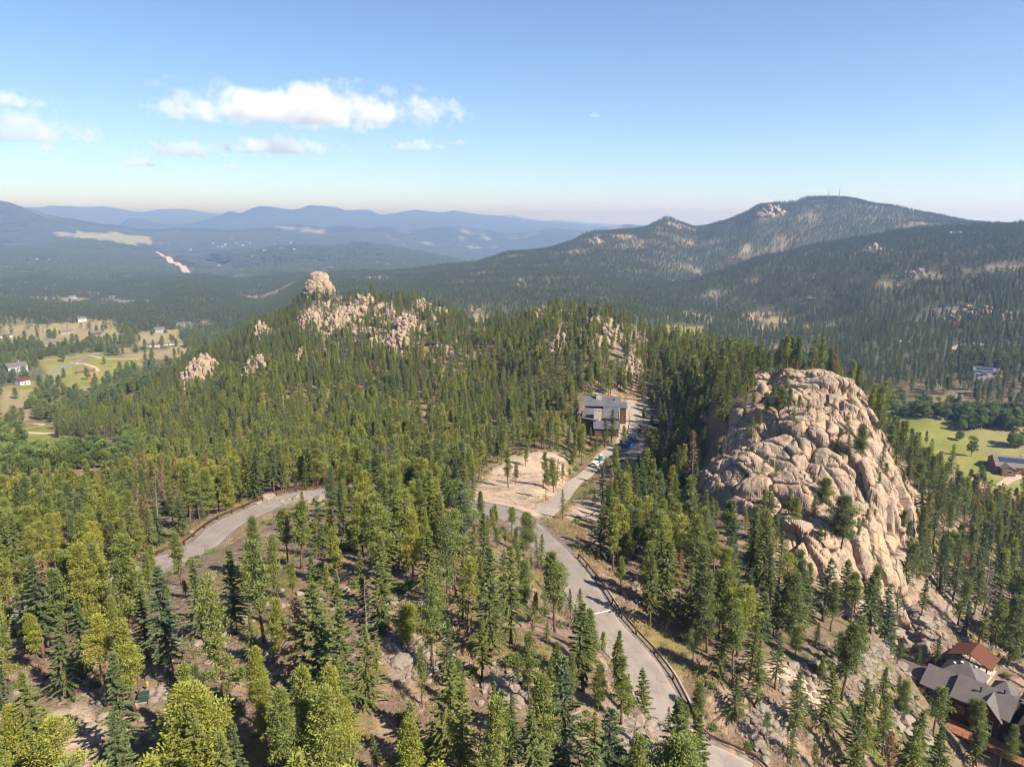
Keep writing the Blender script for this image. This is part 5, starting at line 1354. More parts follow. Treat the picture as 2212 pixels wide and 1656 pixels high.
# right side
house(2186, 1014, 66, 'big brown log house with solar panels at the near edge of the green meadow', 'wood_light', 'shingle_brown', 0.30, 0.8, 4.2, 4.2, (-1, 7, 5, 4.0), 330, 900, True, True, nwin=3)
house(2128, 812, 40, 'pale house with glass front and solar roof on the slope above the meadow', 'wood_white', 'metalroof', 0.15, 0.5, 5.0, 2.2, (-1, 9, 4, 3.6), 600, 1500, False, True)
house(2057, 708, 20, 'house with a steep dark red roof under the cliff band', 'wood_dark', 'shingle_red', 0.1, 0.8, 2.4, 5.0, None, 700, 1900)
house(1954, 743, 20, 'low house with a bright grey roof in the middle of the right hillside', 'wood_tan', 'steel', 0.05, 0.5, 2.6, 1.6, None, 700, 1900)
house(2006, 767, 15, 'small grey roofed house below the cliff band, left of the gravel yard', 'wood_mid', 'shingle', 0.0, 0.6, 2.6, None, None, 700, 1900)
house(1783, 530, 10, 'white house standing on the near right ridge line', 'wood_white', 'shingle', 0.4, 0.8, 6.0, None, None, 1300, 2200)
house(2064, 507, 18, 'white house near the top of the near right ridge', 'wood_white', 'wood_white', 0.0, 0.4, 4.0, 1.5, None, 1300, 2200)
house(1755, 648, 20, 'row house with a dark roof beside a dirt track on the right hillside', 'wood_dark', 'shingle', 0.0, 0.4, 2.8, None, None, 1000, 2200)
house(1580, 560, 14, 'red brown house on the saddle below the summit', 'wood_light', 'shingle_red', 0.0, 0.6, 3.0, None, None, 1900, 3400)
for k, (dx, dy, wp, cl) in enumerate([(965,572,16,'wood_mid'),(985,570,14,'wood_light'),(1000,571,14,'wood_grey'),(1016,568,12,'wood_tan'),(1030,564,18,'wood_mid'),(1042,563,12,'wood_dark')]):
    house(dx, dy, wp, ['long brown house at the left end of the spur top row', 'red brown house second in the spur top row', 'grey gabled house in the middle of the spur top row', 'tan house right of the grey gabled one on the spur top', 'biggest brown house near the right end of the spur top row', 'dark house at the right end of the spur top row'][k], cl, 'shingle', 0.1*k, 0.5, 5.0, None, None, 1800, 3200, nwin=2)
house(762, 602, 16, 'dark brown house on the lower spur right of the granite tower', 'wood_dark', 'shingle', 0.0, 0.6, 4.0, None, None, 1500, 4200)

# ---------------------------------------------------------------- vehicles
def wheel(root, c, r=0.38, w=0.26):
    t_ = MB(); t_.tube([(c[0], c[1]-w/2, c[2]), (c[0], c[1]+w/2, c[2])], r, 16); tw = t_.build('wheel', M['black'], root)
    h_ = MB(); s = 1 if c[1] > 0 else -1; h_.tube([(c[0], c[1]+s*w*0.4, c[2]), (c[0], c[1]+s*(w/2+0.02), c[2])], r*0.6, 12); h_.build('rim', M['chrome'], tw)
def suv(loc, rz, label, mat, topper=False):
    o = empty('parked_suv', loc, rz, label, 'car')
    side = [(-2.55,0.45),(-2.6,0.95),(-2.5,1.12),(-2.35,1.78),(-2.1,1.9),(0.2,1.9),(0.45,1.82),(1.15,1.18),(2.3,1.08),(2.55,0.92),(2.6,0.5)]
    mb = MB(); W_ = 0.96
    P = [(a, -W_*(1 if b < 1.2 else 0.86), b) for a, b in side] + [(a, W_*(1 if b < 1.2 else 0.86), b) for a, b in side]; n = len(side)
    mb.add(P, [tuple(range(n)), tuple(range(n, 2*n))[::-1]] + [(i, n+i, n+(i+1) % n, (i+1) % n) for i in range(n)])
    mb.build('body', mat, o, bevel=0.04)
    for s in (-1, 1):
        g = MB(); g.add([(-2.1,s*0.93,1.25),(0.95,s*0.93,1.25),(0.35,s*0.86,1.78),(-2.1,s*0.86,1.78)], [(0,1,2,3)]); g.v[-1][:, 1] += s*0.01; g.build('side_window', M['glass'], o)
        m_ = MB(); m_.box((0.95, s*1.06, 1.28), (0.18, 0.22, 0.16)); m_.build('mirror', mat, o)
        l_ = MB(); l_.box((-2.57, s*0.82, 1.05), (0.06, 0.2, 0.34)); l_.build('tail_light', M['lampred'], o)
        l_ = MB(); l_.box((2.55, s*0.72, 0.88), (0.12, 0.36, 0.18)); l_.build('headlight', M['lampclear'], o)
        for wx_ in (-1.6, 1.6): wheel(o, (wx_, s*0.86, 0.40), 0.40)
    g = MB(); g.add([(0.50,-0.78,1.80),(0.50,0.78,1.80),(1.12,0.88,1.24),(1.12,-0.88,1.24)], [(0,1,2,3)]); g.v[-1][:, 0] += 0.03; g.v[-1][:, 2] += 0.03; g.build('windscreen', M['glass'], o)
    g = MB(); g.add([(-2.50,-0.85,1.2),(-2.50,0.85,1.2),(-2.37,0.78,1.75),(-2.37,-0.78,1.75)], [(0,1,2,3)]); g.v[-1][:, 0] -= 0.02; g.build('rear_window', M['glass'], o)
    b_ = MB(); b_.box((-2.66,0,0.58), (0.14,1.8,0.2)); b_.box((2.64,0,0.56), (0.14,1.8,0.2)); b_.build('bumper', M['chrome'], o)
    gr = MB(); gr.box((2.59,0,0.86), (0.06,0.95,0.22)); gr.build('grille', M['black'], o)
    KEEP_OUT.append((loc[0], loc[1], 3.2)); return o
suv(at(1289, 1006, 120, 420), 0.95, 'white SUV with a dark rear window parked on the gravel driveway', M['carwhite'])
suv(at(1367, 952, 120, 420), -1.05, 'dark blue SUV parked in the dirt yard beside the blue dumpster', M['carblack'])
x, y, z = at(1354, 965, 120, 420)
dp = empty('dumpster', (x, y, z), 1.95, 'long open topped blue roll-off dumpster in the dirt yard', 'dumpster'); KEEP_OUT.append((x, y, 4))
t_ = 0.1
for nm, c, d in (('side_panel', (0,-1.2,1.15), (6.4,t_,1.7)), ('side_panel', (0,1.2,1.15), (6.4,t_,1.7)), ('end_panel', (-3.15,0,1.15), (t_,2.3,1.7)), ('tail_door', (3.15,0,1.15), (t_,2.3,1.7)), ('floor_panel', (0,0,0.28), (6.2,2.3,0.12))):
    q_ = MB(); q_.box(c, d)
    if nm == 'side_panel':
        for k in range(8): q_.box((-2.9+k*0.83, c[1]*1.06, 1.1), (0.12, 0.14, 1.5))
        q_.box((0, c[1]*1.03, 2.02), (6.5, 0.2, 0.12))
    q_.build(nm, M['blue'], dp)
for wx_ in (-2.6, 2.6):
    for s in (-0.9, 0.9): q_ = MB(); q_.tube([(wx_, s-0.15, 0.12), (wx_, s+0.15, 0.12)], 0.12, 10); q_.build('roller', M['black'], dp)
x, y, z = at(1384, 934, 120, 420)
tr = empty('tractor', (x, y, z), -0.75, 'red tractor with a front bucket and roll cab in the dirt yard', 'tractor'); KEEP_OUT.append((x, y, 4)); KEEP_OUT.append((x-1.5, y-4, 3))
q_ = MB(); q_.box((0.9,0,1.15), (2.0,0.9,0.75), 0, 0.85); q_.box((-0.6,0,0.95), (1.2,1.2,0.5)); q_.build('body', M['red'], tr, bevel=0.05)
q_ = MB()
for s in (-1, 1):
    for xx in (-1.2, 0.1): q_.box((xx, s*0.62, 1.85), (0.09,0.09,1.5))
q_.box((-0.55,0,2.62), (1.5,1.4,0.09)); q_.build('cab', M['black'], tr)
q_ = MB(); q_.box((-0.7,0,1.35), (0.5,0.5,0.4)); q_.box((-0.95,0,1.7), (0.12,0.5,0.5)); q_.build('seat', M['black'], tr)
for s in (-1, 1): wheel(tr, (-0.9, s*0.85, 0.72), 0.72, 0.42); wheel(tr, (1.4, s*0.7, 0.45), 0.45, 0.3)
q_ = MB()
for s in (-1, 1): q_.tube([(0.3, s*0.62, 1.5), (1.6, s*0.62, 1.2), (2.5, s*0.6, 0.6)], 0.09, 6)
q_.build('loader_arm', M['red'], tr)
q_ = MB(); q_.add([(2.4,-0.95,0.95),(2.4,0.95,0.95),(2.4,0.95,0.2),(2.4,-0.95,0.2),(3.1,-0.95,0.15),(3.1,0.95,0.15),(2.3,-0.95,0.95),(2.3,0.95,0.95),(2.3,0.95,0.12),(2.3,-0.95,0.12),(3.1,-0.95,0.08),(3.1,0.95,0.08)], [(0,1,2,3),(3,2,5,4),(6,7,8,9),(9,8,11,10),(0,3,9,6),(1,2,8,7),(3,4,10,9),(2,5,11,8),(0,1,7,6),(4,5,11,10)]); q_.build('bucket', M['red'], tr)
x, y, z = at(1373, 921, 120, 420)
for k, (o_, lb) in enumerate(((-0.55, 'long white plank lying at a slant in the dirt yard, the left one of two'), (0.55, 'long white plank lying at a slant in the dirt yard, the right one of two'))):
    q_ = MB()
    q_.box((0,0,0.25), (5.2,0.5,0.12)); q_.box((0,-0.22,0.36), (5.2,0.06,0.16)); q_.box((0,0.22,0.36), (5.2,0.06,0.16))
    p_ = q_.build('white_plank', M['white']); p_.location = (x + o_*0.9, y + o_*0.4, z + 0.15); p_.rotation_euler = (0, 0.06, 2.15); tag(p_, lb, 'plank', 'white planks in the yard')
x, y, z = at(1297, 995, 120, 420)
pt = empty('portable_toilet', (x, y, z), 0.25, 'green portable toilet with a white roof beside the white SUV', 'portable toilet'); KEEP_OUT.append((x, y, 1.8))
q_ = MB(); q_.box((0,0,1.1), (1.15,1.15,2.1)); 
for k in range(4): q_.box((-0.42+k*0.28, -0.585, 1.1), (0.05,0.03,1.9)); q_.box((-0.585, -0.42+k*0.28, 1.1), (0.03,0.05,1.9))
q_.build('cabin', M['teal'], pt); q_ = MB(); q_.box((0,0,2.28), (1.22,1.22,0.26), 0, 0.72); q_.build('roof', M['white'], pt)
q_ = MB(); q_.box((0.61,0,1.1), (0.04,0.75,1.85)); dd = q_.build('door', M['teal'], pt); q_ = MB(); q_.box((0.65,0.28,1.1), (0.05,0.08,0.16)); q_.build('handle', M['white'], dd)
q_ = MB(); q_.tube([(-0.4,0.4,2.3),(-0.4,0.4,2.75)], 0.06, 8); q_.build('vent_pipe', M['black'], pt)

# ---------------------------------------------------------------- roadside things
def along(path, i): 
    i0 = min(max(i, 1), len(path)-2); T = path[i0+1, :2]-path[i0-1, :2]; T = T/np.linalg.norm(T); return path[i0], T, np.array((T[1], -T[0]))
def road_index(px, py):
    x, y, z = at(px, py, 40, 420); d = np.hypot(ROAD[:, 0]-x, ROAD[:, 1]-y); return int(d.argmin())
def guardrail(i0, i1, side, off, label, step=2, timber=True):
    a, b = min(i0, i1), max(i0, i1); mid_ = (a+b)//2
    org = ROAD[mid_].copy(); g = empty('guardrail', org, 0, label, 'guardrail')
    pts = []; k = 0; step = max(step, int((b-a)/92)+1)
    for i in range(a, b, step):
        p, T, N = along(ROAD, i); q = np.array((*(p[:2] + N*side*off), p[2])) - org; pts.append(q + (0, 0, 0.62))
        m = MB(); m.box(q + (0, 0, 0.32), (0.16, 0.20, 0.98), math.atan2(T[1], T[0])); m.build('post', M['rusty'], g)
    pts = np.array(pts)
    r = MB()
    for j in range(len(pts)-1):
        d = pts[j+1]-pts[j]; L = np.linalg.norm(d); rz = math.atan2(d[1], d[0])
        nn_ = np.array((-d[1], d[0], 0))/L*side*-1
        r.box((pts[j]+pts[j+1])/2 + nn_*0.18, (L+0.02, 0.10, 0.27), rz, 1, 0, -math.asin(d[2]/L))
    r.build('rail', M['rusty'], g)
s1 = 1
ga, gb = road_index(1195, 1165), 0
pm = ROAD[road_index(1300, 1300)]; _, T_, N_ = along(ROAD, road_index(1300, 1300))
side_r = 1 if N_[0] > 0 else -1
guardrail(road_index(1240, 1190)-1, 1, side_r, ROAD_W/2+0.75, 'rusty steel guardrail on the right side of the lower road')
guardrail(road_index(740, 1068), road_index(20, 1318), side_r, ROAD_W/2+0.85, 'rusty steel guardrail on the outer side of the left road bend')
iA = road_index(1250, 1235)
ribbon('stone_edging', ROAD[:iA], 0.24, M['concrete'], 0.06, 'pale stone edging along the verge outside the right guardrail', 'kerb', 3, 0.0, side_r*(ROAD_W/2+1.5))
ribbon('kerb', ROAD[:iA+6], 0.26, M['concrete'], 0.10, 'pale concrete kerb on the left edge of the lower road', 'kerb', 3, 0.0, -side_r*(ROAD_W/2+0.25))
i_ = road_index(1325, 1318); p, T, N = along(ROAD, i_)
q_ = MB(); rz = math.atan2(N[1], N[0]) + 0.12; q_.box((p[0], p[1], p[2]+0.068), (ROAD_W*0.98, 0.22, 0.02), rz)
tag(q_.build('road_marking', M['white']), 'single white line painted across the lower road', 'road marking', kind='structure')
def sign(dx, dy, label, w=0.6, h=0.8, posth=1.9, two=False):
    x, y, z = at(dx, dy, 60, 420); o = empty('notice_board', (x, y, z), -math.atan2(x, y), label, 'sign')
    q_ = MB(); q_.box((0,0.05,posth/2), (0.1,0.1,posth)); q_.build('post', M['post'], o)
    q_ = MB(); q_.box((0,-0.03,posth-h/2), (w,0.04,h)); q_.build('board', M['white'], o)
sign(1177, 994, 'white notice board on a wooden post at the gravel junction, the left of two'); sign(1182, 995, 'white notice board on a wooden post at the gravel junction, the right of two')
sign(1043, 1045, 'small white marker sign on a thin post left of the dirt clearing', 0.4, 0.4, 2.2)
def cabinet(dx, dy, label):
    x, y, z = at(dx, dy, 40, 420); o = empty('utility_cabinet', (x, y, z), 0.3, label, 'utility box'); o.scale = (.72, .72, .72)
    q_ = MB(); q_.box((0,0,0.55), (1.3,1.1,1.1)); q_.build('body', M['greenbox'], o, bevel=0.04); q_ = MB(); q_.box((0,-0.02,1.16), (1.4,1.2,0.1), 0, 0.9); q_.build('lid', M['greenbox'], o); q_ = MB(); q_.box((0,0,0.02), (1.6,1.4,0.2)); q_.build('base', M['concrete'], o)
    KEEP_OUT.append((x, y, 1.6))
cabinet(312, 1512, 'green utility cabinet in grass beside the big fir on the knoll'); cabinet(1217, 932+0, 'green utility cabinet under pines beside the driveway')
x, y, z = at(320, 1490, 40, 400); o = empty('marker_post', (x, y, z), 0, 'short yellow marker post in the grass on the knoll', 'marker post')
q_ = MB(); q_.tube([(0,0,-0.2),(0,0,0.9)], 0.11, 10); q_.build('post', M['yellow'], o); q_ = MB(); q_.tube([(0,0,0.9),(0,0,1.05)], [0.13,0.08], 10); q_.build('cap', M['yellow'], o)
for k, (dx, dy, hp, lb) in enumerate([(118,893,32,'utility pole beside dark trees at the left meadow edge'),(175,800,22,'utility pole in the green meadow near the road bend'),(268,792,24,'utility pole by the meadow road, right of the barn lane'),(345,758,22,'utility pole among pines above the meadow road'),(392,726,20,'utility pole in the pines near the ridge foot'),(65,726,20,'utility pole below the upper valley road'),(102,748,20,'utility pole in the upper pasture'),(152,810,14,'short utility pole beside the meadow junction'),(498,721,22,'utility pole near the far right valley pines')]):
    x, y, z = at(dx, dy, 400, 2000); hgt = hp*SC*math.hypot(x, y)/FPX
    o = empty('utility_pole', (x, y, z), 0.5, lb, 'utility pole', 'wooden utility poles across the valley'); q_ = MB(); q_.tube([(0,0,-0.5),(0,0,hgt)], [0.22,0.14], 8); q_.build('pole', M['post'], o); q_ = MB(); q_.box((0,0,hgt-0.7), (2.4,0.14,0.16)); q_.build('crossarm', M['post'], o)
for dx, dy, hp, lb in ((1789,430,14,'thin radio mast on the highest summit, the left of two'), (1812,428,16,'thin radio mast on the highest summit, the right of two')):
    x, y, z = at(dx, dy+3, 2800, 3600); hgt = hp*SC*math.hypot(x, y)/FPX + 10
    o = empty('radio_mast', (x, y, z), 0, lb, 'radio mast'); q_ = MB()
    for a in range(3): q_.tube([(math.cos(a*2.1)*1.6, math.sin(a*2.1)*1.6, -2), (0.2*math.cos(a*2.1), 0.2*math.sin(a*2.1), hgt)], 0.5, 4)
    q_.build('lattice', M['steel'], o); q_ = MB(); q_.tube([(0,0,hgt),(0,0,hgt+5)], 0.3, 5); q_.build('antenna', M['steel'], o)
x, y, z = at(1762, 440, 2600, 3600)

rng = RS(63); k = 0
while k < 34:
    dx, dy = [(rng.uniform(0, 500), rng.uniform(560, 660)), (rng.uniform(420, 820), rng.uniform(520, 600)), (rng.uniform(380, 640), rng.uniform(525, 550))][k % 3]
    x, y, z = at(dx, dy, 2400, 9000); r = math.hypot(x, y); s = r/4000*11
    if r > 8500: k += 0; continue
    m_ = MB(); m_.box((0,0,s*.3), (s*1.5,s,s*.6)); o = m_.build('distant_house', M[['wood_white','wood_tan','wood_grey'][k % 3]]); m_ = MB()
    m_.add([(-s*.8,-s*.55,s*.6),(s*.8,-s*.55,s*.6),(s*.8,s*.55,s*.6),(-s*.8,s*.55,s*.6),(-s*.8,0,s*.95),(s*.8,0,s*.95)], [(0,1,5,4),(2,3,4,5),(0,4,3),(1,2,5),(3,2,1,0)]); m_.build('roof', M[['shingle','shingle_brown','steel'][k % 3]], o)
    o.location = (x, y, z); o.rotation_euler = (0, 0, rng.uniform(0, 3)); tag(o, 'tiny pale house far off among the trees of the hazy basin', 'house', 'tiny houses far off in the hazy basin'); KEEP_OUT.append((x, y, s*2)); k += 1
# ---------------------------------------------------------------- single trees read off the photograph
Z4 = lambda x, y: (x*.422, 957.5 + y*.422)
Z5 = lambda x, y: (737.6 + x*.422, 957.5 + y*.422)
Z6 = lambda x, y: (1475.3 + x*.3336, 756 + y*.3336)
Z7 = lambda x, y: (1475.3 + x*.333, 1188 + y*.333)
Z9 = lambda x, y: (1026 + x*.1467, 961.2 + y*.1467)
HAND = []   # (zoom, base x, base y, top y, kind, tint)
def add(zf, *rows):
    for r in rows: HAND.append((zf,) + r)
add(Z4, (655,1700,1085,'fir',.25),(340,1300,905,'fir',.3),(205,1660,1150,'fir',.5),(1165,1430,715,'pine',.6),(1205,975,545,'fir',.2),(1040,1000,600,'fir',.3),(932,725,455,'pine',.55),
    (785,705,520,'pine',.7),(1310,690,385,'pine',.45),(1432,870,470,'pine',.6),(1475,625,330,'pine',.5),(1540,640,300,'pine',.55),(1562,1120,780,'red',.9),(545,1225,965,'red',.4),(715,1285,1000,'pine',.75),
    (1645,1610,1290,'grey',.5),(1528,1510,1190,'fir',.15),(955,1580,1140,'pine',.7),(915,1540,1185,'fir',.35),(1650,1200,1030,'fir',.05),(1622,1010,560,'fir',.35),(1732,985,640,'fir',.45),(1497,810,620,'pine',.6),
    (435,1190,800,'fir',.25),(100,1690,1340,'pine',.9),(285,1680,1400,'pine',.8),(15,1400,1150,'fir',.05),(142,1030,860,'pine',.7),(210,1160,870,'pine',.85),(1120,1560,1375,'lush',.95),(1215,1680,1400,'pine',.85),
    (940,1670,1570,'shrubpine',.6),(1035,1400,1130,'pine',.25),(1300,1120,880,'fir',.35),(1420,1080,800,'pine',.8),(870,960,740,'fir',.3),(750,1100,740,'fir',.3),(600,1050,780,'pine',.7),(640,1010,830,'fir',.5),
    (1585,1600,1240,'pine',.85),(1330,1450,1050,'pine',.8),(1370,1560,1200,'pine',.75),(505,870,570,'fir',.4),(690,900,630,'fir',.5),(340,900,690,'pine',.75),(230,880,680,'pine',.7),(90,900,640,'fir',.5),
    (310,790,590,'fir',.45),(1590,250,105,'fir',.35),(1680,245,115,'red',.3),(985,400,310,'fir',.1),(1040,400,310,'fir',.05),(820,520,330,'fir',.15),(585,610,400,'fir',.25),(660,610,390,'pine',.6),(720,600,400,'pine',.65),
    (735,490,240,'red',.8),(775,500,260,'red',.6),(850,350,185,'red',.9),(1000,300,175,'red',.3),(1065,290,165,'red',.5),(535,540,440,'red',.2),(885,330,215,'grey',.5),(925,425,225,'grey',.5),(285,570,430,'grey',.5),(700,440,300,'red',.5),(0,760,600,'red',.1))
add(Z5, (152,1345,920,'fir',.5),(410,1335,1050,'pine',.55),(335,1035,820,'lush',.75),(540,1230,895,'fir',.3),(528,1635,1085,'fir',.55),(378,1700,1315,'fir',.5),(190,1700,1475,'fir',.35),(18,1540,1085,'fir',.45),
    (462,900,640,'grey',.5),(1132,385,232,'fir',.25),(725,360,235,'pine',.5),(1322,585,320,'fir',.35),(1578,935,570,'fir',.45),(1428,770,585,'pine',.55),(872,480,330,'pine',.5),(945,545,355,'lush',.5),(1045,600,462,'fir',.4),
    (1095,630,450,'fir',.5),(1110,830,615,'pine',.5),(1172,780,665,'fir',.3),(1212,865,715,'fir',.25),(1275,1160,865,'pine',.45),(1090,920,640,'pine',.5),(1418,1210,965,'fir',.5),(1500,1180,990,'pine',.45),(1020,1580,1220,'fir',.5),
    (1100,1310,1015,'fir',.45),(1185,1345,1075,'pine',.45),(1310,1370,1140,'pine',.5),(1430,1440,1095,'pine',.5),(1560,1330,1185,'fir',.45),(1722,1420,1240,'pine',.4),(985,1075,885,'red',.95),(830,880,560,'fir',.45),(700,860,560,'fir',.5),
    (620,900,590,'fir',.55),(940,820,600,'pine',.5),(1060,1330,1110,'fir',.4),(720,1200,900,'fir',.55),(900,1240,1080,'fir',.35),(955,1330,960,'pine',.5),(780,950,700,'fir',.5),(480,760,560,'fir',.5),(1480,1620,1330,'grey',.5),
    (730,1656,1540,'fir',.4),(600,1600,1460,'pine',.9),(1290,1640,1370,'fir',.55),(780,1480,1200,'fir',.5),(870,1620,1300,'fir',.35),(110,820,560,'fir',.55),(220,850,470,'fir',.5),(350,560,430,'fir',.4),(1050,1000,900,'fir',.45),(1220,960,740,'fir',.5))
add(Z7, (905,462,45,'fir',.25),(955,525,210,'pine',.4),(762,490,120,'fir',.35),(1120,810,430,'pine',.5),(1310,600,225,'fir',.3),(725,692,505,'lush',.45),(110,310,-40,'pine',.4),(312,885,400,'pine',.5),(335,1095,830,'fir',.4),
    (722,1165,780,'fir',.5),(1420,1100,850,'pine',.45),(1612,1285,880,'pine',.45),(1870,1170,970,'pine',.45),(1880,1405,1140,'fir',.4),(2120,1420,1150,'pine',.45),(2112,750,320,'pine',.3),(1960,370,30,'grey',.5),(1545,430,180,'fir',.35),
    (480,1010,650,'fir',.5),(585,560,270,'fir',.5),(1175,1130,830,'fir',.45),(1000,720,520,'pine',.45),(860,620,470,'fir',.25),(700,1350,1150,'fir',.4),(545,1260,1050,'pine',.2),(940,1180,790,'fir',.5),(1275,1030,750,'fir',.35),
    (1640,740,550,'fir',.2),(1520,760,620,'fir',.15),(1390,720,560,'fir',.2),(1700,460,360,'fir',.3),(2010,330,0,'fir',.25),(1750,330,40,'fir',.2),(1440,260,20,'fir',.25),(1110,1320,1130,'fir',.4),(1900,1390,1000,'pine',.5),(850,1420,1250,'pine',.45),(880,880,700,'pine',.55),(240,830,470,'fir',.4),(60,760,520,'pine',.4))
add(Z6, (62,850,515,'red',.2),(200,825,755,'pine',.45),(910,1260,1130,'fir',.3),(440,1230,1010,'pine',.4),(190,1080,960,'pine',.35),(1280,780,610,'fir',.3),(1420,1180,1020,'pine',.4),(560,1050,870,'fir',.3),(1145,710,505,'fir',.3),(1260,940,780,'pine',.3),(590,1250,1060,'fir',.35))
add(Z9, (1215,500,230,'fir',.3),(1010,640,120,'pine',.55),(1060,820,340,'pine',.6),(1200,700,220,'pine',.55),(490,620,70,'pine',.45),(600,580,240,'pine',.4),(120,1010,650,'pine',.5),(30,920,600,'pine',.55),(370,1100,830,'pine',.6),(440,1040,860,'pine',.55),
    (255,1190,890,'pine',.6),(310,1190,920,'pine',.6),(540,1330,925,'pine',.5),(1870,880,300,'fir',.2),(1760,880,620,'fir',.2),(2060,380,60,'pine',.5),(740,310,0,'pine',.5),(1400,560,300,'pine',.5),(1440,490,330,'pine',.55))
ZH = lambda x, y: (1188 + x*.1223, 820.8 + y*.1223)
add(ZH, (1005,1165,640,'fir',.25),(1140,1115,505,'fir',.35),(600,960,720,'fir',.4),(722,1110,840,'fir',.3),(820,1260,950,'fir',.3),(885,1310,1000,'pine',.4),(555,1510,1060,'pine',.55),(515,1370,870,'pine',.45),(755,1350,1110,'pine',.4),(300,860,570,'red',.3),(240,1010,760,'fir',.35),(150,1010,800,'fir',.3),(1228,1185,800,'pine',.5),(1760,1340,830,'lush',.35),(1130,1490,1180,'pine',.5),(1375,1510,1290,'pine',.45),(975,1660,1320,'fir',.4),(1555,1660,1300,'fir',.35),(1900,1290,950,'pine',.35),(440,1000,760,'pine',.5),(1800,900,600,'pine',.4),(1650,780,420,'pine',.35))
add(lambda x, y: (x, y), *[(1895+dx_, 900+dy_, 900+dy_-h_, k_, t_) for dx_, dy_, h_, k_, t_ in ((0,40,70,'fir',.3),(22,95,75,'pine',.4),(40,120,80,'fir',.25),(62,150,80,'fir',.35),(80,185,85,'pine',.4),(95,215,85,'fir',.3),(105,250,90,'fir',.35),(90,280,90,'pine',.45),(120,300,95,'fir',.3),(95,330,90,'fir',.4),(75,360,85,'pine',.4),(60,330,70,'fir',.3),(50,180,60,'fir',.3),(30,60,70,'fir',.25),(75,120,80,'fir',.3),(110,170,85,'pine',.35))])
ZR = lambda x, y: (1382.4 + x*.6804, 734.4 + y*.6804)
ROCKT = [(440,240,150,'lush',.4),(400,230,165,'pine',.4),(470,235,140,'lush',.35),(500,240,170,'pine',.45),(420,200,130,'pine',.35),(360,200,140,'fir',.3),(380,265,215,'pine',.4),(355,290,240,'fir',.4),(530,260,185,'pine',.35),(560,280,230,'fir',.3),(610,235,180,'fir',.3),(600,275,240,'fir',.35),(655,280,230,'fir',.25),(690,380,270,'lush',.35),(660,375,300,'fir',.3),(620,350,310,'shrubpine',.4),(700,350,290,'pine',.35),
    (550,470,420,'lush',.4),(585,500,440,'lush',.45),(520,460,420,'shrubpine',.45),(430,450,370,'fir',.25),(385,460,375,'fir',.3),(325,470,430,'shrubpine',.55),(395,520,460,'pine',.45),(420,530,480,'fir',.4),(490,580,500,'pine',.55),(470,560,470,'fir',.4),(640,650,500,'lush',.3),(690,620,560,'lush',.4),(720,570,530,'shrubpine',.4),(570,650,590,'fir',.3),(425,640,550,'fir',.35),(735,710,650,'fir',.4),(835,600,540,'pine',.35),(850,640,560,'pine',.35),(780,420,380,'shrubpine',.4),(265,390,340,'fir',.4),(230,440,400,'pine',.45),(215,560,510,'fir',.35),(745,560,530,'shrubpine',.35)]
add(ZR, *ROCKT)
TREES = []      # dict(kind, x, y, z, h, tint, rot, hand)
def on_rock(x, y): return float(poly_dist(np.array([x]), np.array([y]), ROCK_XY)[0]) > 0.3
def solve_h(x, y, z, ty):
    lo, hi = 0.5, 60.0
    for _ in range(30):
        m = (lo+hi)/2
        if project(x, y, z+m)[1] > ty: lo = m
        else: hi = m
    return (lo+hi)/2
rng = RS(4)
for zf, bx, by, ty, kd, ti in HAND:
    px, py = zf(bx, by); tpx, tpy = zf(bx, ty)
    rk = zf is Z6 or zf is ZR
    if rk: TZ_keep = TZ; TZ = TZ_BASE
    x, y, z = at(px, py, 40, 520)
    if rk: TZ = TZ_keep; z = rock_height(x, y) - 0.3; bx_, by_ = px, py
    h = min(max(solve_h(x, y, z, tpy), 2.0), 21.0)
    for PTH, gap in ((ROAD, ROAD_W/2+1.6), (DRIVE, DRIVE_W/2+1.2)):
        d = np.hypot(PTH[:, 0]-x, PTH[:, 1]-y); i_ = int(d.argmin())
        if d[i_] < gap:
            q_, T_, N_ = along(PTH, i_); sd_ = 1 if (x-q_[0])*N_[0] + (y-q_[1])*N_[1] > 0 else -1
            x, y = q_[0] + N_[0]*sd_*gap, q_[1] + N_[1]*sd_*gap; z = float(ground(x, y))
    TREES.append(dict(kind=kd, x=x, y=y, z=z, h=h, tint=ti, hand=True, r=math.hypot(x, y)))
HX_ = np.array([(t['x'], t['y']) for t in TREES])
def in_frame(x, y, z, h, m=70):
    bx, by = project(x, y, z); tx, ty = project(x, y, z + h)
    return (bx > -m) & (bx < 2212+m) & (ty < 1656+20) & (y > 5)
THIN = [([(60,1470),(260,1490),(250,1656),(60,1656)], .25), ([(330,1230),(640,1110),(700,1180),(560,1420),(420,1420)], .6), ([(520,1330),(740,1320),(760,1480),(540,1500)], .65),
        ([(830,1330),(1000,1330),(990,1500),(830,1500)], .7), ([(1700,1480),(1980,1480),(1980,1656),(1700,1656)], .95), ([(1240,1000),(1420,850),(1430,1000),(1320,1100)], .25), ([(880,900),(1250,900),(1040,1010),(860,1010)], .6),
        ([(1890,1290),(2060,1290),(2080,1440),(1900,1440)], .3), ([(760,650),(960,650),(960,770),(760,760)], .55), ([(640,640),(760,640),(760,720),(650,720)], .35), ([(1260,690),(1400,690),(1400,800),(1300,800)], .6), ([(640,1060),(900,1055),(900,1100),(600,1110)], .5),
        ([(1190,1100),(1300,1060),(1330,1230),(1230,1200)], .25), ([(120,1100),(400,1070),(560,1080),(380,1170),(150,1200)], .85), ([(1220,1230),(1300,1230),(1560,1656),(1440,1656)], 1.0)]
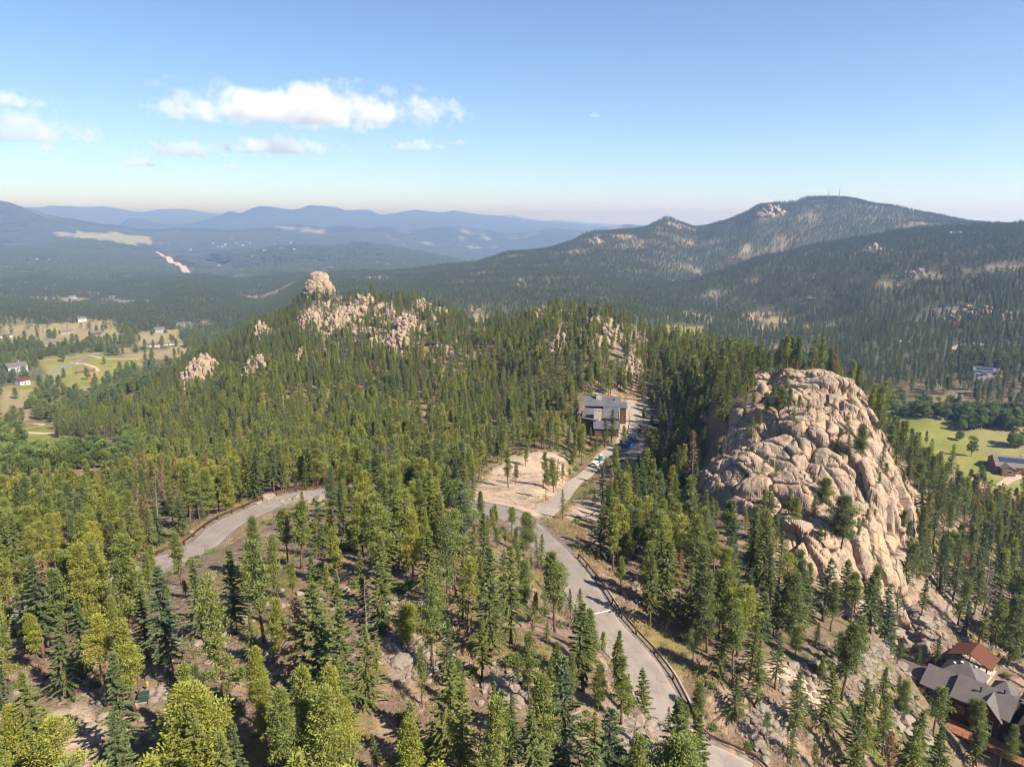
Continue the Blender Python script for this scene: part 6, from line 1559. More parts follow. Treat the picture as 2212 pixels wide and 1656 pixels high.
def density(x, y, z, clearmask=True):
    px, py = project(x, y, z)
    f = clear_factor(x, y)
    for P, k in THIN: f = np.where(in_poly(px, py, P), np.minimum(f, k), f)
    f = f * (1 - 0.97*np.clip(samp(C_mead, x, y)*1.6, 0, 1)) * (1 - 0.86*np.clip(samp(C_tan, x, y)*1.3, 0, 1)) * (1 - np.clip(samp(C_dirt, x, y)*1.5, 0, 1)*0.96)
    return f
# near wood
x, y = jgrid(-230, 330, 20, 330, 4.25, 11)
r = np.hypot(x, y); z = ground(x, y)
ok = in_frame(x, y, z, 14) & (r > 45) & (r < 285)
x, y, z, r = x[ok], y[ok], z[ok], r[ok]
f = density(x, y, z)
rd = poly_dist(x, y, ROCK_XY); f = np.where(rd > 0.5, 0.11, f)
lim = np.where(r < 150, 0.92, 0.95) * (0.80 + 0.4*smooth01(perlin2(x/26, y/26, 31), -0.35, 0.25))
dh = np.min(np.hypot(x[:, None]-HX_[None, :, 0], y[:, None]-HX_[None, :, 1]), axis=1)
f = np.where(dh < 2.8, 0, f)
b11 = blocks_view(x, y, z, 11.5) & (rd < 0.5); b5 = blocks_view(x, y, z, 5.0) & (rd < 0.5)
young = b11 & ~b5
f = np.where(b11, np.where(b5, 0, f*0.7), f)
dro, so = line_dist(x, y, ROAD[::3]); f = np.where((dro < ROAD_W/2 + 6.5) & (x > ROAD[np.clip((so*3).astype(int), 0, len(ROAD)-1), 0]) & (y < 165), f*0.12, f)
ok = (rng.rand(len(x)) < f*lim) & seen(x, y, z, 13)
yg = young[ok]; x, y, z, r = x[ok], y[ok], z[ok], r[ok]
mixn = perlin2(x/38, y/38, 33)
zoneP = smooth01(-x, -10, 60)*0.35 + smooth01(r, 170, 230)*0.2
for k in range(len(x)):
    u = rng.rand(); pf = 0.60 - 0.6*mixn[k] - zoneP[k]
    onr = rd[ok][k] > 0.5
    kd = 'fir' if u < pf else 'pine'
    if rng.rand() < (0.03 + 0.16*float(in_poly(np.array([project(x[k], y[k], z[k])[0]]), np.array([project(x[k], y[k], z[k])[1]]), [(250,1040),(480,1040),(480,1110),(300,1170),(200,1150)])[0])): kd = 'red' if rng.rand() < .5 else 'grey'
    if rng.rand() < 0.015 and r[k] < 230: kd = 'lush'
    h = rng.uniform(8.5, 13.8) if kd == 'fir' else rng.uniform(8.5, 13.2)
    if rng.rand() < .14: h *= 0.5
    if yg[k]: h = rng.uniform(3.0, 5.2)
    if onr: h = rng.uniform(3, 7); z[k] = rock_height(x[k], y[k]) - 0.3
    if r[k] > 190: h *= 0.92
    ti = (rng.normal(.38, .18) if kd == 'fir' else rng.normal(.60, .20)) - 0.15*smooth01(np.array(x[k]), 20, 90)
    TREES.append(dict(kind=kd, x=x[k], y=y[k], z=z[k], h=h, tint=float(np.clip(ti, 0, 1)), hand=False, r=r[k]))
for t in TREES: t['kind'] = t['kind']
# ---------------------------------------------------------------- singles and the rest
def species(t): return {'fir': 'fir', 'pine': 'pine', 'lush': 'pine', 'shrubpine': 'pine', 'red': 'dead', 'grey': 'dead'}[t['kind']]
for t in TREES:
    px, py = project(t['x'], t['y'], t['z']); t['px'], t['py'] = float(px), float(py)
    t['ty'] = float(project(t['x'], t['y'], t['z'] + t['h'])[1])
    vis = -15 < t['px'] < 2227 and t['ty'] < 1600
    t['big'] = (t['h']/t['r'])*(1 if vis else 0) + (0.02 if t['hand'] else 0)
singles = []; rest = []
for sp, cap in (('fir', 300), ('pine', 300), ('dead', 80)):
    L_ = sorted([t for t in TREES if species(t) == sp], key=lambda t: -t['big'])
    singles += [t for t in L_[:cap] if t['big'] > 0]; rest += [t for t in L_ if t not in L_[:cap] or t['big'] <= 0]

LAND = [(330,1225,'the left road bend'),(170,1290,'the far left road stretch'),(560,1120,'the upper road bend'),(750,1085,'the bend rock piles'),(625,1392,'the large grey boulder'),(312,1512,'the green utility cabinet'),
 (160,1580,'the bare lower left ground'),(60,1400,'the left edge'),(450,1560,'the knoll grass strip'),(700,1560,'the bottom knoll floor'),(895,1345,'the tilted boulder'),(880,1450,'the dark cracked ledge'),(1070,1490,'the broad pale slab'),
 (900,1200,'the knoll middle'),(720,1230,'the open left knoll'),(1100,1180,'the road above the knoll'),(1200,1350,'the lower road bank'),(1350,1600,'the bottom rock bank'),(1460,1500,'the lower road kerb'),(1000,1600,'the bottom centre'),
 (1120,1040,'the dirt clearing'),(1210,1090,'the driveway mouth'),(1000,1040,'the road beside the clearing'),(1300,1010,'the white SUV'),(1355,970,'the blue dumpster'),(1300,930,'the charcoal roofed house'),(1390,900,'the dirt yard'),(1340,1060,'the driveway rock bank'),
 (1290,1190,'the right guardrail start'),(1420,1150,'the outcrop left foot'),(1380,1300,'the right guardrail'),(1560,1480,'the slope above guardrail'),(1650,1600,'the bottom guardrail end'),(1700,1280,'the domed outcrop foot'),(1800,1420,'the ledges below outcrop'),
 (1640,980,'the upper outcrop dome'),(1760,1080,'the outcrop middle'),(1880,1180,'the right outcrop rib'),(1980,1370,'the boulder field'),(2098,1440,'the rust roofed pavilion'),(2060,1560,'the shingled house'),(1980,1600,'the ledges beside deck'),(2150,1300,'the right edge'),
 (2040,1180,'the slope past the outcrop'),(1540,900,'the left outcrop cliff'),(1480,1050,'the dark wood by outcrop'),(400,1040,'the dead trees by bend'),(250,1080,'the left wooded slope'),(600,1020,'the woods beyond bend'),(850,1020,'the woods behind guardrail'),(1150,940,'the thin pines by house')]
LXY = np.array([(a, b) for a, b, c in LAND], float)
NUM = ['zero', 'one', 'two', 'three', 'four', 'five', 'six', 'seven', 'eight', 'nine']
ORD = ['', 'leftmost', 'second from left', 'third from left', 'fourth from left', 'fifth from left', 'sixth from left', 'seventh from left']
def tone(t):
    k = t['tint']
    return 'blue-green' if k < .18 else 'dark green' if k < .38 else 'mid green' if k < .55 else 'olive' if k < .75 else 'yellow-green'
def word(t):
    if t['kind'] == 'red': return 'rust brown dead conifer'
    if t['kind'] == 'grey': return 'bare grey dead conifer'
    w = 'small ' if t['h'] < 6.5 else 'tall ' if t['h'] > 13 else ''
    return w + tone(t) + {'fir': ' fir', 'pine': ' slender pine', 'lush': ' bushy pine', 'shrubpine': ' bushy pine'}[t['kind']]
groups = {}
for t in singles:
    k = int(np.argmin(((LXY - (t['px'], t['py']))**2).sum(1)))
    lx, ly = LXY[k]; dx, dy = t['px']-lx, t['py']-ly
    rel = ('beside' if abs(dx) + abs(dy) < 28 else 'left of' if -dx > abs(dy)*1.2 else 'right of' if dx > abs(dy)*1.2 else 'behind' if dy < 0 else 'in front of')
    groups.setdefault((word(t), rel, LAND[k][2]), []).append(t)
def settle(key, L_, extra=''):
    base = '%s %s %s' % key
    if len(L_) == 1: L_[0]['label'] = base + extra; return
    if len(L_) > 5 and not extra:
        L_.sort(key=lambda t: t['py']); m = len(L_)//2
        settle(key, L_[:m], ', farther row'); settle(key, L_[m:], ', nearer row'); return
    L_.sort(key=lambda t: t['px'])
    for i, t in enumerate(L_):
        if i >= 7: t['label'] = base + extra + ', rightmost'
        elif len(L_) == 2: t['label'] = base + extra + (', left one' if i == 0 else ', right one')
        elif i == len(L_)-1: t['label'] = base + extra + ', rightmost'
        else: t['label'] = base + extra + ', ' + ORD[i+1]
for k, L_ in groups.items(): settle(k, L_)
for t in singles:
    for cut in ('slender ', 'bushy '):
        if len(t['label'].replace('-', ' ').split()) > 16: t['label'] = t['label'].replace(cut, '')
CAT = {'fir': 'fir tree', 'pine': 'pine tree', 'dead': 'dead tree'}; NAME = {'fir': 'fir_tree', 'pine': 'pine_tree', 'dead': 'dead_tree'}
GRP = {'fir': 'firs standing on the near slopes', 'pine': 'pines standing on the near slopes', 'dead': 'dead conifers among the living trees'}
POOL = {'fir': FIRS, 'pine': PINES, 'lush': LUSH, 'shrubpine': LUSH, 'red': DEAD_RED, 'grey': DEAD_GREY}
used = {}
for t in singles:
    rr = RS(int(abs(t['px'])*7 + abs(t['py'])*13) % 100000); pl = POOL[t['kind']]; p = pl[rr.randint(len(pl))]; sp = species(t)
    o = bpy.data.objects.new(NAME[sp], None); o.location = (t['x'], t['y'], t['z']); o.rotation_euler = (rr.normal(0, .035), rr.normal(0, .035), rr.uniform(0, 6.28))
    s = t['h']/p.H; wd = s*rr.uniform(.92, 1.28)*(1.0 if t['h'] < 14 else 0.92)*(1.22 if t['x'] > 25 and t['kind'] in ('fir', 'pine') else 1.06); o.scale = (wd, wd, s); COL.objects.link(o)
    tag(o, t['label'], CAT[sp], GRP[sp])
    tk = bpy.data.objects.new('trunk', p.trunk); COL.objects.link(tk); tk.parent = o
    if p.crown is not None:
        cr = bpy.data.objects.new('crown', p.crown); COL.objects.link(cr); cr.parent = o; cr['tint'] = float(t['tint'])

# ---------------------------------------------------------------- woods (past the first 300 of each kind)
def woods(name, L_, coll, nm, label, cat, seed):
    rng = RS(seed); A = np.array([(t['x'], t['y'], t['z'], t['s'], t['tint']) for t in L_]); n = len(A)
    sc_ = A[:, 3]; wv = sc_*rng.uniform(.85, 1.2, n)
    scatter_object(name, A[:, :3] - (0, 0, 0.2), rng.randint(0, nm, n), np.column_stack([wv, wv, sc_]), np.column_stack([rng.normal(0, .025, (n, 2)), rng.uniform(0, 6.28, n)]), A[:, 4], coll, label, cat)
FW, PW = [], []
for t in rest:
    (FW if species(t) == 'fir' else PW).append(dict(x=t['x'], y=t['y'], z=t['z'], s=t['h']/12.5, tint=t['tint']))
# the forest between the near wood and the ridge line
rng = RS(12)
x, y = jgrid(-560, 480, 200, 900, 3.95, 13); r = np.hypot(x, y); z = ground(x, y)
ok = (r >= 285) & (r < 860) & in_frame(x, y, z, 12); x, y, z, r = x[ok], y[ok], z[ok], r[ok]
az_i = np.clip(np.rint((np.arctan2(x, y)-AZ0)/(AZ1-AZ0)*(NA-1)).astype(int), 0, NA-1)
crest = np.where(x < -260, 560, np.exp(KR[az_i, 7]) + 45)
ok = (r < crest); x, y, z, r = x[ok], y[ok], z[ok], r[ok]
f = density(x, y, z)*(0.5 + 0.5*smooth01(perlin2(x/33, y/33, 34), -0.45, 0.05))
f = np.where(blocks_view(x, y, z, 10.5), 0, f)
for o in COL.objects:
    if o.name.startswith('rock_outcrop') and o.type == 'MESH' and max(o.dimensions.x, o.dimensions.y) < 70:
        c = o.location; dd = max(o.dimensions.x, o.dimensions.y)*0.40
        f = np.where((np.hypot(x-c.x, y-c.y) < dd), f*0.30, f)
        rc = math.hypot(c.x, c.y); q = np.hypot(x - c.x*(1-dd*0.9/rc), y - c.y*(1-dd*0.9/rc)); f = np.where(q < dd*0.8, f*0.62, f)
for x0_, y0_, st_, zz_, dd_ in SURF[1:]:
    i_ = np.clip(np.rint((x-x0_)/st_).astype(int), 0, zz_.shape[0]-1); j_ = np.clip(np.rint((y-y0_)/st_).astype(int), 0, zz_.shape[1]-1)
    ins = (x > x0_) & (x < x0_+st_*zz_.shape[0]) & (y > y0_) & (y < y0_+st_*zz_.shape[1]) & (dd_[i_, j_] > 1)
    f = np.where(ins, f*0.85, f); z = np.where(ins, np.maximum(z, zz_[i_, j_]-0.5), z)
ok = (rng.rand(len(x)) < f*0.95) & seen(x, y, z, 13); x, y, z, r = x[ok], y[ok], z[ok], r[ok]
mx = perlin2(x/60, y/60, 35)
for k in range(len(x)):
    fir = rng.rand() < 0.46 + 0.5*mx[k] + 0.2*smooth01(np.array(r[k]), 430, 600)
    s = rng.uniform(.62, 1.06)*(0.5 if rng.rand() < .12 else 1)*(1.0 if r[k] < 450 else .95)
    (FW if fir else PW).append(dict(x=x[k], y=y[k], z=z[k], s=s, tint=float(np.clip(rng.normal(.42 if fir else .60, .19) - 0.15*smooth01(np.array(r[k]), 350, 600), 0, 1))))
colF = collection_of('fir_kinds', MID[:3]); colP = collection_of('pine_kinds', MID[3:])
woods('fir_woods', FW, colF, 3, 'dense firs of the middle forest up to the rocky ridge', 'fir woods', 21)
woods('pine_woods', PW, colP, 4, 'slender pines of the middle forest behind the road', 'pine woods', 22)
NF = (len(FW), len(PW))
# valleys and hillsides
HW = []; rng = RS(14)
x, y = jgrid(-2600, 2600, 380, 3500, 7.2, 15); r = np.hypot(x, y); z = ground(x, y)
ok = (r > 420) & (r < 3600) & in_frame(x, y, z, 12, 40); x, y, z, r = x[ok], y[ok], z[ok], r[ok]
az_i = np.clip(np.rint((np.arctan2(x, y)-AZ0)/(AZ1-AZ0)*(NA-1)).astype(int), 0, NA-1)
ok = (r > np.where(x < -260, 560, np.exp(KR[az_i, 7]) + 45)) & seen(x, y, z, 12); x, y, z, r = x[ok], y[ok], z[ok], r[ok]
f = density(x, y, z)*(1 - 0.8*np.clip(samp(C_rock, x, y), 0, 1))*(0.68 + 0.32*smooth01(perlin2(x/70, y/70, 36), -0.35, 0.1))
f = f*np.where((x < -120) & (r < 1250), 0.85*(0.35 + 0.65*smooth01(perlin2(x/75, y/75, 37), -0.15, 0.15)), 1.0)*np.where(r > 2400, 0.8, .86)*np.where(blocks_view(x, y, z, 8) & (x > 0), .12, 1)
ok = rng.rand(len(x)) < f; x, y, z, r = x[ok], y[ok], z[ok], r[ok]
near_p = r < 1250
def hill(mask, coll, nm, name, label, cat, seed, lo, hi, t0):
    rng = RS(seed); n = int(mask.sum()); s = rng.uniform(lo, hi, n); wv = s*rng.uniform(.85, 1.2, n)
    scatter_object(name, np.column_stack([x[mask], y[mask], z[mask]-0.3]), rng.randint(0, nm, n), np.column_stack([wv, wv, s]), np.column_stack([rng.normal(0, .02, (n, 2)), rng.uniform(0, 6.28, n)]), np.clip(rng.normal(t0, .13, n), 0, 1), coll, label, cat)
left = x < -120
hill(near_p & left, collection_of('valley_pine_kinds', PON), 3, 'valley_woods', 'broad dark pines scattered over the left valley', 'valley woods', 23, .75, 1.15, .30)
hill(near_p & ~left, collection_of('hill_tree_kinds', MID), 7, 'slope_woods', 'conifers on the right hillside above the green meadow', 'hillside woods', 24, .8, 1.2, .22)
hill(~near_p, collection_of('hillside_tree_kinds', FARP), 4, 'hillside_woods', 'conifer forest covering the far hillsides', 'hillside woods', 25, .75, 1.15, .18)
NH = len(x)
# far forests
rng = RS(16)
n = 90000; a = rng.uniform(rad(-39), rad(39), n); r = np.sqrt(rng.uniform(3400**2, 9800**2, n)); x, y = np.sin(a)*r, np.cos(a)*r; z = ground(x, y)
f = (1 - np.clip(samp(C_tan, x, y)*1.2, 0, 1))*(1-samp(C_mead, x, y))*(1 - 0.8*np.clip(samp(C_rock, x, y), 0, 1))
for P in VP:
    if np.hypot(P[0, 0], P[0, 1]) > 2500: d_, _ = line_dist(x, y, P[::4]); f = np.where(d_ < 80, 0, f)
ok = (rng.rand(n) < f*0.85) & seen(x, y, z, 10) & in_frame(x, y, z, 10, 40); x, y, z, r = x[ok], y[ok], z[ok], r[ok]
hill(np.ones(len(x), bool), collection_of('grove_kinds', GROVES), 3, 'distant_woods', 'far forest of the basin fading into blue haze', 'distant woods', 26, .8, 1.2, .2)
NG = len(x)

# ---------------------------------------------------------------- broadleaf trees in the valley bottoms
BR = []; rng = RS(18)
def br_at(dx, dy, s, rmin=330):
    X_, Y_, Z_ = at(dx, dy, rmin, 1500); BR.append([X_, Y_, Z_, s, dx, dy])
for (x0, x1, y0, y1, n, s0) in [(0,70,955,1000,9,1.15),(40,110,985,1015,12,.9),(110,330,960,1010,34,.85),(0,140,1000,1040,26,.95),(140,260,995,1030,16,.85),(60,110,865,905,9,1.0),(200,330,960,1000,10,0.9),(70,130,880,900,5,.9)]:
    for k in range(n): br_at(rng.uniform(x0, x1), rng.uniform(y0, y1), s0*rng.uniform(.75, 1.15))
for k in range(60):
    u = rng.rand(); br_at(1893 + u*330, 888 + u*38 + rng.normal(0, 7) - 6, rng.uniform(.7, 1.15), 400)
for k in range(26): br_at(rng.uniform(2085, 2212), rng.uniform(912, 930), rng.uniform(.9, 1.3), 400)
for k in range(9): br_at(rng.uniform(2160, 2215), rng.uniform(958, 968), rng.uniform(.7, 1.0), 400)
for k in range(30): br_at(rng.uniform(2060, 2215), rng.uniform(770, 800), rng.uniform(.7, 1.1), 500)
for dx, dy, s in ((1957,898,1.1),(2000,903,.95),(2033,905,.9),(1930,885,1.2),(2072,951,.75),(2098,986,1.0),(22,985,1.5),(10,970,1.4)): br_at(dx, dy, s, 330)
BL = [(20,985,'the near valley edge'),(75,1005,'the left dirt tracks'),(180,1015,'the left slope foot'),(60,1045,'the bright left grove'),(85,890,'the pale meadow track'),(265,980,'the pines at the valley foot'),(1920,890,'the right meadow corner'),(1990,905,'the right meadow top'),(2060,910,'the meadow hedge line'),(2130,920,'the dark meadow clump'),(2190,925,'the hedge line end'),(2190,962,'the meadow tree island'),(2135,785,'the hillside gravel yard'),(2085,970,'the open right meadow')]
BXY = np.array([(a, b) for a, b, c in BL], float); gb_ = {}
for t in BR:
    k = int(np.argmin(((BXY - (t[4], t[5]))**2).sum(1))); tn = float(np.clip(rng.normal(.5, .25), 0, 1)); t.append(tn)
    w_ = ('large ' if t[3] > 1.05 else 'small ' if t[3] < .85 else '') + ('bright' if tn > .6 else 'green' if tn > .35 else 'dark')
    gb_.setdefault((w_ + ' broadleaf tree', 'by', BL[k][2]), []).append(dict(px=t[4], py=t[5], t=t))
for k, L_ in gb_.items():
    settle(k, L_)
    for d in L_: d['t'].append(d['label'])
for X_, Y_, Z_, s, dx, dy, tn, lb in BR:
    p = BROAD[rng.randint(3)]
    o = empty('broadleaf_tree', (X_, Y_, Z_), rng.uniform(0, 6.28), lb, 'broadleaf tree', 'broadleaf trees in the valley bottoms'); o.scale = (s, s, s*rng.uniform(.85, 1.1))
    tk = bpy.data.objects.new('trunk', p.trunk); COL.objects.link(tk); tk.parent = o
    cr = bpy.data.objects.new('crown', p.crown); COL.objects.link(cr); cr.parent = o; cr['tint'] = tn

# ---------------------------------------------------------------- brush and grass on the near ground
rng = RS(19); x, y = jgrid(-200, 300, 40, 300, 2.6, 20); z = ground(x, y); r = np.hypot(x, y)
ok = in_frame(x, y, z, 1) & (r < 300); x, y, z = x[ok], y[ok], z[ok]
f = clear_factor(x, y)*smooth01(perlin2(x/13, y/13, 41), -0.15, 0.4)*0.6*(1-samp(C_dirt, x, y))*(poly_dist(x, y, ROCK_XY) < -1)
ok = rng.rand(len(x)) < f; x, y, z = x[ok], y[ok], z[ok]; n = len(x); s = rng.uniform(.35, 1.05, n)
scatter_object('low_shrubs', np.column_stack([x, y, z-0.1]), rng.randint(0, 2, n), np.column_stack([s, s, s*rng.uniform(.6, 1, n)]), np.column_stack([np.zeros((n, 2)), rng.uniform(0, 6.28, n)]), rng.uniform(0, .9, n), collection_of('shrub_kinds', [b.crown for b in BUSH]), 'low green brush under the trees and along the road', 'undergrowth')
def tuft_mesh(seed):
    rng = RS(seed); m = 46; P = np.column_stack([rng.normal(0, .35, (m, 2)), np.zeros(m)]); D = np.column_stack([rng.normal(0, .5, (m, 2)), np.ones(m)])
    V, F = sprays(P, D, rng.uniform(.25, .6, m), rng.uniform(.03, .07, m), rng); return mesh_np('tuft', V, F, [M['straw']], attrs={'lv': ('FACE', rng.rand(m))})
M['straw'] = mat_leaf('dry_grass', [(0.0, (0.16,0.17,0.05)), (0.4, (0.30,0.25,0.10)), (1.0, (0.42,0.32,0.15))], .3)
TU = [tuft_mesh(s) for s in (201, 202, 203)]
x, y = jgrid(-200, 300, 40, 290, 0.95, 22); z = ground(x, y); r = np.hypot(x, y)
ok = in_frame(x, y, z, 1) & (r < 285); x, y, z = x[ok], y[ok], z[ok]
dr, _ = line_dist(x, y, ROAD[::3]); dd, _ = line_dist(x, y, DRIVE[::2])
edge = ((dr > ROAD_W/2+1.7) & (dr < ROAD_W/2+6.5)) | ((dd > DRIVE_W/2+.6) & (dd < DRIVE_W/2+4))
f = np.where(edge, 0.65, 0.55*smooth01(perlin2(x/17, y/17, 43), 0.15, 0.45))*(dr > ROAD_W/2+1.6)*(dd > DRIVE_W/2+.5)*(1-0.9*samp(C_dirt, x, y))*(poly_dist(x, y, ROCK_XY) < -1)
ok = rng.rand(len(x)) < f*1.15*(0.4 + 0.6*smooth01(perlin2(x/5, y/5, 44), -.3, .3)); x, y, z = x[ok], y[ok], z[ok]; n = len(x); s = rng.uniform(.6, 1.5, n)
scatter_object('dry_grass', np.column_stack([x, y, z-0.02]), rng.randint(0, 3, n), np.column_stack([s, s, s]), np.column_stack([np.zeros((n, 2)), rng.uniform(0, 6.28, n)]), np.clip(rng.normal(.5, .25, n) - .3*smooth01(perlin2(x/24, y/24, 45), .1, .4), 0, 1), collection_of('grass_kinds', TU), 'dry golden grass on the verges and between the trees', 'grass')
NT_ = n
def litter_mesh(seed):
    rng = RS(seed); mb = MB()
    for k in range(16):
        p = rng.normal(0, .55, 2); a = rng.uniform(0, 6.28); L = rng.uniform(.12, .75); d = np.array((math.cos(a), math.sin(a)))*L/2; r = rng.uniform(.012, .035)
        mb.tube([(p[0]-d[0], p[1]-d[1], .03), (p[0]+d[0], p[1]+d[1], rng.uniform(.03, .12))], [r, r*.6], 3, False)
    return mesh_np('twigs', np.concatenate(mb.v), split_fn(mb.fn), [M['greybark']])
x, y = jgrid(-170, 220, 40, 220, 1.35, 27); z = ground(x, y); r = np.hypot(x, y)
ok = in_frame(x, y, z, 1) & (r < 220); x, y, z = x[ok], y[ok], z[ok]
f = (line_dist(x, y, ROAD[::3])[0] > ROAD_W/2+2)*(line_dist(x, y, DRIVE[::2])[0] > DRIVE_W/2+1)*(poly_dist(x, y, ROCK_XY) < -1)*(0.15 + 0.6*smooth01(perlin2(x/9, y/9, 47), -.2, .4))
ok = rng.rand(len(x)) < f; x, y, z = x[ok], y[ok], z[ok]; n = len(x); s = rng.uniform(.7, 1.6, n)
scatter_object('forest_litter', np.column_stack([x, y, z]), rng.randint(0, 3, n), np.column_stack([s, s, s]), np.column_stack([np.zeros((n, 2)), rng.uniform(0, 6.28, n)]), np.zeros(n), collection_of('twig_kinds', [litter_mesh(k) for k in (211, 212, 213)]), 'grey twigs and sticks littering the forest floor', 'twigs')
# fallen trunks
for k, (dx, dy, ang, ln, lb) in enumerate([(1235,1548,0.6,5,'fallen grey log lying on the bank at the bottom, the upper one'),(1250,1600,0.2,5,'fallen grey log lying near the bottom edge'),(1330,1570,-.3,4,'pale log across the rock bank by the road'),(1275,1112,.8,4,'log lying in grass right of the driveway mouth'),(1255,1118,.3,5,'long thin log by the driveway mouth'),(1350,1180,1.2,5,'dark log in brush right of the guardrail start'),(1720,1330,.4,5,'pale log under the domed outcrop'),(1640,1510,1.0,4,'grey log on the slope above the guardrail'),(1690,1590,.5,4,'bleached log near the lower guardrail'),(700,1540,.9,4,'thin grey log on the knoll floor'),(520,1420,.3,4,'log lying on bare soil on the knoll'),(880,1560,1.3,4,'dark log near the bottom of the knoll')]):
    x_, y_, z_ = at(dx, dy, 40, 400); q_ = MB(); q_.tube([(-ln/2,0,.12),(0,.1,.16),(ln/2,0,.12)], [.17,.14,.08], 7); q_.tube([(ln*.2,0,.15),(ln*.35,.7,.4)], [.05,.02], 4)
    o = q_.build('fallen_log', M['greybark'], None, True); o.location = (x_, y_, z_+.05); o.rotation_euler = (0, 0, ang); tag(o, lb, 'log')
print('TREES singles %d mid %s hill %d groves %d tufts %d' % (len(singles), NF, NH, NG, NT_))
# ---------------------------------------------------------------- clouds (far outside the haze), soft volumes inside flattened ellipsoids
def mat_cloud(name, L, H, seed, dens):
    t = NT(name); p = t.pos('Object')
    n = t.n('ShaderNodeTexNoise', noise_dimensions='4D'); n.inputs['W'].default_value = seed*3.7; n.inputs['Scale'].default_value = 1.0/(H*0.62)
    n.inputs['Detail'].default_value = 8; n.inputs['Roughness'].default_value = 0.62; n.inputs['Lacunarity'].default_value = 2.2
    t.l(p, n.inputs['Vector'])
    m = t.n('ShaderNodeMapping'); m.inputs['Scale'].default_value = (2.0/L, 2.0/(L*0.55), 2.0/H); t.l(p, m.inputs[0])
    ln = t.n('ShaderNodeVectorMath', operation='LENGTH'); t.l(m.outputs[0], ln.inputs[0])
    sp = t.n('ShaderNodeSeparateXYZ'); t.l(m.outputs[0], sp.inputs[0])
    sh = t.math('SUBTRACT', 0.92, ln.outputs[1])                                  # 0.92 in the heart, 0 at the shell
    up = t.math('MULTIPLY', t.math('ADD', sp.outputs[2], 0.42), 6.0)              # flat, quickly cut base
    sh = t.math('MINIMUM', sh, up)
    v = t.math('ADD', t.math('MULTIPLY', sh, 0.85), t.math('MULTIPLY', t.math('SUBTRACT', n.outputs[0], 0.60), 2.9))
    d = t.math('MULTIPLY', t.sstep(v, 0.0, 0.42), dens)
    vs = t.n('ShaderNodeVolumeScatter'); vs.inputs['Color'].default_value = (0.95, 0.91, 0.89, 1); vs.inputs['Anisotropy'].default_value = 0.1
    t.l(d, vs.inputs['Density']); t.l(vs.outputs[0], t.out.inputs['Volume'])
    try: t.m.cycles.volume_step_rate = 0.35
    except Exception: pass
    return t.m
def cloud(dx, dy, w, h, label, seed, dist=15000, dens=0.0030):
    s = SC*dist/FPX; a, te = pix_dir(dx, dy); a = float(a); te = float(te); L = w*s*1.42; H = h*s*1.25
    V, F = ICO[4]; V = V*np.array((L/2, L*0.275, H/2))
    o = obj('cloud', mesh_np('cloud', V, F, [mat_cloud('cloud_vapour', L, H, seed, dens)], smooth=True), loc=(math.sin(a)*dist, math.cos(a)*dist, CZ + te*dist), rz=-a)
    tag(o, label, 'cloud', 'scattered white clouds')
cloud(668, 238, 560, 88, 'largest cloud, long white cumulus over the left of the ridge', 1)
cloud(610, 317, 250, 46, 'long flat cloud hanging right under the largest one', 2)
cloud(405, 325, 170, 40, 'small puffy cloud left of the long flat one', 3)
cloud(308, 353, 86, 22, 'tiny flattened cloud below the small puffy one', 4, dens=0.005)
cloud(498, 362, 46, 17, 'tiny round cloud under the long flat one', 5, dens=0.005)
cloud(903, 315, 130, 30, 'thin cloud low at the right of the group', 6, dens=0.003)
cloud(990, 309, 40, 14, 'tiny wisp right of the thin low cloud', 7, dens=0.005)
cloud(15, 218, 150, 30, 'flat cloud at the left edge of the sky, the upper one', 8, dens=0.003)
cloud(40, 282, 330, 66, 'pale wide cloud bank at the left edge of the sky', 9, dens=0.0015)
cloud(95, 321, 70, 18, 'tiny cloud under the pale wide bank', 10, dens=0.004)
cloud(1280, 250, 40, 14, 'faint scrap of cloud alone in the right sky', 11, dens=0.003)
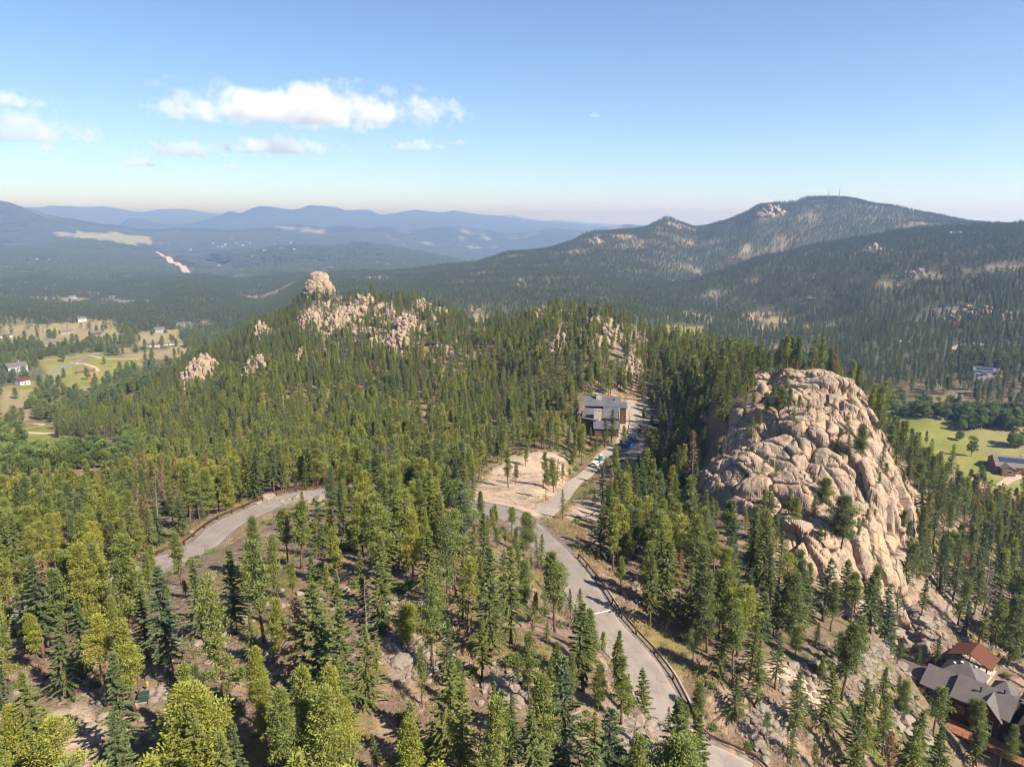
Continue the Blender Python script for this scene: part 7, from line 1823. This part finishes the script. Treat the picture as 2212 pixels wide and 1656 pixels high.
# ---------------------------------------------------------------- light, sky, haze, render settings
SUN_EL, SUN_AZ = rad(43), rad(127)
sd = bpy.data.lights.new('sun', 'SUN'); sd.energy = 5.0; sd.angle = rad(0.55); sd.color = (1.0, 0.93, 0.80)
sun = link(bpy.data.objects.new('sun', sd))
sv = Vector((math.sin(SUN_AZ)*math.cos(SUN_EL), math.cos(SUN_AZ)*math.cos(SUN_EL), math.sin(SUN_EL)))
sun.rotation_euler = sv.to_track_quat('Z', 'Y').to_euler(); sun.location = sv * 400
w = bpy.data.worlds.new('World'); scene.world = w; w.use_nodes = True
nt = w.node_tree; nt.nodes.clear()
sky = nt.nodes.new('ShaderNodeTexSky'); sky.sky_type = 'NISHITA'; sky.sun_disc = False
sky.sun_elevation = SUN_EL; sky.sun_rotation = SUN_AZ; sky.altitude = 2300; sky.air_density = 1.0; sky.dust_density = 0.0; sky.ozone_density = 4.0
bg = nt.nodes.new('ShaderNodeBackground'); bg.inputs[1].default_value = 0.076
wo = nt.nodes.new('ShaderNodeOutputWorld')
nt.links.new(sky.outputs[0], bg.inputs[0]); nt.links.new(bg.outputs[0], wo.inputs[0])

HAZE_D = 1.3e-4
hz = MB(); hz.box((0, 13000, CZ + 40), (72000, 46000, 1000))
zl, zh = float(TZ.min()) - 3.0, CZ + 470.0
hz = MB(); hz.box((0, 15500, (zl+zh)/2), (84000, 48000, zh-zl))
ht = NT('haze')
pv = ht.n('ShaderNodeVolumePrincipled'); pv.inputs['Color'].default_value = (0.36, 0.54, 1.0, 1); pv.inputs['Absorption Color'].default_value = (0.85, 0.78, 0.70, 1); pv.inputs['Density'].default_value = HAZE_D
pv.inputs['Anisotropy'].default_value = 0.45
ht.l(pv.outputs[0], ht.out.inputs['Volume'])
tag(hz.build('haze', ht.m), 'thin blue summer haze filling the valleys and veiling the far ranges', 'haze', kind='stuff')

scene.render.engine = 'CYCLES'
cy = scene.cycles
cy.use_denoising = True
cy.pixel_filter_type = 'BLACKMAN_HARRIS'; cy.filter_width = 1.15
try: cy.denoiser = 'OPENIMAGEDENOISE'
except Exception: pass
cy.max_bounces = 6; cy.diffuse_bounces = 3; cy.glossy_bounces = 2; cy.transmission_bounces = 3; cy.volume_bounces = 5; cy.transparent_max_bounces = 8
cy.sample_clamp_indirect = 6.0
cy.caustics_reflective = False; cy.caustics_refractive = False
cy.use_adaptive_sampling = True; cy.adaptive_threshold = 0.015
scene.view_settings.view_transform = 'Standard'; scene.view_settings.look = 'None'
scene.view_settings.exposure = 1.25; scene.view_settings.gamma = 1.0
